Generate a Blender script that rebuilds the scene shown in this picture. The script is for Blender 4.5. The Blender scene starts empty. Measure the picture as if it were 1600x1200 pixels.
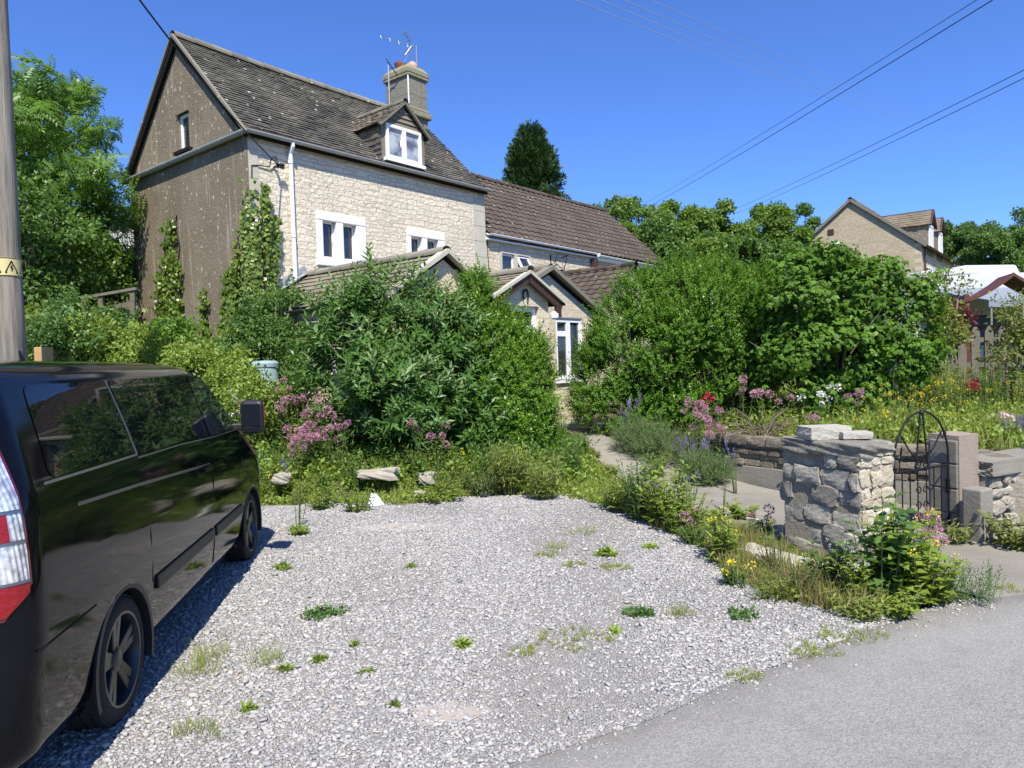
import bpy, bmesh, math, random
import numpy as np
from mathutils import Vector, Matrix
rng = np.random.default_rng(7); random.seed(7)
SC = bpy.context.scene; COL = SC.collection
R = math.radians
# ------------------------------------------------------------------ camera
CAM_H = 1.88; FPX = 1111.0
pitch = -math.atan2(35, FPX); roll = 0.033
cf = np.array([0, math.cos(pitch), math.sin(pitch)]); r0 = np.array([1., 0, 0]); u0 = np.cross(r0, cf)
cr = math.cos(roll)*r0 - math.sin(roll)*u0; cu = math.sin(roll)*r0 + math.cos(roll)*u0
CP = np.array([0, 0, CAM_H])
cam = bpy.data.cameras.new('camera'); camo = bpy.data.objects.new('camera', cam); COL.objects.link(camo)
cam.sensor_width = 36; cam.lens = 36*FPX/1600; cam.clip_end = 3000; cam.clip_start = 0.05
M = Matrix.Identity(4)
for i in range(3):
    M[i][0] = cr[i]; M[i][1] = cu[i]; M[i][2] = -cf[i]; M[i][3] = CP[i]
camo.matrix_world = M; SC.camera = camo
def ray(x, y): return cf + cr*(x-800)/FPX - cu*(y-600)/FPX
def G(x, y, z=0.0):                      # photo point on level z
    d = ray(x, y); return CP + d*((z-CAM_H)/d[2])
def D(x, y, Y):                          # photo point at distance Y
    d = ray(x, y); return CP + d*(Y/d[1])
def plane_hit(x, y, p0, n):
    d = ray(x, y); return CP + d*(((p0-CP)@n)/(d@n))
# ------------------------------------------------------------------ light
SUN_EL = 54.0; sun_dir = np.array([0.13, -0.99])          # towards the sun, on the ground
sun_dir = sun_dir/np.linalg.norm(sun_dir)
W = bpy.data.worlds.new('World'); SC.world = W; W.use_nodes = True
nt = W.node_tree; bg = nt.nodes['Background']; sky = nt.nodes.new('ShaderNodeTexSky'); sky.sky_type = 'NISHITA'
sky.sun_disc = False; sky.sun_elevation = R(SUN_EL); sky.sun_rotation = math.atan2(sun_dir[0], sun_dir[1])
sky.altitude = 300; sky.air_density = 1.0; sky.dust_density = 0.35; sky.ozone_density = 4.5
tn = nt.nodes.new('ShaderNodeMixRGB'); tn.blend_type = 'MULTIPLY'; tn.inputs[0].default_value = 1; tn.inputs[2].default_value = (.44, .62, 1.0, 1)
nt.links.new(sky.outputs[0], tn.inputs[1]); nt.links.new(tn.outputs[0], bg.inputs[0]); bg.inputs[1].default_value = 0.13
sl = bpy.data.lights.new('sun', 'SUN'); sl.energy = 5.0; sl.angle = R(0.53); sl.color = (1.0, 0.94, 0.84)
so = bpy.data.objects.new('sun', sl); COL.objects.link(so)
sv = Vector((sun_dir[0]*math.cos(R(SUN_EL)), sun_dir[1]*math.cos(R(SUN_EL)), math.sin(R(SUN_EL))))
so.rotation_euler = sv.to_track_quat('Z', 'Y').to_euler(); so.location = (3, -10, 30)
SC.view_settings.view_transform = 'Standard'; SC.view_settings.look = 'None'
SC.view_settings.exposure = 0.72; SC.view_settings.gamma = 1
SC.cycles.max_bounces = 6; SC.cycles.transparent_max_bounces = 6; SC.cycles.diffuse_bounces = 3
SC.cycles.glossy_bounces = 3; SC.cycles.transmission_bounces = 3; SC.cycles.caustics_reflective = False
SC.cycles.caustics_refractive = False; SC.cycles.sample_clamp_indirect = 6
# ------------------------------------------------------------------ helpers
def tag(o, label=None, cat=None, group=None, kind=None):
    if label: o['label'] = label
    if cat: o['category'] = cat
    if group: o['group'] = group
    if kind: o['kind'] = kind
    return o
def link(o, parent=None):
    COL.objects.link(o)
    if parent is not None: o.parent = parent
    return o
def empty(name, loc=(0, 0, 0), rz=0.0):
    o = bpy.data.objects.new(name, None); COL.objects.link(o); o.location = loc; o.rotation_euler = (0, 0, rz)
    o.empty_display_size = .2; return o
def np_mesh(name, V, F, mat, parent=None, tint=None, smooth=False, link_it=True):
    """V (n,3), F (m,k) faces of one size k (or a list of such arrays)."""
    V = np.asarray(V, dtype=np.float32); Fs = F if isinstance(F, list) else [F]
    Fs = [np.asarray(f, dtype=np.int32) for f in Fs if len(f)]
    me = bpy.data.meshes.new(name); me.vertices.add(len(V)); me.vertices.foreach_set('co', V.ravel())
    ls = np.concatenate([f.ravel() for f in Fs]); tot = np.concatenate([np.full(len(f), f.shape[1], np.int32) for f in Fs])
    st = np.concatenate([[0], np.cumsum(tot)[:-1]]).astype(np.int32)
    me.loops.add(len(ls)); me.loops.foreach_set('vertex_index', ls)
    me.polygons.add(len(tot)); me.polygons.foreach_set('loop_start', st); me.polygons.foreach_set('loop_total', tot)
    if smooth: me.polygons.foreach_set('use_smooth', np.ones(len(tot), dtype=bool))
    if tint is not None:
        a = me.attributes.new('tint', 'FLOAT', 'POINT'); a.data.foreach_set('value', np.asarray(tint, dtype=np.float32))
    me.update(calc_edges=True); me.validate()
    for m in (mat if isinstance(mat, (list, tuple)) else [mat]): me.materials.append(m)
    o = bpy.data.objects.new(name, me)
    if link_it: link(o, parent)
    return o
class MB:
    """collects polygons into one mesh"""
    def __init__(s): s.v = []; s.f = []; s.t = []
    def add(s, V, F, tint=.5):
        b = len(s.v); s.v += [tuple(map(float, p)) for p in V]; s.f += [tuple(b+i for i in f) for f in F]; s.t += [tint]*len(V)
    def box(s, a, b, tint=.5):
        (x0, y0, z0), (x1, y1, z1) = a, b
        s.add([(x0,y0,z0),(x1,y0,z0),(x1,y1,z0),(x0,y1,z0),(x0,y0,z1),(x1,y0,z1),(x1,y1,z1),(x0,y1,z1)],
              [(3,2,1,0),(4,5,6,7),(0,1,5,4),(1,2,6,5),(2,3,7,6),(3,0,4,7)], tint)
    def obox(s, c, ax, ay, az, tint=.5):   # centre and three half axes
        c, ax, ay, az = map(np.array, (c, ax, ay, az)); P = []
        for k in (-1, 1):
            for (i, j) in ((-1,-1),(1,-1),(1,1),(-1,1)): P.append(c+i*ax+j*ay+k*az)
        s.add(P, [(3,2,1,0),(4,5,6,7),(0,1,5,4),(1,2,6,5),(2,3,7,6),(3,0,4,7)], tint)
    def bar(s, p, q, w, h, up=(0,0,1), tint=.5):
        p, q = np.array(p, float), np.array(q, float); d = (q-p); L = np.linalg.norm(d); d /= L
        sd = np.cross(d, up); sd = sd/np.linalg.norm(sd) if np.linalg.norm(sd) > 1e-6 else np.array([1., 0, 0]); uu = np.cross(sd, d)
        s.obox((p+q)/2, sd*w/2, d*L/2, uu*h/2, tint)
    def tube(s, pts, r, n=8, cap=True, tint=.5):
        pts = [np.array(p, float) for p in pts]; rs = r if hasattr(r, '__len__') else [r]*len(pts); V = []; F = []
        prev = None
        for i, p in enumerate(pts):
            d = pts[min(i+1, len(pts)-1)]-pts[max(i-1, 0)]; d /= (np.linalg.norm(d)+1e-9)
            a = np.cross(d, [0, 0, 1.]) if prev is None else prev - d*(prev@d)
            if np.linalg.norm(a) < 1e-4: a = np.cross(d, [1., 0, 0])
            a /= np.linalg.norm(a); prev = a; b = np.cross(d, a)
            for k in range(n):
                t = 2*math.pi*k/n; V.append(p+(a*math.cos(t)+b*math.sin(t))*rs[i])
        for i in range(len(pts)-1):
            for k in range(n): F.append((i*n+k, i*n+(k+1) % n, (i+1)*n+(k+1) % n, (i+1)*n+k))
        if cap: F += [tuple(range(n))[::-1], tuple(range((len(pts)-1)*n, len(pts)*n))]
        s.add(V, F, tint)
    def lathe(s, prof, n=20, c=(0,0,0), tint=.5, cap=True):   # prof (r, z)
        V = []; F = []
        for (r, z) in prof:
            for k in range(n): t = 2*math.pi*k/n; V.append((c[0]+r*math.cos(t), c[1]+r*math.sin(t), c[2]+z))
        for i in range(len(prof)-1):
            for k in range(n): F.append((i*n+k, i*n+(k+1) % n, (i+1)*n+(k+1) % n, (i+1)*n+k))
        if cap: F += [tuple(range(n))[::-1], tuple(range((len(prof)-1)*n, len(prof)*n))]
        s.add(V, F, tint)
    def prism(s, poly, ext, tint=.5):      # polygon of 3-D points, extruded by ext
        n = len(poly); A = [np.array(p, float) for p in poly]; B = [p+np.array(ext) for p in A]
        s.add(A+B, [tuple(range(n))[::-1], tuple(range(n, 2*n))]+[(i, (i+1) % n, n+(i+1) % n, n+i) for i in range(n)], tint)
    def build(s, name, mat, parent=None, smooth=False, bevel=0, auto=False):
        me = bpy.data.meshes.new(name); me.from_pydata(s.v, [], s.f)
        a = me.attributes.new('tint', 'FLOAT', 'POINT'); a.data.foreach_set('value', s.t)
        bm = bmesh.new(); bm.from_mesh(me); bmesh.ops.recalc_face_normals(bm, faces=bm.faces); bm.to_mesh(me); bm.free()
        for m in (mat if isinstance(mat, (list, tuple)) else [mat]): me.materials.append(m)
        if smooth: me.polygons.foreach_set('use_smooth', [True]*len(me.polygons))
        if auto: me.set_sharp_from_angle(angle=R(40))
        o = bpy.data.objects.new(name, me); link(o, parent)
        if bevel:
            b = o.modifiers.new('bevel', 'BEVEL'); b.width = bevel; b.segments = 2; b.limit_method = 'ANGLE'; b.angle_limit = R(40)
        return o
# ------------------------------------------------------------------ materials
class NT:
    def __init__(s, name, rough=.7, spec=.3, metal=0.0):
        s.m = bpy.data.materials.new(name); s.m.use_nodes = True; s.nt = s.m.node_tree; s.b = s.nt.nodes['Principled BSDF']
        s.b.inputs['Roughness'].default_value = rough; s.b.inputs['Specular IOR Level'].default_value = spec; s.b.inputs['Metallic'].default_value = metal
        s._c = {}
    def n(s, typ, ins=None, **props):
        nd = s.nt.nodes.new('ShaderNode'+typ)
        for k, v in props.items(): setattr(nd, k, v)
        for k, v in (ins or {}).items():
            if hasattr(v, 'is_linked') or isinstance(v, bpy.types.NodeSocket): s.nt.links.new(v, nd.inputs[k])
            else: nd.inputs[k].default_value = v
        return nd
    def co(s, kind='Object'): return s.n('TexCoord').outputs[kind]
    def noise(s, vec, scale, detail=3, rough=.55, out='Fac'):
        return s.n('TexNoise', {'Vector': vec, 'Scale': scale, 'Detail': detail, 'Roughness': rough}).outputs[out]
    def ramp(s, fac, stops, interp='LINEAR'):
        r = s.n('ValToRGB', {'Fac': fac}); e = r.color_ramp.elements; r.color_ramp.interpolation = interp
        while len(e) < len(stops): e.new(.5)
        for el, (p, c) in zip(e, stops): el.position = p; el.color = (c, c, c, 1) if not hasattr(c, '__len__') else (*c, 1)
        return r.outputs['Color']
    def mix(s, fac, a, b, mode='MIX'):
        nd = s.n('MixRGB', blend_type=mode)
        for k, v in (('Fac', fac), ('Color1', a), ('Color2', b)):
            if isinstance(v, bpy.types.NodeSocket): s.nt.links.new(v, nd.inputs[k])
            else: nd.inputs[k].default_value = v if k == 'Fac' else (*v, 1)
        return nd.outputs[0]
    def math(s, op, a, b=0.0):
        nd = s.n('Math', operation=op)
        for i, v in enumerate((a, b)):
            if isinstance(v, bpy.types.NodeSocket): s.nt.links.new(v, nd.inputs[i])
            else: nd.inputs[i].default_value = v
        return nd.outputs[0]
    def vmath(s, op, a, b):
        nd = s.n('VectorMath', operation=op)
        for i, v in enumerate((a, b)):
            if isinstance(v, bpy.types.NodeSocket): s.nt.links.new(v, nd.inputs[i])
            else: nd.inputs[i].default_value = v
        return nd.outputs[0]
    def attr(s, name='tint'): return s.n('Attribute', attribute_name=name).outputs['Fac']
    def color(s, c):
        if isinstance(c, bpy.types.NodeSocket): s.nt.links.new(c, s.b.inputs['Base Color'])
        else: s.b.inputs['Base Color'].default_value = (*c, 1)
        return s
    def set(s, k, v):
        if isinstance(v, bpy.types.NodeSocket): s.nt.links.new(v, s.b.inputs[k])
        else: s.b.inputs[k].default_value = v
        return s
    def bump(s, h, strength=.5, dist=.02):
        b = s.n('Bump', {'Height': h, 'Strength': strength, 'Distance': dist}); s.nt.links.new(b.outputs[0], s.b.inputs['Normal']); return s
def flat(name, c, rough=.5, spec=.4, metal=0.0, var=.12, scale=6, bump=0.0):
    t = NT(name, rough, spec, metal); v = t.co(); nz = t.noise(v, scale, 5)
    t.color(t.mix(nz, tuple(max(0, x*(1-var)) for x in c), tuple(min(1, x*(1+var)) for x in c)))
    if bump: t.bump(t.noise(v, scale*8, 4), bump, .01)
    return t.m
def leafmat(name, c0, c1, c2, rough=.42, tr=.28, spec=.35):
    t = NT(name, rough, spec); col = t.ramp(t.attr(), [(0, c0), (.5, c1), (1, c2)])
    big = t.noise(t.co(), 1.3, 2)
    col = t.mix(.55, col, t.mix(big, tuple(x*.72 for x in c1), tuple(min(1, x*1.3) for x in c1)), 'MIX')
    t.color(col)
    tl = t.n('BsdfTranslucent', {'Color': t.mix(.5, col, (min(1, c2[0]*1.7), min(1, c2[1]*1.7), c2[2]*.7))})
    mx = t.n('MixShader', {'Fac': tr}); out = t.nt.nodes['Material Output']
    t.nt.links.new(t.b.outputs[0], mx.inputs[1]); t.nt.links.new(tl.outputs[0], mx.inputs[2]); t.nt.links.new(mx.outputs[0], out.inputs[0])
    return t.m
def wallcoord(t, axis, wob=.05, wob2=.02):
    v = t.co(); sx = t.n('SeparateXYZ', {0: v}); c = t.n('CombineXYZ', {0: sx.outputs[axis], 1: sx.outputs[2], 2: 0.0}).outputs[0]
    n1 = t.n('TexNoise', {'Vector': v, 'Scale': 1.7, 'Detail': 2}).outputs['Color']; n2 = t.n('TexNoise', {'Vector': v, 'Scale': 9., 'Detail': 2}).outputs['Color']
    def off(n, a): return t.vmath('MULTIPLY', t.vmath('SUBTRACT', n, (.5, .5, .5)), (a, a, 0))
    return v, t.vmath('ADD', t.vmath('ADD', c, off(n1, wob)), off(n2, wob2))
def stonewall(name, c1, c2, mortar, axis=0, bw=.34, bh=.13, ms=.012, wob=.09, wob2=.045, bump=.8, stain=(.35,.33,.28), stainamt=.35, dist=.03, mixed=False):
    t = NT(name, .85, .2); v, c = wallcoord(t, axis, wob, wob2)
    br = t.n('TexBrick', {'Vector': c, 'Color1': (*c1, 1), 'Color2': (*c2, 1), 'Mortar': (*mortar, 1), 'Scale': 1.0, 'Mortar Size': ms, 'Mortar Smooth': .35,
                          'Bias': 0.0, 'Brick Width': bw, 'Row Height': bh}); br.offset = .43; br.squash = .7; br.squash_frequency = 3
    bfac, bcol = br.outputs['Fac'], br.outputs['Color']
    if mixed:
        b2 = t.n('TexBrick', {'Vector': c, 'Color1': (*c1, 1), 'Color2': (*c2, 1), 'Mortar': (*mortar, 1), 'Scale': 1.0, 'Mortar Size': ms, 'Mortar Smooth': .35, 'Bias': 0.0, 'Brick Width': bw*.62, 'Row Height': bh*.72}); b2.offset = .37
        b3 = t.n('TexBrick', {'Vector': c, 'Color1': (*c1, 1), 'Color2': (*c2, 1), 'Mortar': (*mortar, 1), 'Scale': 1.0, 'Mortar Size': ms, 'Mortar Smooth': .35, 'Bias': 0.0, 'Brick Width': bw*1.3, 'Row Height': bh*1.2}); b3.offset = .6
        m1 = t.ramp(t.noise(v, .8, 2), [(.47, 0), (.50, 1)]); m2 = t.ramp(t.noise(v, .65, 2, .5, 'Color'), [(.52, 0), (.55, 1)])
        bcol = t.mix(m2, t.mix(m1, bcol, b2.outputs['Color']), b3.outputs['Color']); bfac = t.mix(m2, t.mix(m1, bfac, b2.outputs['Fac']), b3.outputs['Fac'])
    fine = t.noise(v, 22, 5, .7); big = t.noise(v, .7, 3)
    col = t.mix(t.ramp(fine, [(.3, .0), (.75, .55)]), bcol, tuple(min(1, x*1.18) for x in c2))
    col = t.mix(t.math('MULTIPLY', t.ramp(big, [(.42, 0), (.72, 1)]), stainamt), col, stain)
    t.color(col)
    h = t.math('ADD', t.math('MULTIPLY', bfac, -1.0), t.math('MULTIPLY', t.noise(v, 11, 5, .65), 1.3))
    t.bump(h, bump, dist); return t.m
# ------------------------------------------------------------------ ground heights
def sst(a, b, x): t = np.clip((x-a)/(b-a), 0, 1); return t*t*(3-2*t)
WX = ([8.2, 8.6, 9.5, 10.5, 12.3, 14, 22], [5.35, 4.95, 3.9, 3.2, 2.75, 2.45, 2.6])
def garden_d(x, y):
    d1 = x-np.interp(y, *WX); d2 = (y-(7.2+(x-4.9)*.53))*.88; return np.minimum(d1, d2)
def hz(x, y):
    x = np.asarray(x, float); y = np.asarray(y, float)
    a = sst(9.6, 13.6, y)*.6
    bed = .22*sst(9.9, 10.25, y)*sst(.9, .3, x)*sst(14, 12, y)
    hill = np.clip((-x-3.4)*.38, 0, 4.2)*sst(7.5, 12.5, y)
    g = garden_d(x, y); gr = .62*sst(.1, .3, g)+np.clip(g-.2, 0, 14)*.05
    gr = gr*np.where((y > 11) & (g < 1.0), sst(0, 1, g)*.6+.4, 1)
    far = np.clip(y-19, 0, 60)*.065 + np.clip(y-80, 0, 200)*.05
    z = np.maximum(a+bed, np.where(g > .1, gr, 0))+hill+far
    n = .03*np.sin(x*2.1+y*1.3)*np.sin(y*1.7-x*.6)*sst(10.2, 12, y)
    return z+n
def hzf(x, y): return float(hz(x, y))
# ------------------------------------------------------------------ terrain, gravel, road, path
def lines(segs):
    return np.unique(np.round(np.concatenate([np.arange(a, b+1e-6, s) for a, b, s in segs]), 4))
xs = lines([(-900, -100, 100), (-100, -20, 10), (-20, -12, 1), (-12, 12, .2), (12, 30, 1), (30, 100, 10), (100, 900, 100)])
ys = lines([(-200, -20, 20), (-20, 0, 2), (0, 24, .2), (24, 60, 2), (60, 200, 20), (200, 1500, 100)])
X, Y = np.meshgrid(xs, ys); Z = hz(X, Y)-.014
nx = len(xs); I = np.arange(len(ys)-1)[:, None]*nx+np.arange(nx-1)[None]; I = I.ravel()
t = NT('soil', .95, .1); v = t.co(); nz = t.noise(v, 1.2, 6)
t.color(t.mix(t.ramp(t.noise(v, .6, 4), [(.4, 0), (.6, 1)]), t.ramp(nz, [(.3, (.07, .055, .035)), (.7, (.16, .13, .085))]), t.ramp(t.noise(v, 9, 4), [(.3, (.04, .07, .02)), (.7, (.1, .13, .045))])))
t.bump(t.noise(v, 14, 6, .7), .8, .05); M_soil = t.m
o = np_mesh('terrain', np.stack([X.ravel(), Y.ravel(), Z.ravel()], 1), np.stack([I, I+1, I+nx+1, I+nx], 1), M_soil, smooth=True)
tag(o, kind='structure')
def inpoly(px, py, poly):
    poly = np.asarray(poly); c = np.zeros(len(px), bool); j = len(poly)-1
    for i in range(len(poly)):
        xi, yi = poly[i]; xj, yj = poly[j]
        with np.errstate(divide='ignore', invalid='ignore'):
            k = ((yi > py) != (yj > py)) & (px < (xj-xi)*(py-yi)/(yj-yi+1e-12)+xi)
        c ^= k; j = i
    return c
ROAD_EDGE = [(-14, -4.8), (-6, .05), (-2.5, 1.95), (-.95, 2.8), (-.12, 3.24), (.26, 3.44), (1.02, 3.93), (2.0, 4.52), (2.63, 4.92), (3.21, 5.13), (3.84, 5.35), (5.5, 6.2), (9, 8.05), (16, 11.7), (40, 24)]
GRAVEL = [(-6.0, .0), (-2.5, 1.9), (-.95, 2.76), (-.12, 3.2), (1.02, 3.88), (2.0, 4.47), (2.6, 4.87), (2.2, 5.3), (2.0, 5.9), (1.95, 6.6), (1.6, 7.7), (1.35, 8.65), (1.0, 10.0), (-.4, 10.05), (-1.5, 9.9), (-3.5, 9.9), (-4.6, 9.6), (-6.0, 8)]
def sheet(name, poly, z, mat, step=.25, conform=False, wob=0.0):
    """dense sheet inside a polygon"""
    P = np.asarray(poly, float); bm = bmesh.new()
    pts = []
    for i in range(len(P)):
        a, b = P[i], P[(i+1) % len(P)]; n = max(1, int(np.linalg.norm(b-a)/step))
        for k in range(n): pts.append(a+(b-a)*k/n)
    if wob:
        rw0 = np.random.default_rng(len(pts)); nzv_ = rw0.normal(0, 1, (len(pts), 2)); k5 = np.array([1, 4, 6, 4, 1])/7.; nz2 = np.stack([np.convolve(nzv_[:, q], k5, 'same') for q in (0, 1)], 1)
        for p, w_ in zip(pts, nz2): p += w_*wob*.8+np.array([math.sin(p[0]*3.1+p[1]*5), math.sin(p[1]*2.3-p[0]*7)])*wob*.5
    vs = [bm.verts.new((p[0], p[1], 0)) for p in pts]
    bm.faces.new(vs); bmesh.ops.triangulate(bm, faces=bm.faces)
    if conform:
        bmesh.ops.subdivide_edges(bm, edges=bm.edges, cuts=3, use_grid_fill=True)
    for q in bm.verts: q.co.z = (hzf(q.co.x, q.co.y) if conform else 0)+z
    bmesh.ops.recalc_face_normals(bm, faces=bm.faces)
    if sum(f.normal.z for f in bm.faces) < 0: bmesh.ops.reverse_faces(bm, faces=bm.faces)
    me = bpy.data.meshes.new(name); bm.to_mesh(me); bm.free(); me.materials.append(mat); o = bpy.data.objects.new(name, me); link(o); return tag(o, kind='structure')
def nzr(d): return d/np.linalg.norm(d, axis=1)[:, None]
# asphalt
t = NT('asphalt', .82, .25); v = t.co(); big = t.noise(v, .5, 4); mid = t.noise(v, 4, 4); fine = t.noise(v, 150, 2, .7)
vo = t.n('TexVoronoi', {'Vector': v, 'Scale': 95.0}).outputs['Color']
c = t.ramp(fine, [(.25, (.13, .124, .112)), (.5, (.235, .226, .207)), (.78, (.38, .368, .342))])
c = t.mix(.35, c, t.mix(t.n('SeparateXYZ', {0: vo}).outputs[0], (.10, .1, .095), (.34, .33, .31)))
c = t.mix(t.math('MULTIPLY', t.ramp(big, [(.4, 0), (.65, 1)]), .35), c, (.3, .29, .27)); c = t.mix(t.math('MULTIPLY', t.ramp(mid, [(.5, 0), (.75, 1)]), .3), c, (.12, .118, .11))
t.bump(t.math('ADD', fine, t.n('TexVoronoi', {'Vector': v, 'Scale': 95.0}).outputs['Distance']), .5, .006); M_asphalt = t.m
edg = t.math('MULTIPLY', t.attr(), t.ramp(t.noise(v, 6, 5, .65), [(.25, .25), (.7, 1)])); t.color(t.mix(edg, c, t.ramp(fine, [(.3, (.085, .08, .07)), (.7, (.20, .19, .165))])))
E_ = []
for p, q in zip(ROAD_EDGE[:-1], ROAD_EDGE[1:]):
    p, q = np.array(p), np.array(q); m = max(1, int(np.linalg.norm(q-p)/.09)); E_ += [p+(q-p)*k/m for k in range(m)]
E_ = np.array(E_+[np.array(ROAD_EDGE[-1])]); dirv = np.gradient(E_, axis=0); dirv = nzr(dirv); k9 = np.ones(15)/15; dirv = np.stack([np.convolve(np.pad(dirv[:, q], 7, 'edge'), k9, 'valid') for q in (0, 1)], 1); dirv = nzr(dirv); nrm = np.stack([dirv[:, 1], -dirv[:, 0]], 1)
re_ = np.random.default_rng(8); wv_ = np.convolve(re_.normal(0, 1, len(E_)+8), np.ones(9)/3, 'valid')*.012+np.convolve(re_.normal(0, 1, len(E_)+40), np.ones(41)/6.4, 'valid')*.03
offs = [0, .03, .07, .11, .16, .22, .3, .4, .55, .8, 1.3, 3, 8, 25]; V_ = []; T_ = []
for o_ in offs:
    V_ += [(*(p+n_*(o_-.02+w_*max(0, 1-o_/.5))), 0.004) for p, n_, w_ in zip(E_, nrm, wv_)]; T_ += [math.exp(-(o_/.2)**2)]*len(E_)
nE = len(E_); ii = (np.arange(len(offs)-1)[:, None]*nE+np.arange(nE-1)[None]).ravel(); tag(np_mesh('road', np.array(V_), np.stack([ii, ii+nE, ii+nE+1, ii+1], 1), M_asphalt, tint=np.array(T_)), kind='structure')
# gravel bed
def stonecol(t, fac):
    return t.ramp(fac, [(0, (.20, .20, .20)), (.08, (.25, .25, .25)), (.4, (.305, .303, .30)), (.68, (.36, .357, .348)), (.85, (.42, .414, .40)), (.90, (.40, .345, .30)), (.95, (.36, .335, .30)), (1, (.52, .505, .475))])
t = NT('gravel_bed', .9, .15); v = t.co()
vo = t.n('TexVoronoi', {'Vector': v, 'Scale': 75.0}); col = stonecol(t, t.n('SeparateXYZ', {0: vo.outputs['Color']}).outputs[0])
vo2 = t.n('TexVoronoi', {'Vector': v, 'Scale': 75.0}, feature='DISTANCE_TO_EDGE').outputs[0]
dust = t.ramp(t.noise(v, .9, 5), [(.40, 0), (.60, 1)]); pink = t.ramp(t.noise(v, 1.7, 3), [(.5, 0), (.7, 1)])
col = t.mix(.45, col, (.29, .275, .25)); col = t.mix(t.math('MULTIPLY', dust, .5), col, (.34, .315, .28)); col = t.mix(t.math('MULTIPLY', pink, .4), col, (.36, .29, .24)); t.color(col)
t.bump(t.ramp(vo2, [(0, 0), (.12, 1)]), .9, .012); M_gravel = t.m
sheet('gravel_drive', GRAVEL, .008, M_gravel, .2, wob=.02)
# loose stones lying on the drive
def stones(n, poly, lo, hi, zoff, rs, keep=None):
    P = np.asarray(poly); a, b = P.min(0), P.max(0); pts = np.zeros((0, 2))
    while len(pts) < n:
        q = rs.uniform(a, b, (n*2, 2)); q = q[inpoly(q[:, 0], q[:, 1], P)]
        if keep is not None: q = q[rs.random(len(q)) < keep(q)]
        pts = np.concatenate([pts, q])
    pts = pts[:n]; s = lo*(hi/lo)**(rs.random(n)**1.6)
    base = np.array([(-1,-1,-1),(1,-1,-1),(1,1,-1),(-1,1,-1),(-.8,-.8,1),(.8,-.8,1),(.8,.8,1),(-.8,.8,1)], float)*.5
    V = base[None]*(1+rs.uniform(-.34, .34, (n, 8, 3)))*np.stack([s*rs.uniform(.8, 1.5, n), s*rs.uniform(.6, 1.0, n), s*rs.uniform(.3, .6, n)], 1)[:, None]
    yaw = rs.uniform(0, 6.28, n); tx = rs.normal(0, .2, n); ty = rs.normal(0, .2, n)
    c, sn = np.cos(yaw), np.sin(yaw); x, y, z = V[..., 0], V[..., 1], V[..., 2]
    z2 = z+x*tx[:, None]+y*ty[:, None]; x2 = x*c[:, None]-y*sn[:, None]; y2 = x*sn[:, None]+y*c[:, None]
    V = np.stack([x2+pts[:, :1], y2+pts[:, 1:], z2+(s*.22)[:, None]+zoff], 2).reshape(-1, 3)
    F = np.array([(3,2,1,0),(4,5,6,7),(0,1,5,4),(1,2,6,5),(2,3,7,6),(3,0,4,7)]); F = (F[None]+(np.arange(n)*8)[:, None, None]).reshape(-1, 4)
    return V, F, np.repeat(rs.random(n), 8)
def dens(q):
    x, y = q[:, 0], q[:, 1]; trk = np.exp(-((x-.55-.12*(y-5))/.5)**2)*.55+.35*np.exp(-((y-8.6+.3*x)/.8)**2)
    return np.clip(1.15-1.25*trk-.5*sst(.2, .6, np.sin(x*2.3+1)*np.sin(y*1.9+.5*x)), .3, 1)
t = NT('gravel_stone', .8, .25); c = stonecol(t, t.attr()); t.color(t.mix(t.math('MULTIPLY', t.noise(t.co(), 60, 3), .25), c, (.42, .4, .37))); M_gstone = t.m
GP = [(-3.2, 1.4), (-.95, 2.72), (-.12, 3.22), (1.02, 3.9), (2.0, 4.5), (2.55, 4.87), (2.15, 5.3), (1.95, 5.9), (1.9, 6.6), (1.55, 7.7), (1.3, 8.65), (1.0, 10.0), (-.4, 10.1), (-1.5, 9.9), (-3.5, 9.9), (-4.2, 9.4), (-3.6, 4)]
V1, F1, T1 = stones(140000, GP, .007, .025, .008, np.random.default_rng(3), dens)
V4, F4, T4 = stones(65000, GP, .004, .0095, .008, np.random.default_rng(6)); F1 = np.concatenate([F1, F4+len(V1)]); V1 = np.concatenate([V1, V4]); T1 = np.concatenate([T1, T4*.5+.08])
V2, F2, T2 = stones(1500, GP, .026, .040, .011, np.random.default_rng(4), dens)
SP = [(-.9, 2.5), (1.1, 3.5), (2.1, 4.1), (3.4, 4.75), (3.4, 5.25), (2.6, 4.95), (1.02, 3.96), (-.12, 3.28), (-1.0, 2.8)]
V3, F3, T3 = stones(1300, SP, .006, .022, .004, np.random.default_rng(5), lambda q: np.exp(-np.maximum(0, (np.interp(q[:, 0], [p[0] for p in ROAD_EDGE], [p[1] for p in ROAD_EDGE])-q[:, 1]))/.07)); V2, F2, T2 = np.concatenate([V2, V3]), np.concatenate([F2, F3+len(V2)]), np.concatenate([T2, T3])
o = np_mesh('loose_gravel', np.concatenate([V1, V2]), np.concatenate([F1, F2+len(V1)]), M_gstone, tint=np.concatenate([T1, T2])); tag(o, 'loose grey and white limestone chippings spread over the drive', 'gravel', kind='stuff')
# sandy bare patches
M_sand = flat('bare_sand', (.35, .31, .27), .95, .1, var=.15, scale=14, bump=.6)
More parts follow.
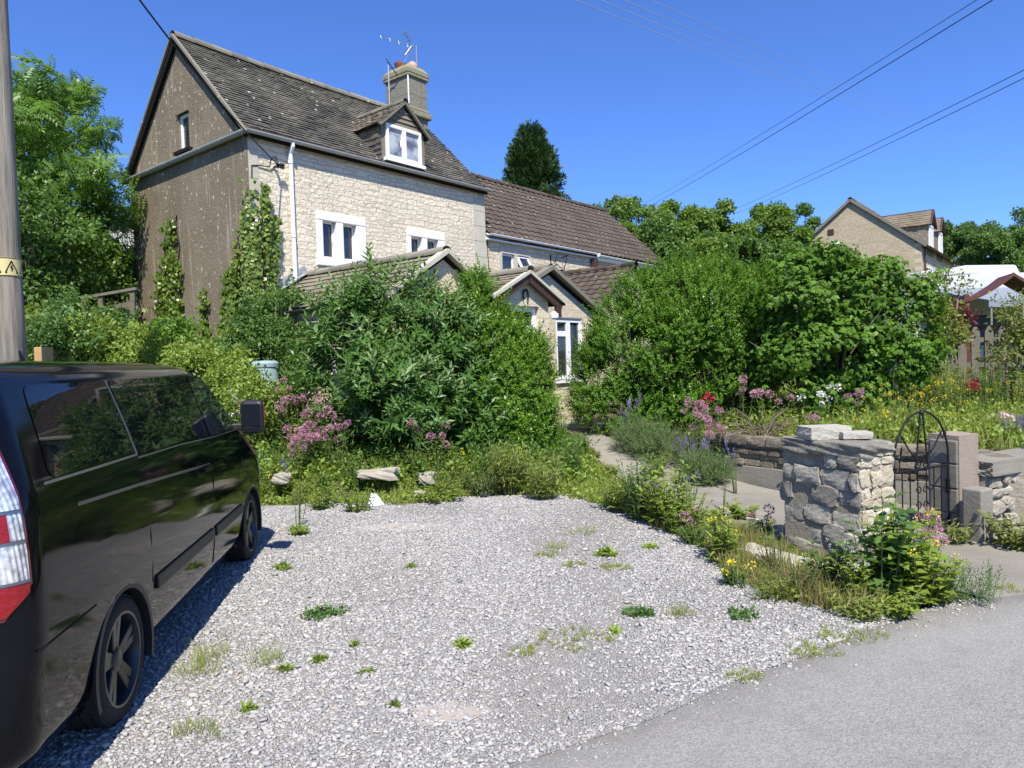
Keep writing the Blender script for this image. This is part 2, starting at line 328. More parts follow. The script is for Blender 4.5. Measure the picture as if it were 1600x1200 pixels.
# concrete
t = NT('concrete', .88, .2); v = t.co(); fine = t.noise(v, 60, 4, .7); big = t.noise(v, 1.1, 5)
c = t.ramp(big, [(.3, (.15, .138, .11)), (.5, (.205, .19, .155)), (.7, (.265, .248, .205))]); c = t.mix(t.math('MULTIPLY', fine, .5), c, (.3, .285, .25))
c = t.mix(t.math('MULTIPLY', t.ramp(t.noise(v, 3.1, 6, .7), [(.55, 0), (.7, 1)]), .5), c, (.17, .16, .12)); t.color(c); t.bump(t.noise(v, 30, 6, .7), .5, .02); M_concrete = t.m
PATH_L = [(.55, 14.9), (.95, 13.2), (1.15, 12.3), (1.3, 11.5), (1.5, 10.7), (1.85, 9.6), (2.2, 8.5), (2.55, 7.4), (2.75, 6.95), (3.2, 6.75), (3.45, 6.35)]
PATH_R = [(4.5, 7.0), (5.05, 7.5), (5.1, 8.15), (4.6, 8.6), (3.72, 9.4), (3.1, 10.4), (2.5, 11.35), (1.95, 11.9), (1.62, 12.6), (1.7, 13.4), (1.95, 14.9)]
sheet('garden_path', PATH_L+PATH_R, .006, M_concrete, .25, conform=True, wob=.018)
sheet('concrete_apron', [(3.44, 6.32), (4.5, 6.98), (5.2, 7.3), (8, 8.7), (8, 7.5), (5.5, 6.18), (3.86, 5.33), (3.5, 5.24), (3.3, 5.6), (3.25, 6.0)], .005, M_concrete, .3, wob=.02)
# ------------------------------------------------------------------ foliage kit
def nz(v): v = np.asarray(v, float); return v/(np.linalg.norm(v, axis=-1, keepdims=True)+1e-9)
def leaf4(b, d, up, L, Wd, droop=.15, fold=.12):
    d = nz(d); s = nz(np.cross(d, up)); u = np.cross(s, d)
    return [b, b+d*L*.45+s*Wd/2+u*fold*Wd, b+d*L-u*droop*L, b+d*L*.45-s*Wd/2+u*fold*Wd]
def tpl(kind, r, **k):
    """leaf quads (n,4,3) of one sprig, growing along +Z from the origin"""
    L = []
    if kind == 'opp':           # leaves in opposite pairs along a shoot
        n, S, ll, lw = k['n'], k['S'], k['ll'], k['lw']
        bend = r.normal(0, .12, 2)
        for i in range(n):
            f = (i+.6)/n; b = np.array([bend[0]*f*f*S, bend[1]*f*f*S, S*f]); ph = (i % 2)*1.57+r.normal(0, .35)
            for sgn in (0, math.pi):
                a = ph+sgn; open_ = k.get('open', .95)*(1.05-.45*f)+r.normal(0, .15)
                d = np.array([math.cos(a)*math.sin(open_), math.sin(a)*math.sin(open_), math.cos(open_)])
                sc = (1-.35*abs(f-.45))*r.uniform(.8, 1.15); L.append(leaf4(b, d, (0, 0, 1), ll*sc, lw*sc, r.uniform(0, .3)))
    elif kind == 'pinn':        # pinnate leaves (ash): several drooping rachises
        for q in range(k['m']):
            a = r.uniform(0, 6.28); S = k['S']*r.uniform(.75, 1.15); el = r.uniform(.2, .9)
            d = np.array([math.cos(a)*math.cos(el), math.sin(a)*math.cos(el), math.sin(el)]); sd = nz(np.cross(d, (0, 0, 1.)))
            for i in range(k['n']):
                f = .25+.75*(i+.5)/k['n']; b = d*S*f-np.array([0, 0, .55*S*f*f])
                for sgn in (-1, 1):
                    dd = d*.55+sd*sgn-np.array([0, 0, .35]); L.append(leaf4(b, dd, (0, 0, 1), k['ll']*r.uniform(.8, 1.1), k['lw'], .2))
            L.append(leaf4(d*S-np.array([0, 0, .55*S]), d-np.array([0, 0, .6]), (0, 0, 1), k['ll'], k['lw'], .2))
    elif kind == 'tuft':        # loose round clump of leaves
        for i in range(k['n']):
            d = nz(r.normal(0, 1, 3)+np.array([0, 0, .5])); b = d*k['S']*r.uniform(.2, 1)
            L.append(leaf4(b, nz(d*.5+r.normal(0, .6, 3)), nz(np.array([0, 0, 1.])+r.normal(0, .5, 3)), k['ll']*r.uniform(.7, 1.2), k['lw']*r.uniform(.8, 1.2), .15))
    elif kind == 'broad':       # broad (lobed) leaves held flat, facing outwards and up
        for i in range(k['n']):
            d = nz(np.array([r.normal(0, 1), r.normal(0, 1), r.uniform(-.5, .5)])); b = np.array([r.normal(0, .35), r.normal(0, .35), r.uniform(0, 1)])*k['S']
            sd = nz(np.cross(d, (0, 0, 1))); ll = k['ll']*r.uniform(.65, 1.2); lw = k['lw']*r.uniform(.8, 1.1)
            for a in (-.75, 0, .75):
                dd = nz(d*math.cos(a)+sd*math.sin(a)-np.array([0, 0, .15])); L.append(leaf4(b, dd, (0, 0, 1), ll*(1 if a == 0 else .8), lw*.62, .2, .05))
    elif kind == 'spray':       # conifer spray: flat branchlet of needles
        for i in range(k['n']):
            f = (i+.5)/k['n']; b = np.array([0, 0, k['S']*f])
            for sgn in (-1, 1):
                d = np.array([sgn*.8, r.normal(0, .35), .8]); L.append(leaf4(b, d, (0, 1, 0), k['ll']*(1.15-f*.6)*r.uniform(.8, 1.2), k['lw'], .1))
        L.append(leaf4(np.array([0, 0, k['S']*.8]), (0, 0, 1), (0, 1, 0), k['ll'], k['lw'], 0))
    elif kind == 'grass':
        for i in range(k['n']):
            a = r.uniform(0, 6.28); b = np.array([math.cos(a), math.sin(a), 0])*k['S']*math.sqrt(r.random()); a2 = a+r.normal(0, .7); lean = abs(r.normal(.3, .25))
            d = np.array([math.cos(a2)*math.sin(lean), math.sin(a2)*math.sin(lean), math.cos(lean)]); h = k['ll']*r.uniform(.45, 1.15)
            L.append(leaf4(b, d, nz(np.array([math.cos(a2), math.sin(a2), .3])), h, k['lw'], r.uniform(-.05, .3), .1))
    elif kind == 'rosette':
        for i in range(k['n']):
            a = i*2.4+r.normal(0, .2); el = .15+.9*i/k['n']+r.normal(0, .1); d = np.array([math.cos(a)*math.cos(el), math.sin(a)*math.cos(el), math.sin(el)])
            L.append(leaf4(d*.01, d, (0, 0, 1), k['ll']*r.uniform(.7, 1.15), k['lw'], r.uniform(.1, .4)))
    return np.array(L, float)
def rot_to(Dv, roll):
    """(n,3,3) matrices whose Z column is Dv"""
    z = nz(Dv); ref = np.where(np.abs(z[:, 2:3]) > .95, np.array([[1., 0, 0]]), np.array([[0, 0, 1.]])); x = nz(np.cross(ref, z)); y = np.cross(z, x)
    c, s = np.cos(roll)[:, None], np.sin(roll)[:, None]; return np.stack([x*c+y*s, y*c-x*s, z], 2)
def scatter(tpls, P, Dv, sc, r, clump=None):
    Vs, Ts = [], []; K = len(tpls); n = len(P); idx = np.arange(n) % K; Rm = rot_to(Dv, r.uniform(0, 6.28, n))
    for k in range(K):
        m = idx == k
        if not m.any(): continue
        T = tpls[k].reshape(-1, 3); V = np.einsum('nij,mj->nmi', Rm[m], T)*sc[m][:, None, None]+P[m][:, None, :]
        base = (r.random(m.sum())*.45 if clump is None else clump[m]*.45)[:, None]
        tt = base+r.random((m.sum(), len(tpls[k])))*.55; Ts.append(np.repeat(tt.ravel(), 4)); Vs.append(V.reshape(-1, 3))
    V = np.concatenate(Vs); F = np.arange(len(V)).reshape(-1, 4); return V, F, np.concatenate(Ts)
def lobe_points(lobes, n, r, shell=.42, low=-.35, facing=None):
    """points and outward directions on the outside of a union of ellipsoids"""
    L = np.array([[*c, *rad] for c, rad in lobes]); area = (L[:, 3]*L[:, 4]+L[:, 3]*L[:, 5]+L[:, 4]*L[:, 5]); pr = area/area.sum(); P = []; N = []; tot = 0
    while tot < n:
        k = r.choice(len(L), n, p=pr); d = nz(r.normal(0, 1, (n, 3))); ok = d[:, 2] > low; d = d[ok]; k = k[ok]
        rad = L[k, 3:]; q = 1-shell*r.random(len(k))**2.2; q = q*(1+.10*np.sin(d[:, 0]*7+k)*np.sin(d[:, 2]*6+k*2)+.08*np.sin(d[:, 1]*13+k*3)); p = L[k, :3]+d*rad*q[:, None]
        e = (p[:, None, :]-L[None, :, :3])/L[None, :, 3:]; inside = ((e**2).sum(2) < .55).any(1) & (q > .6)
        keep = ~inside
        if facing is not None: keep &= (r.random(len(p)) < np.where((d@facing) > -.25, 1, .35))
        P.append(p[keep]); N.append(nz(d[keep]/rad[keep])); tot += keep.sum()
    return np.concatenate(P)[:n], np.concatenate(N)[:n]
CAMF = nz(np.array([0, -1., .35]))
def hollow(P, r, f=1.0, amt=.45):
    q = np.sin(P[:, 0]*3.7*f+1.3*np.sin(P[:, 2]*2.9*f))*np.sin(P[:, 2]*4.3*f+P[:, 1]*2.1*f)+.6*np.sin(P[:, 1]*6.1*f-P[:, 2]*7.3*f+P[:, 0]*5.9*f)
    return r.random(len(P)) > np.clip((-q-.15)*1.6, 0, 1)*amt*2
def foliage(name, parent, mat, lobes, n, tpls, r, size=1.0, up=.55, rnd=.35, shell=.42, low=-.35, zmin=None, facing=CAMF):
    P, N = lobe_points(lobes, n, r, shell, low, facing)
    Dv = nz(N*1.0+np.array([0, 0, up])+r.normal(0, rnd, P.shape))
    if zmin is not None:
        zz = hz(P[:, 0], P[:, 1])+zmin; k = P[:, 2] > zz; P, N, Dv = P[k], N[k], Dv[k]
    cl = .5+.5*np.sin(P[:, 0]*2.3+P[:, 2]*3.1+1)*np.sin(P[:, 1]*2.9-P[:, 2]*1.7)
    V, F, T = scatter(tpls, P, Dv, size*r.uniform(.7, 1.2, len(P)), r, np.clip(cl*.7+r.random(len(P))*.3, 0, 1)); return np_mesh(name, V, F, mat, parent, T)
def stems(name, parent, mat, base, tips, r0_, r1_, r, n=6):
    mb = MB()
    for tp in tips:
        b = np.array(base, float)+np.array([r.normal(0, .06), r.normal(0, .06), 0]); tp = np.array(tp, float); mid = (b+tp)/2+np.array([r.normal(0, .12), r.normal(0, .12), .1])*np.linalg.norm(tp-b)*.35
        pts = [b*(1-f)**2+2*mid*f*(1-f)+tp*f*f for f in np.linspace(0, 1, 6)]; mb.tube(pts, list(np.linspace(r0_, r1_, 6)), n)
    return mb.build(name, mat, parent, smooth=True)
M_bark = flat('bark', (.14, .115, .085), .9, .1, var=.4, scale=5, bump=.8)
M_dtwig = flat('dead_twig', (.30, .25, .19), .85, .1, var=.3, scale=12)
M_twig = flat('twig', (.20, .165, .12), .85, .1, var=.3, scale=12)
def shrub(name, label, cat, base, lobes, n, tpls, mat, seed, group=None, size=1.0, stem=True, young=None, yf=.10, twigs=0, **kw):
    r = np.random.default_rng(seed); root = empty(name, base); tag(root, label, cat, group); rel = [(np.array(c)-np.array(base), np.array(rd)) for c, rd in lobes]
    P, N = lobe_points(lobes, n, r, kw.get('shell', .42), kw.get('low', -.35), kw.get('facing', CAMF)); Dv = nz(N+np.array([0, 0, kw.get('up', .55)])+r.normal(0, kw.get('rnd', .35), P.shape))
    k = (P[:, 2] > hz(P[:, 0], P[:, 1])+kw.get('zmin', .02)) & hollow(P, r, kw.get('hf', 1.0), kw.get('ha', .45)); P, Dv = P[k], Dv[k]
    cl = .5+.5*np.sin(P[:, 0]*2.3+P[:, 2]*3.1+1)*np.sin(P[:, 1]*2.9-P[:, 2]*1.7)
    ex = (r.random(len(P)) < .05)*1.0; Dv = nz(Dv+ex[:, None]*np.array([0, 0, .5])); P = P+Dv*(ex*r.uniform(.05, .22, len(P)))[:, None]*size
    V, F, T = scatter(tpls, P-np.array(base), Dv, size*r.uniform(.6, 1.25, len(P))*(1+.3*ex), r, np.clip(cl*.7+r.random(len(P))*.3, 0, 1)); np_mesh('foliage', V, F, mat, root, T)
    if young is not None:
        P2, N2 = lobe_points(lobes, int(n*yf), r, .12, .0, CAMF); k2 = (P2[:, 2] > hz(P2[:, 0], P2[:, 1])+.3) & (N2[:, 2] > -.1); P2, N2 = P2[k2], N2[k2]; D2 = nz(N2*.6+np.array([0, 0, .9])+r.normal(0, .3, P2.shape)); P2 = P2+D2*r.uniform(-.02, .16, len(P2))[:, None]
        V, F, T = scatter(tpls, P2-np.array(base), D2, size*r.uniform(.7, 1.35, len(P2)), r); np_mesh('new_growth', V, F, young, root, T)
    if twigs:
        P3, N3 = lobe_points(lobes, twigs, r, .15, .0, CAMF); mb = MB()
        for p_, n_ in zip(P3-np.array(base), N3):
            d_ = nz(n_*.8+np.array([0, 0, .7])+r.normal(0, .45, 3)); l_ = r.uniform(.15, .5); mb.tube([p_-d_*.3, p_+d_*l_*.5+r.normal(0, .02, 3), p_+d_*l_], [.008, .006, .002], 4); mb.tube([p_+d_*l_*.4, p_+d_*l_*.6+r.normal(0, .12, 3)], [.004, .002], 4)
        mb.build('bare_twig', M_dtwig, root)
    if stem: stems('stem', root, M_twig, (0, 0, 0), [c+np.array([0, 0, rd[2]*.3]) for c, rd in rel], .04, .012, r)
    return root
def tree(name, label, base, h, lobes, n, tpls, mat, seed, group=None, size=1.0, tr=.18, bark=None, lean=(0, 0), **kw):
    """base on the ground; lobes are (offset from base, radii)"""
    r = np.random.default_rng(seed); root = empty(name, base); tag(root, label, 'tree', group)
    kw.setdefault('facing', CAMF)
    P, N = lobe_points(lobes, n, r, kw.get('shell', .5), kw.get('low', -.6), kw['facing']); Dv = nz(N+np.array([0, 0, kw.get('up', .4)])+r.normal(0, kw.get('rnd', .5), P.shape))
    cl = .5+.5*np.sin(P[:, 0]*1.3+P[:, 2]*1.1+seed)*np.sin(P[:, 1]*1.1-P[:, 2]*1.7)
    V, F, T = scatter(tpls, P, Dv, size*r.uniform(.7, 1.2, len(P)), r, np.clip(cl*.7+r.random(len(P))*.3, 0, 1)); np_mesh('crown', V, F, mat, root, T)
    mb = MB(); top = np.array([lean[0], lean[1], h*.8]); mid = top*.5+np.array([r.normal(0, .03)*h, 0, 0]); trunk = [np.array([0, 0, -.2])]+[mid*2*f*(1-f)+top*f*f for f in (.2, .4, .6, .8, 1)]
    mb.tube(trunk, list(np.linspace(tr, tr*.25, 6)), 8)
    for c, rd in lobes[:18]:
        f = min(.85, max(.25, (c[2]-rd[2]*.8)/(h*.85))); b = mid*2*f*(1-f)+top*f*f; e = np.array(c)+np.array([0, 0, rd[2]*.2]); m = (b+e)/2-np.array([0, 0, .08])*np.linalg.norm(e-b)
        mb.tube([b, b*.25+m*.5+e*.25, e], [tr*.35, tr*.2, tr*.06], 5)
    mb.build('trunk', bark or M_bark, root, smooth=True); return root
def blob_lobes(c, rad, n, r, lr=(.35, .55), flat_=.78):
    """a crown of n lobes spread inside an ellipsoid"""
    c = np.array(c, float); rad = np.array(rad, float); out = []
    for i in range(n):
        d = nz(r.normal(0, 1, 3)); q = r.random()**.45*flat_; s = r.uniform(*lr)
        out.append((c+d*rad*q, rad.min()*s*np.array([r.uniform(.85, 1.25), r.uniform(.85, 1.25), r.uniform(.75, 1.05)])))
    return out
rt_ = np.random.default_rng(11)
T_budd = [tpl('opp', rt_, n=6, S=.34, ll=.15, lw=.042, open=1.15) for _ in range(7)]
T_priv = [tpl('opp', rt_, n=8, S=.24, ll=.05, lw=.026, open=1.05) for _ in range(7)]
T_honey = [tpl('opp', rt_, n=9, S=.26, ll=.042, lw=.024, open=1.1) for _ in range(7)]
T_curr = [tpl('broad', rt_, n=8, S=.17, ll=.075, lw=.075) for _ in range(7)]
T_ash = [tpl('pinn', rt_, m=5, n=6, S=.42, ll=.10, lw=.032) for _ in range(6)]
T_tuft = [tpl('tuft', rt_, n=16, S=.2, ll=.085, lw=.05) for _ in range(6)]
T_small = [tpl('tuft', rt_, n=14, S=.12, ll=.045, lw=.028) for _ in range(6)]
T_far = [tpl('tuft', rt_, n=16, S=.42, ll=.26, lw=.17) for _ in range(6)]
T_con = [tpl('spray', rt_, n=6, S=.75, ll=.34, lw=.10) for _ in range(6)]
G_ash = leafmat('ash_leaf', (.055, .12, .018), (.11, .215, .03), (.2, .33, .055), tr=.38)
G_budd = leafmat('buddleja_leaf', (.038, .095, .02), (.075, .165, .03), (.15, .26, .07), .42, tr=.28)
G_priv = leafmat('privet_leaf', (.055, .12, .012), (.10, .205, .02), (.19, .32, .036), .34, tr=.3)
G_hedge = leafmat('hedge_leaf', (.05, .115, .012), (.095, .20, .02), (.18, .31, .038), .46, tr=.26, spec=.22)
G_curr = leafmat('currant_leaf', (.038, .088, .012), (.085, .175, .02), (.17, .29, .04), .52, tr=.3, spec=.18)
G_ivy = leafmat('ivy_leaf', (.028, .058, .01), (.10, .16, .024), (.30, .37, .075), .35, tr=.15)
G_young = leafmat('young_leaf', (.10, .19, .02), (.18, .30, .03), (.28, .41, .055), .4, tr=.34, spec=.25)
G_youngb = leafmat('young_buddleja_leaf', (.08, .15, .05), (.14, .23, .08), (.24, .34, .15), .5, tr=.3)
G_weed = leafmat('weed_leaf', (.10, .165, .025), (.20, .285, .048), (.34, .42, .10), .5, tr=.3)
G_dkweed = leafmat('dark_weed_leaf', (.045, .10, .026), (.085, .17, .042), (.15, .25, .065), .5, tr=.3)
G_dry = leafmat('dry_grass', (.10, .09, .03), (.22, .19, .08), (.38, .33, .18), .7, tr=.3)
G_grass = leafmat('grass_blade', (.13, .18, .035), (.26, .31, .07), (.44, .45, .17), .55, tr=.35)
G_brown = leafmat('brownish_leaf', (.075, .10, .02), (.15, .185, .035), (.25, .27, .06), .5, tr=.3)
G_con = leafmat('conifer_needle', (.016, .042, .012), (.034, .075, .018), (.075, .12, .03), .5, tr=.12)
G_far = leafmat('far_leaf', (.065, .125, .018), (.12, .205, .028), (.20, .30, .05), .5, tr=.3)
G_far2 = leafmat('far_dark_leaf', (.045, .10, .022), (.085, .165, .032), (.155, .245, .055), .5, tr=.28)
G_blue = leafmat('catmint_leaf', (.07, .12, .045), (.13, .195, .07), (.22, .29, .12), .6, tr=.2)
M_pink = leafmat('pink_petal', (.32, .12, .21), (.46, .22, .33), (.60, .38, .47), .5, tr=.3)
M_mauve = leafmat('mauve_petal', (.13, .11, .25), (.20, .165, .33), (.30, .26, .43), .5, tr=.3)
M_yellow = leafmat('yellow_petal', (.65, .42, .01), (.78, .58, .02), (.85, .68, .05), .5, tr=.25)
M_red = leafmat('red_petal', (.22, .01, .03), (.34, .015, .05), (.45, .05, .10), .5, tr=.25)
M_white = leafmat('white_petal', (.6, .58, .55), (.75, .73, .7), (.85, .84, .8), .5, tr=.25)
M_ltpink = leafmat('light_pink_petal', (.65, .36, .42), (.75, .5, .55), (.82, .66, .68), .5, tr=.3)
# ------------------------------------------------------------------ buildings
HO = D(390, 300, 14.0); HO[2] = 0; HA = R(51.0)
hu = np.array([math.cos(HA), math.sin(HA), 0]); hn = np.array([hu[1], -hu[0], 0])
def hw(s, e, z): return HO+hu*s+hn*e+np.array([0, 0, z])           # house frame -> world
def on_front(x, y, e=0.0): q = plane_hit(x, y, HO+hn*e, hn); return float((q-HO)@hu), float(q[2])
def on_gable(x, y, s=0.0): q = plane_hit(x, y, HO+hu*s, hu); return float((q-HO)@hn), float(q[2])
M_front = stonewall('cream_rubble', (.585, .515, .39), (.69, .62, .48), (.45, .39, .285), 0, .33, .125, .008, .12, .07, 1.0, (.50, .465, .385), .5, mixed=True)
M_front2 = stonewall('warm_rubble', (.55, .47, .33), (.68, .60, .45), (.37, .30, .21), 0, .30, .14, .009, .12, .06, .9, (.40, .34, .24), .4, mixed=True)
M_block = stonewall('cream_blockwork', (.52, .44, .31), (.62, .54, .40), (.36, .31, .23), 0, .40, .155, .008, .02, .012, .45, (.42, .36, .26), .3)
M_blocky = stonewall('cream_blockwork_side', (.52, .44, .31), (.62, .54, .40), (.36, .31, .23), 1, .40, .155, .008, .02, .012, .45, (.42, .36, .26), .3)
M_sidey = stonewall('cream_rubble_side', (.47, .42, .33), (.57, .52, .42), (.31, .27, .21), 1, .33, .125, .011, .11, .06, .9, (.40, .37, .31), .45)
# grey brown roughcast render with lichen and streaks
t = NT('roughcast_render', .92, .12); v = t.co(); big = t.noise(v, .8, 5); fine = t.noise(v, 35, 5, .7)
c = t.mix(t.ramp(big, [(.35, 0), (.7, 1)]), (.215, .172, .118), (.30, .245, .172)); c = t.mix(t.ramp(fine, [(.35, 0), (.7, .6)]), c, (.12, .10, .075)); c = t.mix(t.math('MULTIPLY', t.ramp(t.noise(v, .55, 6, .7), [(.48, 0), (.6, 1)]), .2), c, (.145, .122, .09))
st = t.n('Mapping', {'Vector': v, 'Scale': (9, 9, .55)}); streak = t.ramp(t.noise(st.outputs[0], 1.0, 4, .6), [(.57, 0), (.70, 1)])
zz = t.n('SeparateXYZ', {0: v}).outputs[2]
c = t.mix(t.math('MULTIPLY', streak, .6), c, (.42, .385, .32))
mpv = t.n('Mapping', {'Vector': t.vmath('ADD', v, t.vmath('MULTIPLY', t.n('TexNoise', {'Vector': v, 'Scale': 5.0}).outputs['Color'], (.25, .25, .25))), 'Scale': (1, 1, .62)}).outputs[0]; dmod = t.ramp(t.noise(v, .9, 3), [(.36, .45), (.6, 1)])
sp = t.n('TexVoronoi', {'Vector': mpv, 'Scale': 7.5, 'Randomness': 1.0}); spn = t.noise(v, 9, 2)
spot = t.math('MULTIPLY', t.ramp(sp.outputs['Distance'], [(.12, 1), (.19, 0)]), t.ramp(t.n('SeparateXYZ', {0: sp.outputs['Color']}).outputs[0], [(.16, 0), (.26, 1)]))
c = t.mix(t.math('MULTIPLY', spot, dmod), c, (.60, .57, .48))
sp2 = t.n('TexVoronoi', {'Vector': v, 'Scale': 13.0}); spot2 = t.math('MULTIPLY', t.ramp(sp2.outputs['Distance'], [(.12, 1), (.2, 0)]), t.ramp(t.n('SeparateXYZ', {0: sp2.outputs['Color']}).outputs[1], [(.42, 0), (.50, 1)]))
c = t.mix(t.math('MULTIPLY', spot2, dmod), c, (.55, .53, .47)); t.color(c); t.bump(fine, .8, .03); M_render = t.m
def tilemat(name, stops, lichen=(.60, .58, .50), lam=1.0, ochre=(.36, .25, .08), pa=.35):
    t = NT(name, .85, .2); v = t.co(); c = t.ramp(t.attr(), stops)
    c = t.mix(t.math('MULTIPLY', t.noise(v, 18, 5, .7), .25), c, tuple(x*.5 for x in stops[-1][1]))
    pch = t.ramp(t.noise(v, .9, 4), [(.42, 0), (.6, 1)]); c = t.mix(t.math('MULTIPLY', pch, pa), c, (.23, .215, .17))
    vo = t.n('TexVoronoi', {'Vector': v, 'Scale': 6.0}); sp = t.math('MULTIPLY', t.ramp(vo.outputs['Distance'], [(.14, lam), (.24, 0)]), t.ramp(t.n('SeparateXYZ', {0: vo.outputs['Color']}).outputs[0], [(.78, 0), (.84, 1)]))
    c = t.mix(sp, c, lichen); sp3 = t.ramp(t.noise(v, 7.5, 4), [(.68, 0), (.74, .7)]); c = t.mix(sp3, c, ochre); t.color(c); t.bump(t.noise(v, 30, 5), .4, .01); return t.m
M_slate = tilemat('stone_tile', [(0, (.014, .013, .011)), (.07, (.018, .016, .014)), (.09, (.042, .041, .035)), (.5, (.068, .066, .056)), (1, (.12, .115, .097))])
M_pant = tilemat('brown_pantile', [(0, (.018, .013, .011)), (.07, (.02, .015, .012)), (.09, (.052, .038, .030)), (.5, (.078, .059, .048)), (1, (.112, .088, .073))], lam=.35, pa=.08)
M_ctile = tilemat('buff_roof_tile', [(0, (.035, .03, .022)), (.07, (.04, .033, .025)), (.09, (.14, .118, .085)), (.5, (.195, .165, .12)), (1, (.27, .235, .17))], lam=.5)
M_ridge = tilemat('ridge_tile', [(0, (.14, .128, .10)), (.5, (.19, .175, .135)), (1, (.26, .24, .185))], ochre=(.40, .30, .10))
M_wpaint = flat('white_paint', (.80, .80, .78), .45, .4, var=.05, scale=9, bump=.1)
M_wstone = flat('whitewashed_stone', (.74, .73, .69), .8, .2, var=.12, scale=7, bump=.5)
M_upvc = flat('white_plastic', (.80, .81, .82), .3, .5, var=.02)
M_ggut = flat('grey_gutter', (.36, .375, .36), .5, .4, var=.15, scale=5)
M_lead = flat('lead_flashing', (.27, .29, .33), .45, .4, var=.2, scale=4)
M_dstone = flat('dressed_stone', (.46, .43, .35), .85, .2, var=.2, scale=4, bump=.4)
M_dbrown = flat('dark_brown_timber', (.058, .030, .021), .5, .4, var=.25, scale=8)
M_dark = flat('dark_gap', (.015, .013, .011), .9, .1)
M_iron = flat('black_iron', (.008, .008, .009), .6, .25, var=.3, scale=20)
M_cementr = stonewall('rendered_stone', (.17, .16, .125), (.21, .20, .16), (.12, .115, .09), 0, .62, .5, .012, .02, .02, .5, (.16, .155, .11), .7)
M_cap = flat('lichened_cap', (.24, .225, .145), .9, .15, var=.4, scale=6, bump=.6)
M_terra = flat('terracotta', (.26, .09, .05), .8, .2, var=.25, scale=12)
M_curt = flat('net_curtain', (.45, .46, .47), .8, .1, var=.2, scale=20)
t = NT('window_glass', .03, .6); t.color(t.mix(t.noise(t.co(), 1.5, 2), (.008, .011, .018), (.03, .034, .04))); t.set('Coat Weight', .6); M_glass = t.m
def tiles(name, parent, mat, O, U, V, width, slope, tw, ex, th, prof=((0, 0), (1, 0)), jit=1.0, seed=1, sag=0.0, gap=.004):
    r = np.random.default_rng(seed); O, U, V = (np.array(a, float) for a in (O, U, V)); U = nz(U); V = nz(V); Nn = np.cross(U, V)
    if Nn[2] < 0: Nn = -Nn
    nr = int(math.ceil(slope/ex)); ncol = int(math.ceil(width/tw))+1; uu, vv, hh = [], [], []
    pu = np.array([p[0] for p in prof]); ph = np.array([p[1] for p in prof]); k = len(pu); Vv = []; F = []; T = []
    half = .5 if k == 2 else 0.0
    for i in range(nr):
        off = -half*tw*(i % 2)+r.normal(0, .01)*jit
        for j in range(ncol):
            a = off+j*tw+r.normal(0, .004)*jit; b = a+tw-gap
            if k == 2: w = r.uniform(-.10, .10)*jit*tw; a += w*.3
            a, b = max(a, 0), min(b, width)
            if b-a < .02: continue
            v0 = i*ex+r.normal(0, .007)*jit; v1 = min((i+1)*ex+.05, slope+.02); h0 = th*(1+r.normal(0, .22)*jit); h1 = .004
            us = a+(b-a)*pu; base = len(Vv)*1
            sg = -sag*np.sin(np.pi*np.clip(us/width, 0, 1))*(.3+.7*(v0/slope))
            for q in range(k): Vv.append(O+U*us[q]+V*v1+Nn*(h1+ph[q])+np.array([0, 0, sg[q]]))
            tl = r.normal(0, .004)*jit
            for q in range(k): Vv.append(O+U*us[q]+V*v0+Nn*(h0+ph[q]+tl*(pu[q]-.5)*2)+np.array([0, 0, sg[q]]))
            for q in range(k): Vv.append(O+U*us[q]+V*v0+Nn*(h0+ph[q]+tl*(pu[q]-.5)*2)+np.array([0, 0, sg[q]]))
            for q in range(k): Vv.append(O+U*us[q]+V*(v0+.004)+Nn*(-.006+ph[q])+np.array([0, 0, sg[q]]))
            for q in range(k-1):
                F.append((base+q, base+k+q, base+k+q+1, base+q+1)); F.append((base+2*k+q, base+3*k+q, base+3*k+q+1, base+2*k+q+1))
            T += [.38+.32*r.random()+(.25 if r.random() < .05 else 0)]*(2*k)+[0.0]*(2*k)
    return np_mesh(name, np.array(Vv), np.array([f for f in F if f is not None]), mat, parent, np.array(T))
def wall_holes(mb, x0, x1, z0, z1, y0, y1, holes):
    """wall in the x-z plane (thickness y0..y1) of boxes round its openings"""
    xs_ = sorted({x0, x1, *[h[0] for h in holes], *[h[1] for h in holes]})
    for a, b in zip(xs_[:-1], xs_[1:]):
        hs = sorted([(h[2], h[3]) for h in holes if h[0] < (a+b)/2 < h[1]]); z = z0
        for (p, q) in hs:
            if p > z: mb.box((a, y0, z), (b, y1, p))
            z = q
        if z < z1: mb.box((a, y0, z), (b, y1, z1))
def ridge(name, parent, mat, a, b, r=.13, seg=.45, seed=2, sag=0.0):
    rr = np.random.default_rng(seed); a = np.array(a, float); b = np.array(b, float); L = np.linalg.norm(b-a); d = (b-a)/L; sd = nz(np.cross(d, (0, 0, 1.))); n = max(1, int(L/seg)); V, F, T = [], [], []
    for i in range(n):
        f0, f1 = i/n, (i+1)/n+.004; rad = r*rr.uniform(.95, 1.08); tt = rr.random(); bs = len(V)
        for f in (f0, f1):
            for k in range(9):
                an = math.pi*(-.12+1.24*k/8); V.append(a+(b-a)*f+sd*math.cos(an)*rad+np.array([0, 0, math.sin(an)*rad*.8-sag*math.sin(math.pi*f)+(.006 if f == f0 else -.004)])); T.append(tt)
        F += [(bs+k, bs+k+1, bs+10+k, bs+9+k) for k in range(8)]
    return np_mesh(name, np.array(V), np.array(F), mat, parent, np.array(T), smooth=True)
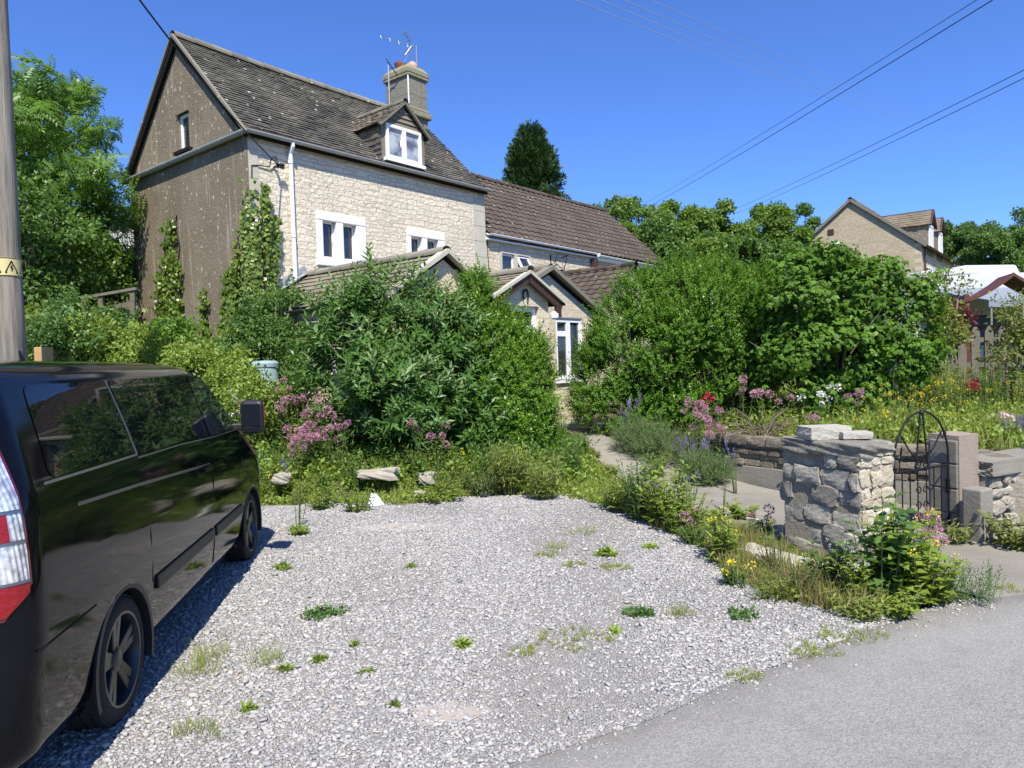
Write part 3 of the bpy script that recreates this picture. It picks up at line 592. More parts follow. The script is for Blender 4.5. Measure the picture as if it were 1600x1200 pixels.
def halfpipe(name, parent, mat, a, b, r=.055, clips=0.9, mclip=None):
    mb = MB(); a = np.array(a, float); b = np.array(b, float); d = nz(b-a); sd = nz(np.cross(d, (0, 0, 1.))); V = []; F = []
    for p in (a, b):
        for rr_, kk in ((r, range(9)), (r*.86, range(8, -1, -1))):
            for k in kk: an = math.pi+math.pi*k/8; V.append(p+sd*math.cos(an)*rr_+np.array([0, 0, math.sin(an)*rr_]))
    m = 18; F = [(k, (k+1) % m, m+(k+1) % m, m+k) for k in range(m)]+[tuple(range(m))[::-1], tuple(range(m, 2*m))]; mb.add(V, F)
    L = np.linalg.norm(b-a); n = int(L/clips)
    for i in range(n+1):
        c = a+d*(L*(i+.2)/(n+1)); V_ = []
        for pz0 in (c-d*.012, c+d*.012): V_ += [pz0+sd*math.cos(math.pi+math.pi*k/8)*r*1.08+np.array([0, 0, math.sin(math.pi+math.pi*k/8)*r*1.08]) for k in range(9)]
        mb.add(V_, [(k, k+1, k+10, k+9) for k in range(8)]+[tuple(range(9)), tuple(range(9, 18))])
    return mb.build(name, mat, parent)
def casement(parent, x0, x1, z0, z1, y, cols=1, mat=None, fr=.05, dep=.06, transom=None, name='window', glass=None, hinge=None):
    """white frame with panes; local plane y, outside towards -y"""
    mat = mat or M_upvc; mb = MB(); mb.box((x0, y, z0), (x1, y+dep, z0+fr)); mb.box((x0, y, z1-fr), (x1, y+dep, z1)); xs_ = np.linspace(x0, x1, cols+1)
    for i, xx in enumerate(xs_):
        w = fr if i in (0, cols) else fr*1.5; a = xx if i == 0 else (xx-w if i == cols else xx-w/2); mb.box((a, y+.001, z0+fr), (a+w, y+dep-.001, z1-fr))
    if transom:
        for (c0, zt) in transom: mb.box((xs_[c0]+fr, y+.003, zt-fr*.6), (xs_[c0+1]-fr, y+dep-.003, zt+fr*.6))
    w = mb.build(name, mat, parent, bevel=.004); g = MB(); g.box((x0+fr*.6, y+dep*.5, z0+fr*.6), (x1-fr*.6, y+dep*.5+.01, z1-fr*.6)); g.build('pane', glass or M_glass, w); return w

# ---- tall stone house -------------------------------------------------------
EAV, RID, HWID, HLEN = 6.62, 9.12, 5.1, 7.0
house = empty('stone_house', tuple(HO), HA); tag(house, 'tall old stone house with a grey-brown roughcast gable, dormer and mottled stone-tile roof', 'house')
W1 = (1.52, 2.85, 4.06, 5.23); W2 = (4.1, 5.4, 3.95, 5.2)
mb = MB(); wall_holes(mb, 0, HLEN, -.2, EAV, 0, .32, [W1, W2]); mb.build('front_wall', M_front, house)
def gz(y): return EAV+(RID-EAV)*(1-abs(y-HWID/2)/(HWID/2))-.05
mb = MB(); GX0, GX1 = -.012, .3; wy0, wy1, wz0, wz1 = 2.22, 2.66, 6.68, 7.46
for poly in ([(.004, -.2), (wy0, -.2), (wy0, gz(wy0)), (.004, gz(.004))], [(wy1, -.2), (HWID, -.2), (HWID, gz(HWID)), (wy1, gz(wy1))], [(wy0, -.2), (wy1, -.2), (wy1, wz0), (wy0, wz0)], [(wy0, wz1), (wy1, wz1), (wy1, gz(wy1)), (HWID/2, gz(HWID/2)), (wy0, gz(wy0))]):
    mb.prism([(GX0, y, z) for y, z in poly], (GX1-GX0, 0, 0))
mb.build('gable_wall', M_render, house)
mb = MB(); mb.prism([(HLEN-.3, y, z) for y, z in ((.32, 0), (HWID, 0), (HWID, gz(HWID)), (HWID/2, gz(HWID/2)), (.32, gz(.32)))], (.3, 0, 0)); mb.build('far_gable_wall', M_sidey, house)
mb = MB(); mb.box((.3, HWID-.3, 0), (HLEN-.3, HWID-.002, EAV)); mb.build('rear_wall', M_render, house)
# quoins, slightly proud
mb = MB(); rq = np.random.default_rng(5); z = .3
while z < 6.3:
    h = rq.uniform(.28, .42); w = .46 if int(z*10) % 2 else .26; mb.box((HLEN-w, -.012, z), (HLEN+.002, .1, z+h-.012)); z += h
mb.build('quoin', M_dstone, house); mb = MB()
z = 3.2
while z < 6.4:
    h = rq.uniform(.32, .6); w = rq.uniform(.2, .42); mb.box((.0, -.014, z), (w, .1, min(z+h-.012, 6.5))); z += h
mb.build('quoin', M_dstone, house)
SL = math.hypot(HWID/2+.14, (RID-EAV)*(HWID/2+.14)/(HWID/2)); k_ = (RID-EAV)/(HWID/2)
roof = tiles('roof', house, M_slate, (-.10, -.14, EAV-.14*k_), (1, 0, 0), (0, 1, k_), HLEN+.16, SL, .19, .112, .032, jit=.55, seed=4, sag=.05)
tiles('roof', house, M_slate, (HLEN+.06, HWID+.14, EAV-.14*k_), (-1, 0, 0), (0, -1, k_), HLEN+.16, SL, .3, .2, .026, seed=5, sag=.05)
mb = MB(); mb.prism([(-.06, y, z) for y, z in ((-.1, EAV-.1*k_-.05), (HWID/2, RID-.05), (HWID+.1, EAV-.1*k_-.05), (HWID+.1, EAV-.1*k_-.12), (HWID/2, RID-.15), (-.1, EAV-.1*k_-.12))], (HLEN+.1, 0, 0)); mb.build('roof_deck', M_dark, roof)
ridge('ridge', roof, M_ridge, (-.12, HWID/2, RID+.0), (HLEN+.08, HWID/2, RID+.0), .13, .42, sag=.05)
mb = MB()
for sgn, y0 in ((1, -.16), (-1, HWID+.16)):
    p = np.array([-.115, y0, EAV-.16*k_]); q = np.array([-.115, HWID/2, RID+.02]); mb.bar(p, q, .07, .05, up=(0, -sgn*k_, 1))
mb.build('verge', M_ridge, house)
mb = MB()
for sgn, y0 in ((1, -.12), (-1, HWID+.12)):
    p = np.array([-.075, y0, EAV-.15*k_-.05]); q = np.array([-.075, HWID/2, RID-.11]); mb.bar(p, q, .05, .11, up=(0, -sgn*k_, 1))
mb.build('bargeboard', M_dark, house)
halfpipe('gutter', house, M_ggut, (-.14, -.17, EAV-.10), (HLEN+.14, -.17, EAV-.08), .062)
halfpipe('gutter', house, M_ggut, (-.10, -.17, EAV-.10), (-.10, HWID+.2, EAV-.10), .075)
mb = MB(); mb.box((0.02, -.1, EAV-.16), (HLEN, -.003, EAV-.02)); mb.build('fascia', M_dbrown, house)
mb = MB(); mb.tube([(.91, -.17, EAV-.12), (.91, -.17, EAV-.22), (.91, -.075, EAV-.36), (.90, -.075, .6)], .042, 10)
for z in (6.1, 4.6, 3.7, 2.2): mb.tube([(.905, -.075, z-.03), (.905, -.075, z+.03)], .052, 10)
mb.build('downpipe', M_upvc, house, smooth=False)
# stone mullioned windows
def mullioned(x0, x1, z0, z1, lights, top, bot):
    mb = MB(); y = -.03; mb.box((x0, y, z1-top), (x1, .2, z1)); mb.box((x0-.02, y-.012, z0), (x1+.02, .2, z0+bot)); zz0, zz1 = z0+bot, z1-top; edges = [x0]+[c for l in lights for c in l]+[x1]
    for a, b in zip(edges[0::2], edges[1::2]): mb.box((a, y+.004, zz0), (b, .19, zz1))
    w = mb.build('window', M_wstone, house, bevel=.018)
    for (a, b) in lights:
        f = MB(); yy = .10
        for bx in (((a, yy, zz0), (b, yy+.05, zz0+.035)), ((a, yy, zz1-.035), (b, yy+.05, zz1)), ((a, yy, zz0+.035), (a+.035, yy+.05, zz1-.035)), ((b-.035, yy, zz0+.035), (b, yy+.05, zz1-.035))): f.box(*bx)
        f.build('frame', M_wpaint, w); g = MB(); g.box((a+.02, yy+.025, zz0+.02), (b-.02, yy+.035, zz1-.02)); g.build('pane', M_glass, w)
    h = MB(); a, b = lights[0]; h.tube([(b-.05, .09, zz0+.3), (b-.06, .06, zz0+.36), (b-.06, .06, zz0+.44)], .008, 6); h.build('handle', M_wpaint, w)
mullioned(*W1, [(1.68, 2.03), (2.22, 2.58)], .2, .19); mullioned(*W2, [(4.24, 4.6), (4.78, 5.16)], .21, .2)
# small gable window (faces -x)
mb = MB(); X0 = .035
for bx in (((X0, wy0, wz0), (X0+.05, wy0+.07, wz1)), ((X0, wy1-.07, wz0), (X0+.05, wy1, wz1)), ((X0, wy0+.07, wz0), (X0+.05, wy1-.07, wz0+.07)), ((X0, wy0+.07, wz1-.07), (X0+.05, wy1-.07, wz1))): mb.box(*bx)
gw = mb.build('window', M_upvc, house); mb = MB(); mb.box((X0+.03, wy0+.04, wz0+.04), (X0+.04, wy1-.04, wz1-.04)); mb.build('pane', M_glass, gw)
mb = MB(); mb.box((-.10, wy0-.12, wz0-.07), (.1, wy1+.12, wz0)); mb.build('sill', M_dark, gw)
mb = MB(); mb.prism([(-.06, wy0-.05, wz1+.02), (-.06, (wy0+wy1)/2, wz1+.09), (-.06, wy1+.05, wz1+.02), (-.06, wy1+.05, wz1-.0), (-.06, wy0-.05, wz1-.0)], (.12, 0, 0)); mb.build('lintel', M_render, gw)
# dormer
DX0, DX1, DA, DE, DZ = 3.42, 4.80, 8.14, 7.56, 6.74
dm = MB(); dm.box((DX0, -.0, DZ-.1), (DX0+.12, 1.4, DE)); dm.box((DX1-.12, -.0, DZ-.1), (DX1, 1.4, DE)); dcore = dm.build('dormer', M_ridge, house)
for xx, sg in ((DX0, -1), (DX1, 1)):
    tiles('cheek', dcore, M_ctile, (xx+sg*.012, 1.35 if sg < 0 else 0.0, DZ-.06), (0, -1 if sg < 0 else 1, 0), (sg*.05, 0, 1), 1.36, DE-DZ+.02, .26, .125, .03, seed=8+sg)
mb = MB(); mb.prism([(DX0, -.005, DE-.03), (DX1, -.005, DE-.03), ((DX0+DX1)/2, -.005, DA-.05)], (0, 1.3, 0)); mb.build('dormer_gable', M_ctile, dcore)
# tile hanging on the little gable
mb = MB(); cx_ = (DX0+DX1)/2
for i in range(5):
    z0 = DE-.02+i*.115; hw_ = (DX1-DX0)/2*(DA-.06-z0)/(DA-.06-DE); hw1 = (DX1-DX0)/2*max(0, (DA-.06-z0-.12))/(DA-.06-DE)
    if hw_ > .05: mb.add([(cx_-hw_, -.045, z0), (cx_+hw_, -.045, z0), (cx_+hw1, -.012, z0+.12), (cx_-hw1, -.012, z0+.12), (cx_-hw_, -.006, z0), (cx_+hw_, -.006, z0)], [(0, 1, 2, 3), (4, 5, 1, 0)], .4+.1*i)
mb.build('tile_hanging', M_ctile, dcore)
dk = (DA-DE)/((DX1-DX0)/2); ov = .12
for sg in (-1, 1):
    o0 = (cx_+sg*((DX1-DX0)/2+ov), -.14 if sg > 0 else 1.75, DE-ov*dk); tiles('dormer_roof', dcore, M_ctile if sg < 0 else M_slate, o0, (0, 1 if sg > 0 else -1, 0), (-sg, 0, dk), 1.89, math.hypot((DX1-DX0)/2+ov, DA-DE+ov*dk), .2, .11, .024, seed=21+sg)
    p = (cx_+sg*((DX1-DX0)/2+ov), -.10, DE-ov*dk-.03); q = (cx_, -.10, DA-.01); bb = MB(); bb.bar(p, q, .07, .06, up=(-sg*dk, 0, 1)); bb.build('dormer_verge', M_ridge, dcore)
    pr = MB(); pr.prism([(cx_, -.05, DA-.03), (cx_+sg*((DX1-DX0)/2+ov*.8), -.05, DE-ov*dk-.01), (cx_+sg*((DX1-DX0)/2+ov*.8), -.05, DE-ov*dk-.06), (cx_, -.05, DA-.09)], (0, 1.6, 0)); pr.build('dormer_deck', M_dark, dcore)
ridge('dormer_ridge', dcore, M_ridge, (cx_, -.15, DA), (cx_, 1.75, DA), .09, .35)
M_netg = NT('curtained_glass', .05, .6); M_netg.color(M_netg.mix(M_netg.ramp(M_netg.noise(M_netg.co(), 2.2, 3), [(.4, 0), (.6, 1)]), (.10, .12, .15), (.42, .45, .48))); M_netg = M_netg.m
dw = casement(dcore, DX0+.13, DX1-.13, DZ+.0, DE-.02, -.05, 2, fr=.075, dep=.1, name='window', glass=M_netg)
mb = MB(); mb.box((DX0+.06, -.1, DZ-.08), (DX1-.06, .05, DZ-.002)); mb.build('sill', M_upvc, dw)
mb = MB(); mb.tube([(cx_-.16, -.06, DZ+.3), (cx_-.16, -.085, DZ+.32), (cx_-.16, -.085, DZ+.46)], .014, 6); mb.build('handle', M_upvc, dw)
mb = MB(); mb.box((DX0+.22, .02, DZ+.05), (cx_-.1, .03, DE-.08)); mb.build('curtain', M_curt, dw)
# chimney
CX0, CX1, CY0, CY1 = 6.3, 7.02, 2.05, 3.0
mb = MB(); mb.box((CX0, CY0, 8.3), (CX1, CY1, 10.02)); ch = mb.build('chimney', M_cementr, house, bevel=.02)
mb = MB()
mb.box((CX0-.09, CY0-.09, 8.9), (CX1+.09, CY1+.09, 9.06)); mb.box((CX0-.05, CY0-.05, 9.06), (CX1+.05, CY1+.05, 9.16)); mb.build('base_course', M_cap, ch, bevel=.03)
def frust(mb, a, b, z0, z1):
    (x0, y0, x1, y1), (X0, Y0, X1, Y1) = a, b; mb.add([(x0,y0,z0),(x1,y0,z0),(x1,y1,z0),(x0,y1,z0),(X0,Y0,z1),(X1,Y0,z1),(X1,Y1,z1),(X0,Y1,z1)], [(3,2,1,0),(4,5,6,7),(0,1,5,4),(1,2,6,5),(2,3,7,6),(3,0,4,7)])
mb = MB(); q = .06; mb.box((CX0-.05, CY0-.05, 10.0), (CX1+.05, CY1+.05, 10.08)); mb.box((CX0-q, CY0-q, 10.081), (CX1+q, CY1+q, 10.2)); frust(mb, (CX0-q, CY0-q, CX1+q, CY1+q), (CX0+.06, CY0+.06, CX1-.06, CY1-.06), 10.201, 10.36); mb.build('cap', M_cap, ch, bevel=.02)
mb = MB(); mb.lathe([(.11, -.05), (.11, .10), (.125, .11), (.155, .2), (.16, .24), (.13, .25), (.12, .2)], 18, (CX0+.28, CY0+.62, 10.33)); mb.build('chimney_pot', M_terra, ch, smooth=False)
mb = MB(); mb.lathe([(.15, 0), (.15, .12), (.12, .2), (.05, .25)], 16, (CX0+.45, CY0+.28, 10.33)); mb.build('chimney_pot', flat('buff_clay', (.42, .30, .2), .8, .2, var=.2), ch)
mb = MB(); mb.tube([(CX0-.02, CY0-.015, 9.2), (CX0-.02, CY0-.015, 10.0)], .02, 6); mb.build('cable_clip', M_wpaint, ch)
# wall bracket with the incoming cable
mb = MB(); bz = 5.94; mb.tube([(.56, 0, bz), (.56, -.16, bz), (.56, -.2, bz+.02)], .02, 6)
for dx in (-.02, .05, .1): mb.lathe([(.015, 0), (.035, .02), (.025, .05), (.04, .07), (.02, .11)], 8, (.56+dx, -.17, bz-.05))
mb.tube([(.56, -.17, bz), (.52, -.13, bz+.18), (.45, -.1, bz+.15), (.44, -.04, bz-.02), (.2, -.02, bz-.03), (.06, -.02, bz-.06), (.05, -.02, bz-.3)], .012, 6)
mb.build('cable_bracket', M_iron, house)
# loose cable hanging on the gable
mb = MB(); pts = [(-.03, 2.9-2.9*f*.0+.06*math.sin(f*9), 5.35-f*1.3) for f in np.linspace(0, 1, 12)]; mb.tube(pts, .012, 5); mb.build('loose_cable', M_iron, house)

# ---- brown tiled cottage joined on -----------------------------------------
cot = empty('joined_cottage', tuple(HO), HA); tag(cot, 'lower cottage with brown pantile roof and long white gutter joined to the tall house', 'house')
H2A, H2B, E2, R2, W2D = HLEN, 17.5, 5.42, 7.86, 5.3
C2 = (7.68, 9.0, 4.35, 5.0); mb = MB(); wall_holes(mb, H2A+.001, H2B, 0, E2, .04, .34, [C2]); mb.build('front_wall', M_front2, cot)
mb = MB(); mb.prism([(H2B-.3, y, z) for y, z in ((.34, 0), (W2D, 0), (W2D, E2), (W2D/2, R2-.1), (.34, E2+.1))], (.3, 0, 0)); mb.build('gable_wall', M_front2, cot)
mb = MB(); mb.box((H2A+.01, W2D-.3, 0), (H2B-.31, W2D, E2)); mb.build('rear_wall', M_front2, cot)
k2 = (R2-E2)/(W2D/2); S2 = math.hypot(W2D/2+.1, (W2D/2+.1)*k2)
PANT = [(u/8, .03*(math.sin(2*math.pi*u/8-.6)*.5+.5)) for u in range(9)]
r2f = tiles('roof', cot, M_pant, (H2A+.005, -.1, E2-.1*k2+.05), (1, 0, 0), (0, 1, k2), H2B-H2A+.1, S2, .3, .285, .03, PANT, .4, 31, sag=.04, gap=.0)
tiles('roof', cot, M_pant, (H2B+.1, W2D+.1, E2-.1*k2+.05), (-1, 0, 0), (0, -1, k2), H2B-H2A+.1, S2, .3, .285, .03, ((0, 0), (1, 0)), .4, 32, sag=.04)
mb = MB(); mb.prism([(H2A+.01, y, z) for y, z in ((-.07, E2-.07*k2-.02), (W2D/2, R2-.03), (W2D+.07, E2-.07*k2-.02), (W2D+.07, E2-.07*k2-.1), (W2D/2, R2-.15), (-.07, E2-.07*k2-.1))], (H2B-H2A, 0, 0)); mb.build('roof_deck', M_dark, r2f)
ridge('ridge', r2f, M_pant, (H2A+.02, W2D/2, R2+.06), (H2B+.1, W2D/2, R2+.06), .12, .45, sag=.04)
halfpipe('gutter', cot, M_upvc, (H2A+.02, -.13, E2-.04), (12.6, -.13, E2-.06), .058); halfpipe('gutter', cot, M_upvc, (12.45, -.2, E2-.12), (H2B+.3, -.2, E2-.15), .06)
mb = MB(); mb.box((H2A+.01, -.07, E2-.20), (12.5, .039, E2-.03)); mb.box((12.51, -.13, E2-.29), (H2B+.1, .039, E2-.13)); mb.build('fascia', M_wpaint, cot)
mb = MB(); mb.box((12.3, -.12, E2-.75), (12.55, .0385, E2-.25)); mb.build('corner_pier', M_dbrown, cot)
mb = MB()
for bx in (((7.66, .02, 4.93), (9.02, .2, 5.1)), ((7.66, .02, 4.3), (9.02, .2, 4.38)), ((7.6, .0201, 4.38), (7.72, .2, 4.93)), ((8.28, .0201, 4.38), (8.42, .2, 4.93)), ((8.96, .0201, 4.38), (9.08, .2, 4.93))): mb.box(*bx)
sw = mb.build('window', M_dstone, cot)
casement(sw, 7.73, 8.27, 4.385, 4.925, .08, 1, name='casement')
oc = casement(sw, 0, .52, -.53, 0, 0, 1, name='open_casement', fr=.06); oc.location = (8.43, .06, 4.92); oc.rotation_euler = (R(-28), 0, 0)
mb = MB(); mb.box((8.42, .18, 4.38), (8.96, .19, 4.93)); mb.build('pane', M_glass, sw)
mb = MB(); z = 5.05; mb.tube([(10.6, 0, z), (10.6, -.25, z+.06)], .015, 6); mb.tube([(10.2, 0, z-.2), (10.25, -.12, z+.1), (10.6, -.2, z+.05), (10.62, -.06, z-.4)], .014, 6); mb.tube([(10.05, .02, E2-.3), (10.05, .02, 4.0)], .018, 6); mb.box((10.5, -.03, 4.55), (10.62, .035, 4.68)); mb.build('cable_bracket', M_iron, cot)
mb = MB(); mb.tube([(7.12, .02, E2-.2), (7.1, .02, 4.9), (7.13, .02, 4.2), (7.1, .02, 3.4)], .010, 5); mb.build('wall_cable', M_iron, cot)

# ---- single storey front extension -----------------------------------------
ext = empty('front_extension', tuple(HO), HA); tag(ext, 'single storey cream block extension with twin gables and brown bargeboarded porch', 'extension')
EF = -4.0
def e1z(s): return 3.78-abs(s-1.2)*.6
def e3z(s): return 3.74-abs(s-4.3)*.46
VX = 2.66
wx = (4.53, 5.55, 1.45, 2.78); mb = MB()
def pz(mb, pts): mb.prism([(s, EF, z) for s, z in pts], (0, .25, 0))
pz(mb, [(-.1, .2), (VX, .2), (VX, e1z(VX)-.06), (1.2, e1z(1.2)-.06), (-.1, e1z(-.1)-.06)])
pz(mb, [(VX, .2), (wx[0], .2), (wx[0], e3z(wx[0])-.06), (4.3, e3z(4.3)-.06), (VX, e3z(VX)-.06)])
pz(mb, [(wx[0], .2), (wx[1], .2), (wx[1], wx[2]), (wx[0], wx[2])]); pz(mb, [(wx[0], wx[3]), (wx[1], wx[3]), (wx[1], e3z(wx[1])-.06), (wx[0], e3z(wx[0])-.06)])
pz(mb, [(wx[1], .2), (6.3, .2), (6.3, e3z(6.3)-.06), (wx[1], e3z(wx[1])-.06)]); mb.build('front_wall', M_block, ext)
mb = MB(); lw0, lw1, lz0, lz1 = -3.1, -1.85, 1.75, 2.68
for bx in (((-.101, EF+.25, .2), (.15, lw0, 3.0)), ((-.101, lw1, .2), (.15, -.003, 3.0)), ((-.101, lw0, .2), (.15, lw1, lz0)), ((-.101, lw0, lz1), (.15, lw1, 3.0))): mb.box(*bx)
mb.build('side_wall', M_blocky, ext)
mb = MB()
for bx in (((-.06, lw0, lz0), (0, lw0+.06, lz1)), ((-.06, lw1-.06, lz0), (0, lw1, lz1)), ((-.06, lw0+.06, lz0), (0, lw1-.06, lz0+.07)), ((-.06, lw0+.06, lz1-.07), (0, lw1-.06, lz1)), ((-.059, (lw0+lw1)/2-.04, lz0+.07), (0, (lw0+lw1)/2+.04, lz1-.07))): mb.box(*bx)
w_ = mb.build('window', M_upvc, ext); mb = MB(); mb.box((-.03, lw0+.03, lz0+.03), (-.02, lw1-.03, lz1-.03)); mb.build('pane', M_glass, w_)
mb = MB(); mb.box((6.05, EF+.25, .2), (6.299, -.003, 2.78)); mb.build('side_wall', M_blocky, ext)
def gable_roof(parent, ap, za, k, left, right, y0, y1, mat, matr, tw, exq, th, prof=((0, 0), (1, 0)), rid=M_ridge, seed=40, rr=.11, name='roof', jit=.5):
    out = None
    for sg, wd in ((-1, left), (1, right)):
        o0 = (ap+sg*wd, y0 if sg > 0 else y1, za-wd*k); r_ = tiles(name, parent, mat, o0, (0, 1 if sg > 0 else -1, 0), (-sg, 0, k), y1-y0, math.hypot(wd, wd*k), tw, exq, th, prof, jit, seed+sg); out = out or r_
    d = MB(); d.prism([(ap-left+.03, y0+.05, za-left*k-.01), (ap, y0+.05, za-.03), (ap+right-.03, y0+.05, za-right*k-.01), (ap+right-.03, y0+.05, za-right*k-.06), (ap, y0+.05, za-.1), (ap-left+.03, y0+.05, za-left*k-.06)], (0, y1-y0-.08, 0)); d.build('roof_deck', M_dark, out)
    ridge('ridge', out, rid, (ap, y0-.02, za+.02), (ap, y1, za+.02), rr, .42, seed); return out
r1 = gable_roof(ext, 1.2, 3.80, .6, 1.42, 1.42, EF-.1, 0, M_ctile, M_ctile, .3, .2, .028, seed=50)
for sg in (-1, 1):
    mb = MB(); mb.bar((1.2, EF-.08, 3.83), (1.2+sg*1.45, EF-.08, 3.83-1.45*.6), .16, .075, up=(sg*.6, 0, 1)); mb.build('coping', M_dstone, ext)
gable_roof(ext, 4.3, 3.76, .46, 1.62, 2.05, EF-.08, 0, M_ctile, M_ctile, .3, .2, .028, seed=60)
for sg, wd in ((-1, 1.6), (1, 2.08)):
    mb = MB(); mb.bar((4.3, EF-.07, 3.80), (4.3+sg*wd, EF-.07, 3.80-wd*.46), .17, .085, up=(sg*.46, 0, 1)); mb.build('coping', M_ridge, ext)
mb = MB(); mb.bar((1.2, -.12, 3.90), (-.2, -.12, 3.06), .22, .012, up=(-.6, 0, 1)); mb.bar((1.2, -.02, 3.98), (-.2, -.02, 3.14), .02, .10, up=(-.6, 0, 1)); mb.build('flashing', M_lead, ext)
halfpipe('gutter', ext, flat('dark_gutter', (.05, .055, .06), .4, .5), (-.28, EF-.05, 2.92), (-.28, .1, 2.92), .06)
halfpipe('gutter', ext, M_upvc, (6.42, EF-.02, 2.75), (6.42, -.1, 2.75), .055)
cw = casement(ext, wx[0], wx[1], wx[2]+.001, wx[3], EF+.03, 2, fr=.095, dep=.07, transom=[(0, 2.44)], name='window')
mb = MB(); mb.box((wx[0]-.05, EF-.05, wx[2]-.06), (wx[1]+.05, EF+.1, wx[2])); mb.build('sill', M_upvc, cw)
# porch
PX, PE, PH, PZ, PK = 2.06, -5.1, .70, 3.42, .48
mb = MB(); d0, d1, dz = PX-.46, PX+.42, 2.84
for pts in ([(PX-PH, .3), (d0, .3), (d0, PZ-.07-PK*(PX-d0)), (PX-PH, PZ-.07-PK*PH)], [(d1, .3), (PX+PH, .3), (PX+PH, PZ-.07-PK*PH), (d1, PZ-.07-PK*(d1-PX))], [(d0, dz), (d1, dz), (d1, PZ-.07-PK*(d1-PX)), (PX, PZ-.07), (d0, PZ-.07-PK*(PX-d0))]):
    mb.prism([(s, PE, z) for s, z in pts], (0, .22, 0))
porch = mb.build('porch', M_block, ext)
mb = MB(); mb.box((PX-PH+.001, PE+.22, .3), (PX-PH+.2, EF-.002, 3.05)); mb.box((PX+PH-.2, PE+.22, .3), (PX+PH-.001, EF-.002, 3.05)); mb.build('porch_wall', M_blocky, porch)
gable_roof(porch, PX, PZ, PK, PH+.3, PH+.3, PE-.15, EF+.1, M_ctile, M_ctile, .28, .13, .024, seed=70, name='porch_roof', rr=.10)
for sg in (-1, 1):
    mb = MB(); mb.bar((PX, PE-.10, PZ-.09), (PX+sg*(PH+.27), PE-.10, PZ-.09-PK*(PH+.27)), .05, .16, up=(sg*PK, 0, 1)); mb.box((PX+sg*(PH+.16)-.07, PE-.13, PZ-.35-PK*(PH+.16)), (PX+sg*(PH+.16)+.07, PE-.07, PZ-.15-PK*(PH+.16))); mb.build('bargeboard', M_dbrown, porch)
    mb = MB(); mb.bar((PX, PE-.12, PZ+.0), (PX+sg*(PH+.33), PE-.12, PZ-PK*(PH+.33)), .09, .05, up=(sg*PK, 0, 1)); mb.build('verge', M_dstone, porch)
mb = MB(); mb.bar((PX+PH+.3, PE-.14, PZ-PK*(PH+.3)-.03), (PX+PH+.3, EF, PZ-PK*(PH+.3)-.03), .09, .07); mb.bar((PX-PH-.3, PE-.14, PZ-PK*(PH+.3)-.03), (PX-PH-.3, EF, PZ-PK*(PH+.3)-.03), .09, .07); mb.build('porch_gutter', M_iron, porch)
dr = casement(porch, d0, d1, .55, dz, PE+.08, 1, fr=.09, dep=.07, transom=[(0, 2.45)], name='door')
mb = MB(); mb.box((d0+.09, PE+.09, .6), (d1-.09, PE+.13, 1.5)); mb.build('door_panel', M_upvc, dr)
mb = MB(); mb.tube([(PX+.12*math.cos(a)*.6, PE-.035, 3.02+.1*math.sin(a)) for a in np.linspace(-2.4+1.57, 2.4+1.57, 12)], .016, 6); mb.build('horseshoe', M_iron, porch)
mb = MB(); mb.lathe([(.03, 0), (.075, .03), (.08, .1), (.04, .14)], 10, (PX+PH+.1, PE-.06, 2.62)); mb.build('porch_lamp', M_upvc, porch)
# wing further along
WS = 10.4
mb = MB()
mb.prism([(s, -2.6, z) for s, z in ((8.1, .2), (12.7, .2), (12.7, 2.9), (WS, 4.4), (8.1, 2.9))], (0, .25, 0)); wing = mb.build('side_wing', M_block, ext)
mb = MB(); mb.box((8.1, -2.35, .2), (8.35, .03, 2.9)); mb.build('wing_wall', M_blocky, wing)
gable_roof(wing, WS, 4.5, .64, 2.5, 2.5, -2.7, .04, M_pant, M_pant, .3, .28, .03, PANT, M_pant, 80, name='wing_roof')
halfpipe('wing_gutter', wing, M_upvc, (7.85, -2.7, 2.86), (7.85, -.1, 2.86), .06)
# ------------------------------------------------------------------ television aerials on the chimney
def hl(s, e, z): return tuple(hw(s, e, z))
M_alu = flat('aluminium', (.30, .315, .33), .4, .4, metal=.4, var=.1)
ae = empty('tv_aerial', hl(6.9, -2.3, 10.3)); ae.rotation_euler = (0, 0, HA); tag(ae, 'long boom television aerial on a mast behind the chimney pots', 'aerial')
mb = MB(); mb.tube([(0, 0, 0), (0, 0, .78)], .018, 6); mb.build('mast', M_alu, ae)
mb = MB(); mb.tube([(-1.15, .2, .70), (.08, 0, .74)], .010, 6)
for f in np.linspace(0, .72, 4): x = -1.15+f*1.2; mb.tube([(x, .2-f*.2-.02, .66), (x, .2-f*.2+.02, .76)], .004, 4)
mb.build('boom', M_alu, ae)
mb = MB()
for sg in (-1, 1):
    mb.tube([(-.16, 0, .74), (-.40, .05, .74+sg*.34)], .014, 6)
    for q in (.35, .6, .85): mb.tube([(-.16-.24*q, -.16, .74+sg*.34*q), (-.16-.24*q, .26, .74+sg*.34*q)], .008, 5)
mb.build('reflector', M_alu, ae)
mb = MB(); mb.tube([(-.3, .03, .42), (-.55, .03, .05)], .01, 5); mb.tube([(0, 0, .3), (-.3, .03, .42)], .01, 5); mb.build('stay', M_alu, ae)
ae2 = empty('tv_aerial', hl(5.98, -2.5, 9.0)); tag(ae2, 'short dark aerial on a thin pole left of the chimney', 'aerial'); ae2.rotation_euler = (0, 0, HA)
mb = MB(); mb.tube([(0, 0, 0), (0, 0, 1.42)], .018, 6); mb.build('mast', M_ggut, ae2)
mb = MB(); mb.tube([(-.05, 0, 1.44), (.25, -.1, 1.05)], .013, 6); mb.tube([(-.03, -.04, 1.36), (-.03, .04, 1.48)], .012, 5); mb.tube([(.1, -.14, 1.22), (.1, .06, 1.26)], .008, 5); mb.build('boom', M_iron, ae2)
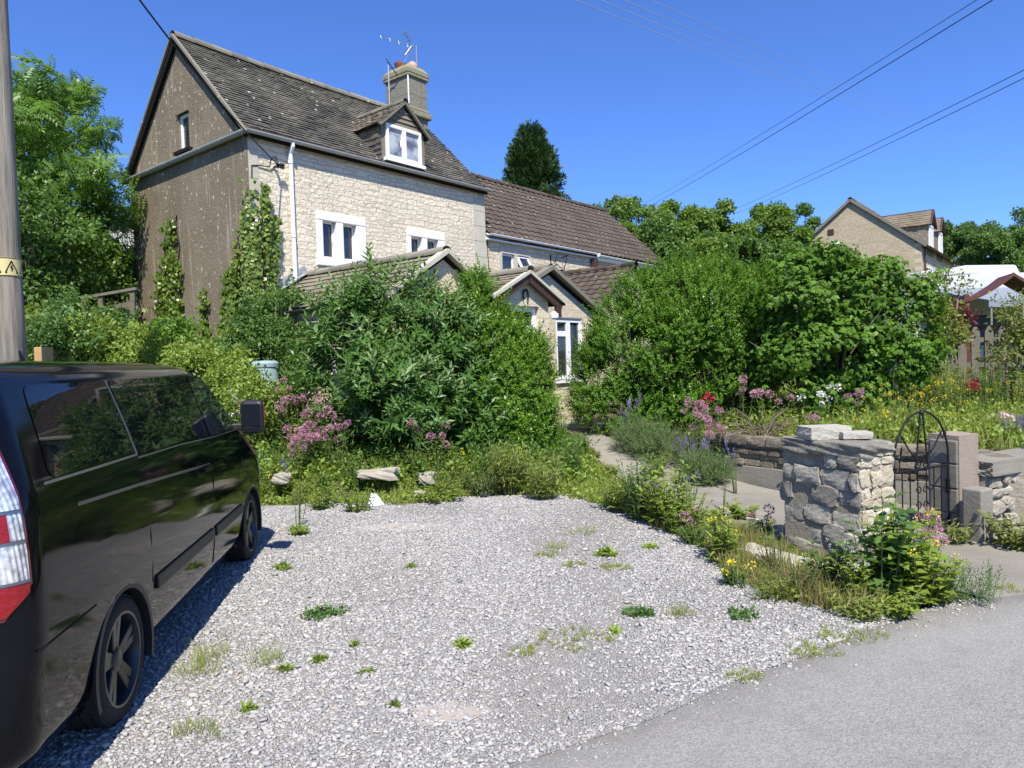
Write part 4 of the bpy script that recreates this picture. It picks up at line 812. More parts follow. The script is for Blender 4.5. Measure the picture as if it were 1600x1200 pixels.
# ------------------------------------------------------------------ utility pole and cables
pz_ = D(3, 300, 8.0); pb = (pz_[0], pz_[1], hzf(pz_[0], pz_[1])-.3)
t = NT('weathered_pole', .9, .15); v = t.co(); mp = t.n('Mapping', {'Vector': v, 'Scale': (14, 14, .9)}); g = t.noise(mp.outputs[0], 1.0, 6, .65)
c = t.ramp(g, [(.3, (.09, .072, .054)), (.5, (.225, .195, .15)), (.7, (.36, .33, .27))]); c = t.mix(t.math('MULTIPLY', t.noise(v, 2.0, 3), .4), c, (.33, .32, .28)); t.color(c); t.bump(g, .7, .03)
pole = empty('utility_pole', pb); tag(pole, 'weathered timber utility pole with a yellow warning band behind the black van', 'pole')
mb = MB(); mb.tube([(-.02, 0, 0), (0, 0, 3), (.012, 0, 6), (.03, 0, 9.6)], [.155, .148, .14, .128], 20); mb.build('shaft', t.m, pole, smooth=True)
zs = D(3, 420, 8)[2]-pb[2]
mb = MB(); V, F = [], []
for z in (zs-.10, zs+.11):
    for k in range(24): a = 2*math.pi*k/24; V.append((math.cos(a)*.151+.0, math.sin(a)*.151, z))
mb.add(V, [(k, (k+1) % 24, 24+(k+1) % 24, 24+k) for k in range(24)])
plate = mb.build('warning_plate', flat('faded_yellow_plate', (.56, .48, .22), .5, .4, var=.12, scale=9), pole, smooth=True)
mb = MB()
for ac in (-2.6, -1.68, -.62, .4, 1.4, 2.4):
    def cp(dx, dz): a = ac+dx/.153; return np.array([math.cos(a)*.1545, math.sin(a)*.1545, zs+dz])
    tri = [cp(-.06, -.06), cp(.06, -.06), cp(0, .07)]
    for i in range(3): mb.bar(tri[i], tri[(i+1) % 3], .011, .003, up=nz(np.array([math.cos(ac), math.sin(ac), 0])))
    zig = [cp(.008, .03), cp(-.012, -.005), cp(.01, -.005), cp(-.004, -.04)]
    for i in range(3): mb.bar(zig[i], zig[i+1], .008, .003, up=nz(np.array([math.cos(ac), math.sin(ac), 0])))
for zq in (-.092, .102):
    V = [(math.cos(2*math.pi*k/24)*.1535, math.sin(2*math.pi*k/24)*.1535, zs+zq+dz) for dz in (-.004, .004) for k in range(24)]; mb.add(V, [(k, (k+1) % 24, 24+(k+1) % 24, 24+k) for k in range(24)])
mb.build('warning_triangle', M_iron, plate)
M_cable = flat('cable_sheath', (.02, .02, .024), .6, .3, var=.2)
M_cable2 = flat('pale_cable', (.30, .33, .38), .5, .3, var=.1)
def cable(name, label, a, b, sag, r, mat, n=40, group=None):
    a, b = np.array(a, float), np.array(b, float); pts = [a+(b-a)*f-np.array([0, 0, 4*sag*f*(1-f)]) for f in np.linspace(0, 1, n)]; mb = MB(); mb.tube([p-a for p in pts], r, 5); o = mb.build(name, mat, None, smooth=True); o.location = tuple(a); return tag(o, label, 'cable', group)
a_ = np.array(pb)+np.array([.15, 0, 9.1]); cable('house_cable', 'black cable running from the top left down to the bracket on the stone house', D(196, -30, 8.6), hw(.56, .17, 5.95), .12, .013, M_cable)
CG = 'overhead cables over the lane'
cable('overhead_cable', 'lower and thicker cable of the left pair crossing the sky', D(1015, 322, 48), D(1580, -18, 12), .1, .010, M_cable, group=CG)
cable('overhead_cable', 'upper and thinner cable of the left pair crossing the sky', D(1000, 322, 50), D(1545, -12, 13), .1, .007, M_cable, group=CG)
cable('overhead_cable', 'upper cable of the right pair ending above the gabled house', D(1140, 330, 48), D(1625, 97, 13), .1, .008, M_cable, group=CG)
cable('overhead_cable', 'lower cable of the right pair ending above the gabled house', D(1144, 336, 48), D(1625, 110, 13), .1, .008, M_cable, group=CG)
for i, (x0, x1, y1) in enumerate(((885, 1420, 190), (925, 1420, 184), (962, 1430, 178), (1005, 1445, 172))):
    cable('overhead_cable', 'one of four faint thin wires high in the blue sky', D(x0, -6, 20), D(x1, y1, 60), .3, .008, M_cable2, group='faint wires high in the sky')
# ------------------------------------------------------------------ black van
M_paint = NT('black_paint', .1, .22); v = M_paint.co(); M_paint.color((.0035, .004, .0055))
M_paint.set('Roughness', M_paint.math('ADD', .02, M_paint.math('MULTIPLY', M_paint.noise(v, 3, 4), .09))); M_paint = M_paint.m
M_tint = NT('privacy_glass', .02, .38).color((.004, .005, .007)).m
M_clearg = NT('cab_glass', .02, .55).color((.012, .016, .016)).m
M_plast = flat('black_plastic', (.018, .018, .019), .5, .35, var=.2, scale=20)
M_rubber = flat('tyre_rubber', (.028, .027, .026), .85, .2, var=.3, scale=15)
M_alloy = flat('dark_alloy', (.035, .036, .038), .3, .5, metal=.4, var=.1)
M_trim_glint = flat('silver_trim_and_glint', (.17, .18, .195), .3, .5, metal=.7, var=.05)
M_rail_glint = flat('rail_highlight', (.035, .034, .032), .35, .5, var=.1)  # reflected highlight along the door rail, put into its colour
M_redl = NT('red_lens', .08, .6).color((.22, .004, .007)); M_redl.bump(M_redl.noise(M_redl.co(), 40, 2), .5, .01); M_redl = M_redl.m
M_dredl = NT('dark_red_lens', .1, .6).color((.10, .003, .008)).set('Coat Weight', 1.0).m
t = NT('clear_lens', .12, .6); v = t.co(); t.color(t.mix(t.ramp(t.noise(v, 26, 3), [(.35, 0), (.65, 1)]), (.30, .31, .33), (.85, .86, .88))); t.set('Metallic', .45); t.set('Coat Weight', 1.0); t.bump(t.n('TexWave', {'Vector': v, 'Scale': 22.0}).outputs['Fac'], .5, .01); M_clear = t.m
M_orange = flat('amber_lens', (.40, .12, .02), .2, .5)
RWp = G(195, 1130); FWp = G(395, 875); va = nz(FWp-RWp); vr = np.array([va[1], -va[0], 0]); VO = RWp+va*.05+vr*(.02-.985)
van = empty('van', (VO[0], VO[1], 0), math.atan2(va[1], va[0])); tag(van, 'black panel van with privacy glass and dark alloy wheels parked on the gravel', 'van')
ZT = [.22, .30, .36, .50, .62, .80, 1.0, 1.15, 1.3, 1.38, 1.42, 1.6, 1.8, 1.86, 1.90, 1.935, 1.96, 1.975, 1.985, 1.99]
WT = [.88, .94, .955, .968, .975, .985, .982, .974, .962, .952, .940, .886, .820, .795, .768, .715, .615, .45, .24, .03]
XR = [-.98, -1.03, -1.05, -1.06, -1.06, -1.03, -1.02, -1.01, -1.0, -.99, -.985, -.965, -.94, -.93, -.91, -.86, -.76, -.55, -.25, .0]
XF = [3.98, 4.08, 4.12, 4.13, 4.13, 4.1, 4.0, 3.72, 3.42, 3.28, 3.22, 2.93, 2.62, 2.52, 2.42, 2.26, 2.0, 1.55, .9, .2]
zl = np.unique(np.round(np.concatenate([np.arange(.22, 1.0, .03), np.arange(1.0, 1.86, .04), np.arange(1.86, 1.99, .012), [1.99]]), 3)); NS = 130
def van_ring(z, off=0.0):
    w, xr, xf = np.interp(z, ZT, WT), np.interp(z, ZT, XR), np.interp(z, ZT, XF); sc = min(1, w/.7); rr_ = .17*sc; rx = min(.55, .35*(xf-xr)); ry = min(.42, w*.6); P = []
    for f in np.linspace(0, 1, 6, endpoint=False): P.append((xr-.03*(1-f*f)*sc, -(w-rr_)*f))
    for a in np.linspace(0, math.pi/2, 9): P.append((xr+rr_-rr_*math.cos(a), -(w-rr_)-rr_*math.sin(a)))
    for f in np.linspace(0, 1, NS)[1:-1]: P.append((xr+rr_+(xf-rx-xr-rr_)*f, -w))
    for a in np.linspace(0, math.pi/2, 12): P.append((xf-rx+rx*math.sin(a), -(w-ry)-ry*math.cos(a)))
    for f in np.linspace(1, 0, 6)[1:]: P.append((xf+.06*(1-f*f)*sc, -(w-ry)*f))
    P = np.array(P)
    if off:
        d = nz(np.gradient(P, axis=0)); P = P+np.stack([d[:, 1], -d[:, 0]], 1)*off
    return P
RG = np.stack([np.concatenate([van_ring(z), np.full((len(van_ring(z)), 1), z)], 1) for z in zl])   # nz, np, 3
nzv, npv = RG.shape[:2]; V = RG.reshape(-1, 3).copy(); ARCH = [(0.0, .335), (3.24, .335)]; AR = .39; dead = np.zeros(len(V), bool)
for (ax, az) in ARCH:
    d = np.hypot(V[:, 0]-ax, V[:, 2]-az); side = V[:, 1] < -.5; pr = side & (d < AR) & (d > AR-.06); s = AR/np.maximum(d, 1e-6)
    V[pr, 0] = ax+(V[pr, 0]-ax)*s[pr]; V[pr, 2] = az+(V[pr, 2]-az)*s[pr]; dead |= side & (d <= AR-.06)
ii = (np.arange(nzv-1)[:, None]*npv+np.arange(npv-1)[None]).ravel(); F = np.stack([ii, ii+1, ii+npv+1, ii+npv], 1); F = F[~dead[F].any(1)]
V2 = V*np.array([1, -1, 1]); body = np_mesh('body', np.concatenate([V, V2]), np.concatenate([F, F[:, ::-1]+len(V)]), M_paint, van, smooth=True)
bm = bmesh.new(); bm.from_mesh(body.data); bmesh.ops.remove_doubles(bm, verts=bm.verts, dist=.0008); bmesh.ops.delete(bm, geom=[x for x in bm.verts if not x.link_faces], context='VERTS'); bm.to_mesh(body.data); bm.free()
# underside, wheel wells
mb = MB(); mb.box((-.95, -.86, .24), (-.46, .86, .30)); mb.box((.46, -.86, .24), (2.78, .86, .30)); mb.box((3.70, -.8, .24), (3.95, .8, .30)); mb.box((-.46, -.5, .27), (3.7, .5, .32)); mb.build('underbody', M_plast, van)
for (ax, az) in ARCH:
    for sg in (-1, 1):
        mb = MB(); n = 26; V_, F_ = [], []
        for k in range(n+1):
            a = -.35+(math.pi+.7)*k/n
            for rr_, y in ((AR+.012, .972), (AR+.012, .985), (AR-.02, .985), (AR-.015, .90), (AR+.02, .55), (0.02, .55)): V_.append((ax+rr_*math.cos(a), sg*(y-.006 if y > .9 else y), max(.2, az+rr_*math.sin(a))))
        for k in range(n):
            for q in range(5): F_.append((k*6+q, k*6+q+1, k*6+7+q, k*6+6+q))
        mb.add(V_, F_); mb.build('wheel_arch', M_plast, van)
def side_patch(name, mat, outline, parent=van, off=.004, sg=-1, nu=14):
    """glass following the flank; outline = list of (z, x0, x1)"""
    V_, F_ = [], []
    for (z, a, b) in outline:
        w = np.interp(z, ZT, WT)+off
        for u in np.linspace(0, 1, nu): V_.append((a+(b-a)*u, sg*w, z))
    for i in range(len(outline)-1):
        for j in range(nu-1): F_.append((i*nu+j, i*nu+j+1, (i+1)*nu+j+1, (i+1)*nu+j))
    F_ = np.array(F_) if sg < 0 else np.array(F_)[:, ::-1]; return np_mesh(name, np.array(V_), F_, mat, parent, smooth=True)
def ol(x0b, x1b, x0t, x1t, zb, zt, rad=.05):
    out = []
    for z in np.concatenate([[zb, zb+.012, zb+.03], np.linspace(zb+rad, zt-rad, 9), [zt-.03, zt-.012, zt]]):
        f = (z-zb)/(zt-zb); q = 0
        for e in (z-zb, zt-z):
            if e < rad: q = rad-math.sqrt(max(0, rad*rad-(rad-e)**2))
        out.append((z, x0b+(x0t-x0b)*f+q, x1b+(x1t-x1b)*f-q))
    return out
for sg in (-1, 1):
    side_patch('rear_window', M_tint, ol(-.66, .345, -.58, .31, 1.425, 1.845), sg=sg); side_patch('side_window', M_tint, ol(.39, 1.72, .36, 1.70, 1.40, 1.85), sg=sg)
    dwin = side_patch('door_window', M_clearg, ol(1.90, 2.80, 1.88, 2.24, 1.36, 1.845), sg=sg)
    w = lambda z: np.interp(z, ZT, WT)
    mb = MB()
    def line(pts, wd, off=.0035, dep=.006):
        q = [np.array([x, sg*(w(z)+off), z]) for x, z in pts]
        for a, b in zip(q[:-1], q[1:]): mb.bar(a, b, dep, wd, up=(0, sg*.2, 1) if abs(a[2]-b[2]) < abs(a[0]-b[0]) else (1, 0, 0))
    line([(-.72, 1.412), (-.2, 1.408), (.36, 1.405)], .012); line([(.367, 1.41), (.355, 1.6), (.335, 1.85)], .012); mb.build('recess_glint', M_trim_glint, van)  # silver bars added to imitate light reflecting in the window recess
    mb = MB(); line([(.37, 1.385), (1.2, 1.375), (2.0, 1.345), (2.75, 1.335)], .006, .002); mb.build('belt_trim', M_trim_glint, van)
    mb = MB(); line([(1.80, 1.84), (1.82, 1.4), (1.84, 1.0), (1.84, .5), (1.82, .36)], .013, .0015, .004); line([(.42, 1.36), (.42, .9), (.44, .62)], .007, .0012, .004); line([(-.92, .74), (-.55, .745), (-.36, .75)], .007, .0012, .004); line([(2.9, 1.3), (2.86, 1.0), (2.84, .7)], .008, .0015, .004); mb.build('door_gap', M_dark, van)
    mb = MB()
    for (x0, x1) in ((.50, 1.80), (1.87, 2.80)):
        zc = .60; mb.obox(((x0+x1)/2, sg*(w(zc)+.006), zc), ((x1-x0)/2, 0, 0), (0, .012, 0), (0, 0, .042))
    mb.build('moulding', M_plast, van, bevel=.008)
    mb = MB(); line([(-.46, 1.27), (.3, 1.235), (1.1, 1.19), (1.78, 1.15)], .016, .004, .008); mb.build('door_rail', M_rail_glint, van)
    for hx in (1.68, 1.98):
        mb = MB(); mb.obox((hx, sg*(w(1.13)+.022), 1.13), (.10, 0, 0), (0, .012, 0), (0, 0, .016)); mb.obox((hx-.08, sg*(w(1.13)+.008), 1.13), (.015, 0, 0), (0, .012, 0), (0, 0, .016)); mb.obox((hx+.08, sg*(w(1.13)+.008), 1.13), (.015, 0, 0), (0, .012, 0), (0, 0, .016)); mb.build('door_handle', M_paint, van, bevel=.006)
    # door mirror
    mb = MB(); mx, my, mz_ = 2.66, 1.135, 1.455; mb.obox((mx, sg*my, mz_), (.065, 0, 0), (-.02*1, sg*.105, 0), (0, 0, .155)); mir = mb.build('door_mirror', M_plast, van, bevel=.045)
    mb = MB(); mb.obox((mx-.068, sg*(my), mz_+.02), (.003, 0, 0), (-.02, sg*.085, 0), (0, 0, .10)); mb.obox((mx-.068, sg*my, mz_-.115), (.003, 0, 0), (-.02, sg*.085, 0), (0, 0, .022)); mb.build('mirror_glass', NT('mirror', .02, .8, 0.0).color((.01, .012, .016)).m, mir, bevel=.002)
    mb = MB(); mb.obox((mx-.01, sg*(my+.104), mz_+.02), (.012, 0, 0), (0, .003, 0), (0, 0, .11)); mb.build('indicator', M_orange, mir, bevel=.004)
    mb = MB(); mb.obox((mx+.06, sg*(my-.15), mz_-.09), (.05, 0, 0), (0, .09, 0), (0, 0, .035)); mb.build('mirror_arm', M_plast, mir, bevel=.015)
    # wheels
    for (ax, az) in ARCH:
        wr = empty('wheel', (ax, sg*.84, .335)); wr.parent = van
        wr.rotation_euler = (R(90)*(1 if sg < 0 else -1), 0, 0)
        mb = MB(); prof = [(.225, -.10), (.24, -.115), (.30, -.118), (.322, -.105), (.333, -.085), (.335, -.06), (.327, -.058), (.327, -.05), (.335, -.048), (.336, 0), (.328, .002), (.328, .010), (.336, .012), (.335, .05), (.327, .052), (.327, .06), (.335, .062), (.333, .085), (.322, .105), (.30, .118), (.262, .122), (.245, .115), (.235, .10)]
        mb.lathe(prof, 48, cap=False)
        for k in range(70):
            a = 2*math.pi*k/70
            for (z0, z1) in ((.064, .10), (-.10, -.064)): mb.obox((math.cos(a)*.334, math.sin(a)*.334, (z0+z1)/2), np.array([math.cos(a), math.sin(a), 0])*.004, np.array([-math.sin(a), math.cos(a), 0])*.0095, (0, 0, (z1-z0)/2))
        mb.build('tyre', M_rubber, wr, smooth=True, auto=True)
        mb = MB(); mb.lathe([(.243, .108), (.250, .118), (.236, .117), (.226, .09), (.222, .02), (.05, .0)], 40, cap=False); mb.build('rim', M_alloy, wr, smooth=True, auto=True)
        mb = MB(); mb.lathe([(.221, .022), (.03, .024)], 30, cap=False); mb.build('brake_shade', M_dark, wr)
        for k in range(5):
            mb = MB(); a = 2*math.pi*k/5+.35
            for sd_ in (-1, 1):
                a1 = a+sd_*.10; a0 = a+sd_*.20; p = np.array([math.cos(a0)*.05, math.sin(a0)*.05, .082]); q = np.array([math.cos(a1+sd_*.05)*.234, math.sin(a1+sd_*.05)*.234, .098]); tn = np.array([-math.sin(a), math.cos(a), 0])
                mb.add([p-tn*.025, p+tn*.025, q+tn*.026, q-tn*.026, p-tn*.03-np.array([0, 0, .04]), p+tn*.03-np.array([0, 0, .04]), q+tn*.031-np.array([0, 0, .05]), q-tn*.031-np.array([0, 0, .05])], [(0, 1, 2, 3), (4, 7, 6, 5), (0, 4, 5, 1), (1, 5, 6, 2), (2, 6, 7, 3), (3, 7, 4, 0)])
            mb.build('spoke', M_alloy, wr, bevel=.006)
        mb = MB(); mb.lathe([(.066, .05), (.066, .085), (.05, .094), (.03, .098), (.005, .098)], 20); mb.build('hub', M_alloy, wr, smooth=True, auto=True)
    # tail lamp round the rear corner
    tl = None
    def lamp(name, mat, z0, z1, p0, p1, off, parent):
        zz_ = np.linspace(z0, z1, 7); V_, F_ = [], []
        for i, z in enumerate(zz_):
            rg = van_ring(z, off); pp = np.linspace(p0, p1(z) if callable(p1) else p1, 14); q = np.stack([np.interp(pp, np.arange(len(rg)), rg[:, 0]), np.interp(pp, np.arange(len(rg)), rg[:, 1])], 1)
            for k in range(14): V_.append((q[k, 0], q[k, 1]*(-sg), z))
        for i in range(6):
            for k in range(13): F_.append((i*14+k, i*14+k+1, (i+1)*14+k+1, (i+1)*14+k))
        F_ = np.array(F_) if sg < 0 else np.array(F_)[:, ::-1]; return np_mesh(name, np.array(V_), F_, mat, parent, smooth=True)
    edge = lambda z: 11.6-1.2*np.clip((z-1.0)/.66, 0, 1)**2-3.2*np.clip((1.0-z)/.10, 0, 1)
    tl = lamp('tail_lamp', M_dredl, .90, 1.66, 5.2, lambda z: edge(z)+.35, .006, van)
    lamp('clear_lens', M_clear, 1.34, 1.63, 5.5, edge, .009, tl); lamp('red_lens', M_redl, 1.215, 1.325, 5.5, lambda z: edge(z)-1.6, .009, tl); lamp('clear_lens', M_clear, 1.215, 1.325, 5.5, edge, .008, tl); lamp('clear_lens', M_clear, 1.05, 1.205, 5.5, edge, .009, tl); lamp('red_lens', M_redl, .915, 1.04, 5.5, edge, .009, tl)
    for zq in (1.332, 1.208, 1.045): lamp('divider', M_trim_glint, zq-.006, zq+.006, 5.5, edge, .012, tl)
    lamp('reflector', M_redl, .36, .42, 1.5, 6.0, .006, van)
    lamp('headlamp', M_clear, .78, .98, npv-17, npv-8, .006, van)
def front_patch(name, mat, z0, z1, p0, p1, off):
    V_, F_ = [], []; zz_ = np.linspace(z0, z1, 8)
    for z in zz_:
        rg = van_ring(z, off); q = rg[p0:p1]; 
        for p in q: V_.append((p[0], p[1], z))
        for p in q[::-1][1:]: V_.append((p[0], -p[1], z))
    n = len(V_)//8
    for i in range(7):
        for k in range(n-1): F_.append((i*n+k, i*n+k+1, (i+1)*n+k+1, (i+1)*n+k))
    return np_mesh(name, np.array(V_), np.array(F_), mat, van, smooth=True)
front_patch('windscreen', M_clearg, 1.30, 1.88, npv-13, npv, .004); front_patch('grille', M_plast, .5, .72, npv-9, npv, .006)
mb = MB(); mb.box((-1.035, -.72, 1.35), (-1.022, -.02, 1.78)); mb.box((-1.035, .02, 1.35), (-1.022, .72, 1.78)); mb.build('rear_glass', M_tint, van)
mb = MB(); mb.tube([(1.1, 0, 1.98), (1.06, 0, 2.06)], [.02, .006], 6); mb.build('antenna', M_plast, van)
# ------------------------------------------------------------------ walls, pillar, gate
def stonemat(name, stops, rough=.9, bumps=.8, lich=(.52, .50, .43), lam=.35):
    t = NT(name, rough, .15); v = t.co(); c = t.ramp(t.attr(), stops); c = t.mix(t.math('MULTIPLY', t.noise(v, 14, 6, .7), .6), c, tuple(x*.5 for x in stops[0][1]))
    c = t.mix(t.math('MULTIPLY', t.ramp(t.noise(v, 5.5, 5), [(.52, 0), (.66, 1)]), lam), c, lich); t.color(c); t.bump(t.noise(v, 24, 7, .72), bumps, .03); return t.m
M_rub = stonemat('blue_grey_rubble', [(0, (.26, .24, .205)), (.5, (.40, .37, .31)), (1, (.54, .505, .42))])
M_crub = stonemat('cream_broken_rubble', [(0, (.46, .39, .27)), (.5, (.58, .51, .38)), (1, (.68, .62, .49))], lam=.2)
M_mort = stonemat('old_mortar', [(0, (.36, .32, .255)), (1, (.42, .38, .30))], bumps=1.3, lam=.4)
M_cmort = flat('cream_mortar', (.42, .36, .25), .95, .1, var=.3, scale=12, bump=.8)
M_brwall = stonemat('brown_walling', [(0, (.15, .125, .09)), (.5, (.23, .195, .14)), (1, (.32, .28, .21))], lam=.3)
M_pale = stonemat('pale_limestone', [(0, (.48, .45, .38)), (1, (.62, .59, .51))], lam=.2)
def hash3(P, s): return np.sin(P[..., 0]*2.9+s)*.45+np.sin(P[..., 1]*3.7+s*2.1+P[..., 2]*1.7)*.4+np.sin(P[..., 2]*3.3+s*1.3+P[..., 0]*2.1)*.4+np.sin(P[..., 0]*7.1-P[..., 1]*6.3+P[..., 2]*6.7+s*3)*.25
def rock(mb, c, ax, ay, az, r, n=5, tint=None, rough=.10, sq=.55):
    """rounded irregular stone: a squashed cube sphere; ax, ay, az half axes"""
    c, ax, ay, az = (np.array(q, float) for q in (c, ax, ay, az)); V, F = [], []; g = np.linspace(-1, 1, n); s = r.uniform(0, 50)
    for axis in range(3):
        for sg in (-1, 1):
            b = len(V)
            for i in g:
                for j in g:
                    p = np.zeros(3); p[axis] = sg; p[(axis+1) % 3] = i; p[(axis+2) % 3] = j; q = nz(p)*1.15*(1-sq)+p*sq; q = q*(1+rough*float(hash3(q*1.0, s))); V.append(c+ax*q[0]+ay*q[1]+az*q[2])
            for i in range(n-1):
                for j in range(n-1): f = (b+i*n+j, b+(i+1)*n+j, b+(i+1)*n+j+1, b+i*n+j+1); F.append(f if sg > 0 else f[::-1])
    mb.add(V, F, r.random() if tint is None else tint)
def rubble(mb, o, U, Nn, width, z0, z1, rows, wid, dep, r, n=5, rough=.14, sq=.6, gap=.012, zt=None):
    """irregular courses of stones over a wall face"""
    z = z0; U = nz(np.array(U, float)); Nn = nz(np.array(Nn, float))
    while z < z1-.03:
        h = min(r.uniform(*rows), z1-z); x = -r.uniform(0, .1)
        while x < width-.02:
            w = r.uniform(*wid); a, b = max(x, 0), min(x+w, width); x += w
            if b-a < .03: continue
            hh = h*r.uniform(.8, 1.08); c = np.array(o, float)+U*(a+b)/2+np.array([0, 0, z+h/2+r.normal(0, .012)])+Nn*r.normal(0, dep*.3); tl = r.normal(0, .12)
            rock(mb, c, U*((b-a)/2-gap)+np.array([0, 0, tl*.03]), Nn*dep*r.uniform(.8, 1.3), np.array([0, 0, hh/2-gap])-U*tl*.04, r, n, rough=rough, sq=sq)
        z += h
rr7 = np.random.default_rng(77)
PA = np.array([2.92, 5.95, 0]); pe1 = np.array([.863, .505, 0]); pe2 = np.array([-.42, .907, 0]); PWd, PLn, PHt = .47, .86, 1.02
pil = empty('stone_pillar', tuple(PA)); tag(pil, 'broken rubble stone pillar with a pale torn end and loose slabs on top', 'pillar')
mb = MB(); a, b, c_, d_ = (pe1*.0+pe2*.03, pe1*(PWd-.02)+pe2*.03, pe1*(PWd-.02)+pe2*(PLn-.0), pe1*.0+pe2*(PLn-.0)); mb.prism([a, b, c_, d_], (0, 0, PHt-.03)); mb.build('mortar_core', M_mort, pil)
mb = MB(); rubble(mb, pe2*(PLn)+pe1*.02, -pe2, -pe1, PLn-.02, -.02, PHt-.05, (.10, .19), (.14, .34), .034, rr7, 6, rough=.17, sq=.72, gap=.005); mb.build('rubble_face', M_rub, pil)
mb = MB(); rubble(mb, pe1*.0+pe2*.03, pe1, -pe2, PWd, -.02, PHt-.03, (.08, .18), (.09, .24), .022, rr7, 6, rough=.26, sq=.62, gap=.002); mb.build('broken_end', M_crub, pil)
mb = MB(); rubble(mb, pe1*(PWd-.02)+pe2*.02, pe2, pe1, PLn, -.02, PHt-.03, (.12, .2), (.16, .3), .05, rr7, 4); rubble(mb, pe2*(PLn)+pe1*.02, pe1, pe2, PWd-.04, -.02, PHt-.05, (.12, .2), (.16, .3), .05, rr7, 4); mb.build('rear_faces', M_rub, pil)
mb = MB(); rock(mb, pe1*PWd*.5+pe2*PLn*.5+np.array([0, 0, PHt+.0]), pe1*(PWd/2+.03), pe2*(PLn/2+.02), np.array([0, 0, .06]), rr7, 14, rough=.09, sq=.72); mb.build('mortar_cap', stonemat('cap_mortar', [(0, (.27, .25, .205)), (1, (.33, .31, .26))], bumps=1.2, lam=.5), pil, smooth=True)
def slab(name, label, c, dx, dy, dz, ang, mat, cat='stone', sq=.9, rough=.03, seed=1, group=None):
    r = np.random.default_rng(seed); mb = MB(); u_ = np.array([math.cos(ang), math.sin(ang), 0]); n_ = np.array([-u_[1], u_[0], 0]); rock(mb, (0, 0, 0), u_*dx/2, n_*dy/2, np.array([0, 0, dz/2]), r, 6, rough=rough, sq=sq); o = mb.build(name, mat); o.location = tuple(c); return tag(o, label, cat, group)
top = PHt+.065
p = PA+pe1*.17+pe2*.52; slab('stone_slab', 'thick pale slab lying on top of the broken stone pillar', (p[0], p[1], top+.055), .40, .24, .115, .15, M_pale, seed=3)
p = PA+pe1*.32+pe2*.30; slab('stone_slab', 'thin pale flake lying in front of the slab on the broken pillar', (p[0], p[1], top+.035), .26, .17, .06, -.1, M_pale, seed=9)
p = PA+pe1*.40+pe2*.62; slab('brick_fragment', 'small red brick fragment on the top of the broken pillar', (p[0], p[1], top+.03), .09, .07, .06, .5, M_terra, cat='brick', seed=5)
# low retaining wall along the path
LW = [np.array(q+(0,)) for q in ((2.98, 10.85), (3.2, 10.35), (3.86, 9.42), (4.86, 8.55), (5.22, 8.1), (5.1, 7.45))]
lw = empty('low_garden_wall', (LW[0][0], LW[0][1], 0)); tag(lw, 'low brown coursed stone wall holding up the flower garden beside the path', 'wall'); mc, mp_, mk, mbk = MB(), MB(), MB(), MB()
for a, b in zip(LW[:-1], LW[1:]):
    a_, b_ = a-LW[0], b-LW[0]; U = nz(b_-a_); L = np.linalg.norm(b_-a_); Nn = np.array([U[1], -U[0], 0]); Nn = -Nn if Nn@np.array([-.6, -.8, 0]) < 0 else Nn; zb = .02
    mbk.obox((a_+b_)/2-Nn*.13+np.array([0, 0, .31]), U*(L/2+.03), Nn*.12, (0, 0, .31)); rubble(mc, a_, U, Nn, L, .27, .60, (.075, .10), (.18, .36), .035, rr7, 4, rough=.08, sq=.8, gap=.006)
    mp_.obox((a_+b_)/2+Nn*.005+np.array([0, 0, .13]), U*(L/2+.02), Nn*.03, (0, 0, .15)); x = 0
    while x < L: w = min(rr7.uniform(.25, .42), L-x+.02); rock(mk, a_+U*(x+w/2)-Nn*.05+np.array([0, 0, .645]), U*(w/2-.004), Nn*.13, np.array([0, 0, .065]), rr7, 5, rough=.06, sq=.7); x += w
mbk.build('core', M_mort, lw); mc.build('stonework', M_brwall, lw); mp_.build('plinth', M_concrete, lw, bevel=.01); mk.build('coping', M_brwall, lw)
# rubble wall right of the gate
RA = np.array([4.78, 7.22, 0]); RU = nz(np.array([.88, .475, 0])); RN = np.array([RU[1], -RU[0], 0])
rw_ = empty('rubble_garden_wall', tuple(RA)); tag(rw_, 'pale rubble garden wall with a concrete coping at the right of the gate', 'wall')
mb = MB(); mb.obox(RU*3.0-RN*.12+np.array([0, 0, .28]), RU*3, RN*.13, (0, 0, .29)); mb.build('core', M_mort, rw_)
mb = MB(); rubble(mb, RU*.05, RU, RN, 4.5, 0.0, .57, (.09, .2), (.14, .32), .06, rr7, 5, rough=.2, sq=.5, gap=.008); mb.build('stonework', stonemat('pale_rubble', [(0, (.30, .27, .21)), (.5, (.45, .41, .33)), (1, (.56, .52, .43))], lam=.2), rw_)
mb = MB(); rock(mb, RU*3.0-RN*.1+np.array([0, 0, .63]), RU*3.02, RN*.2, np.array([0, 0, .075]), rr7, 10, rough=.02, sq=.95); mb.build('coping', M_concrete, rw_)
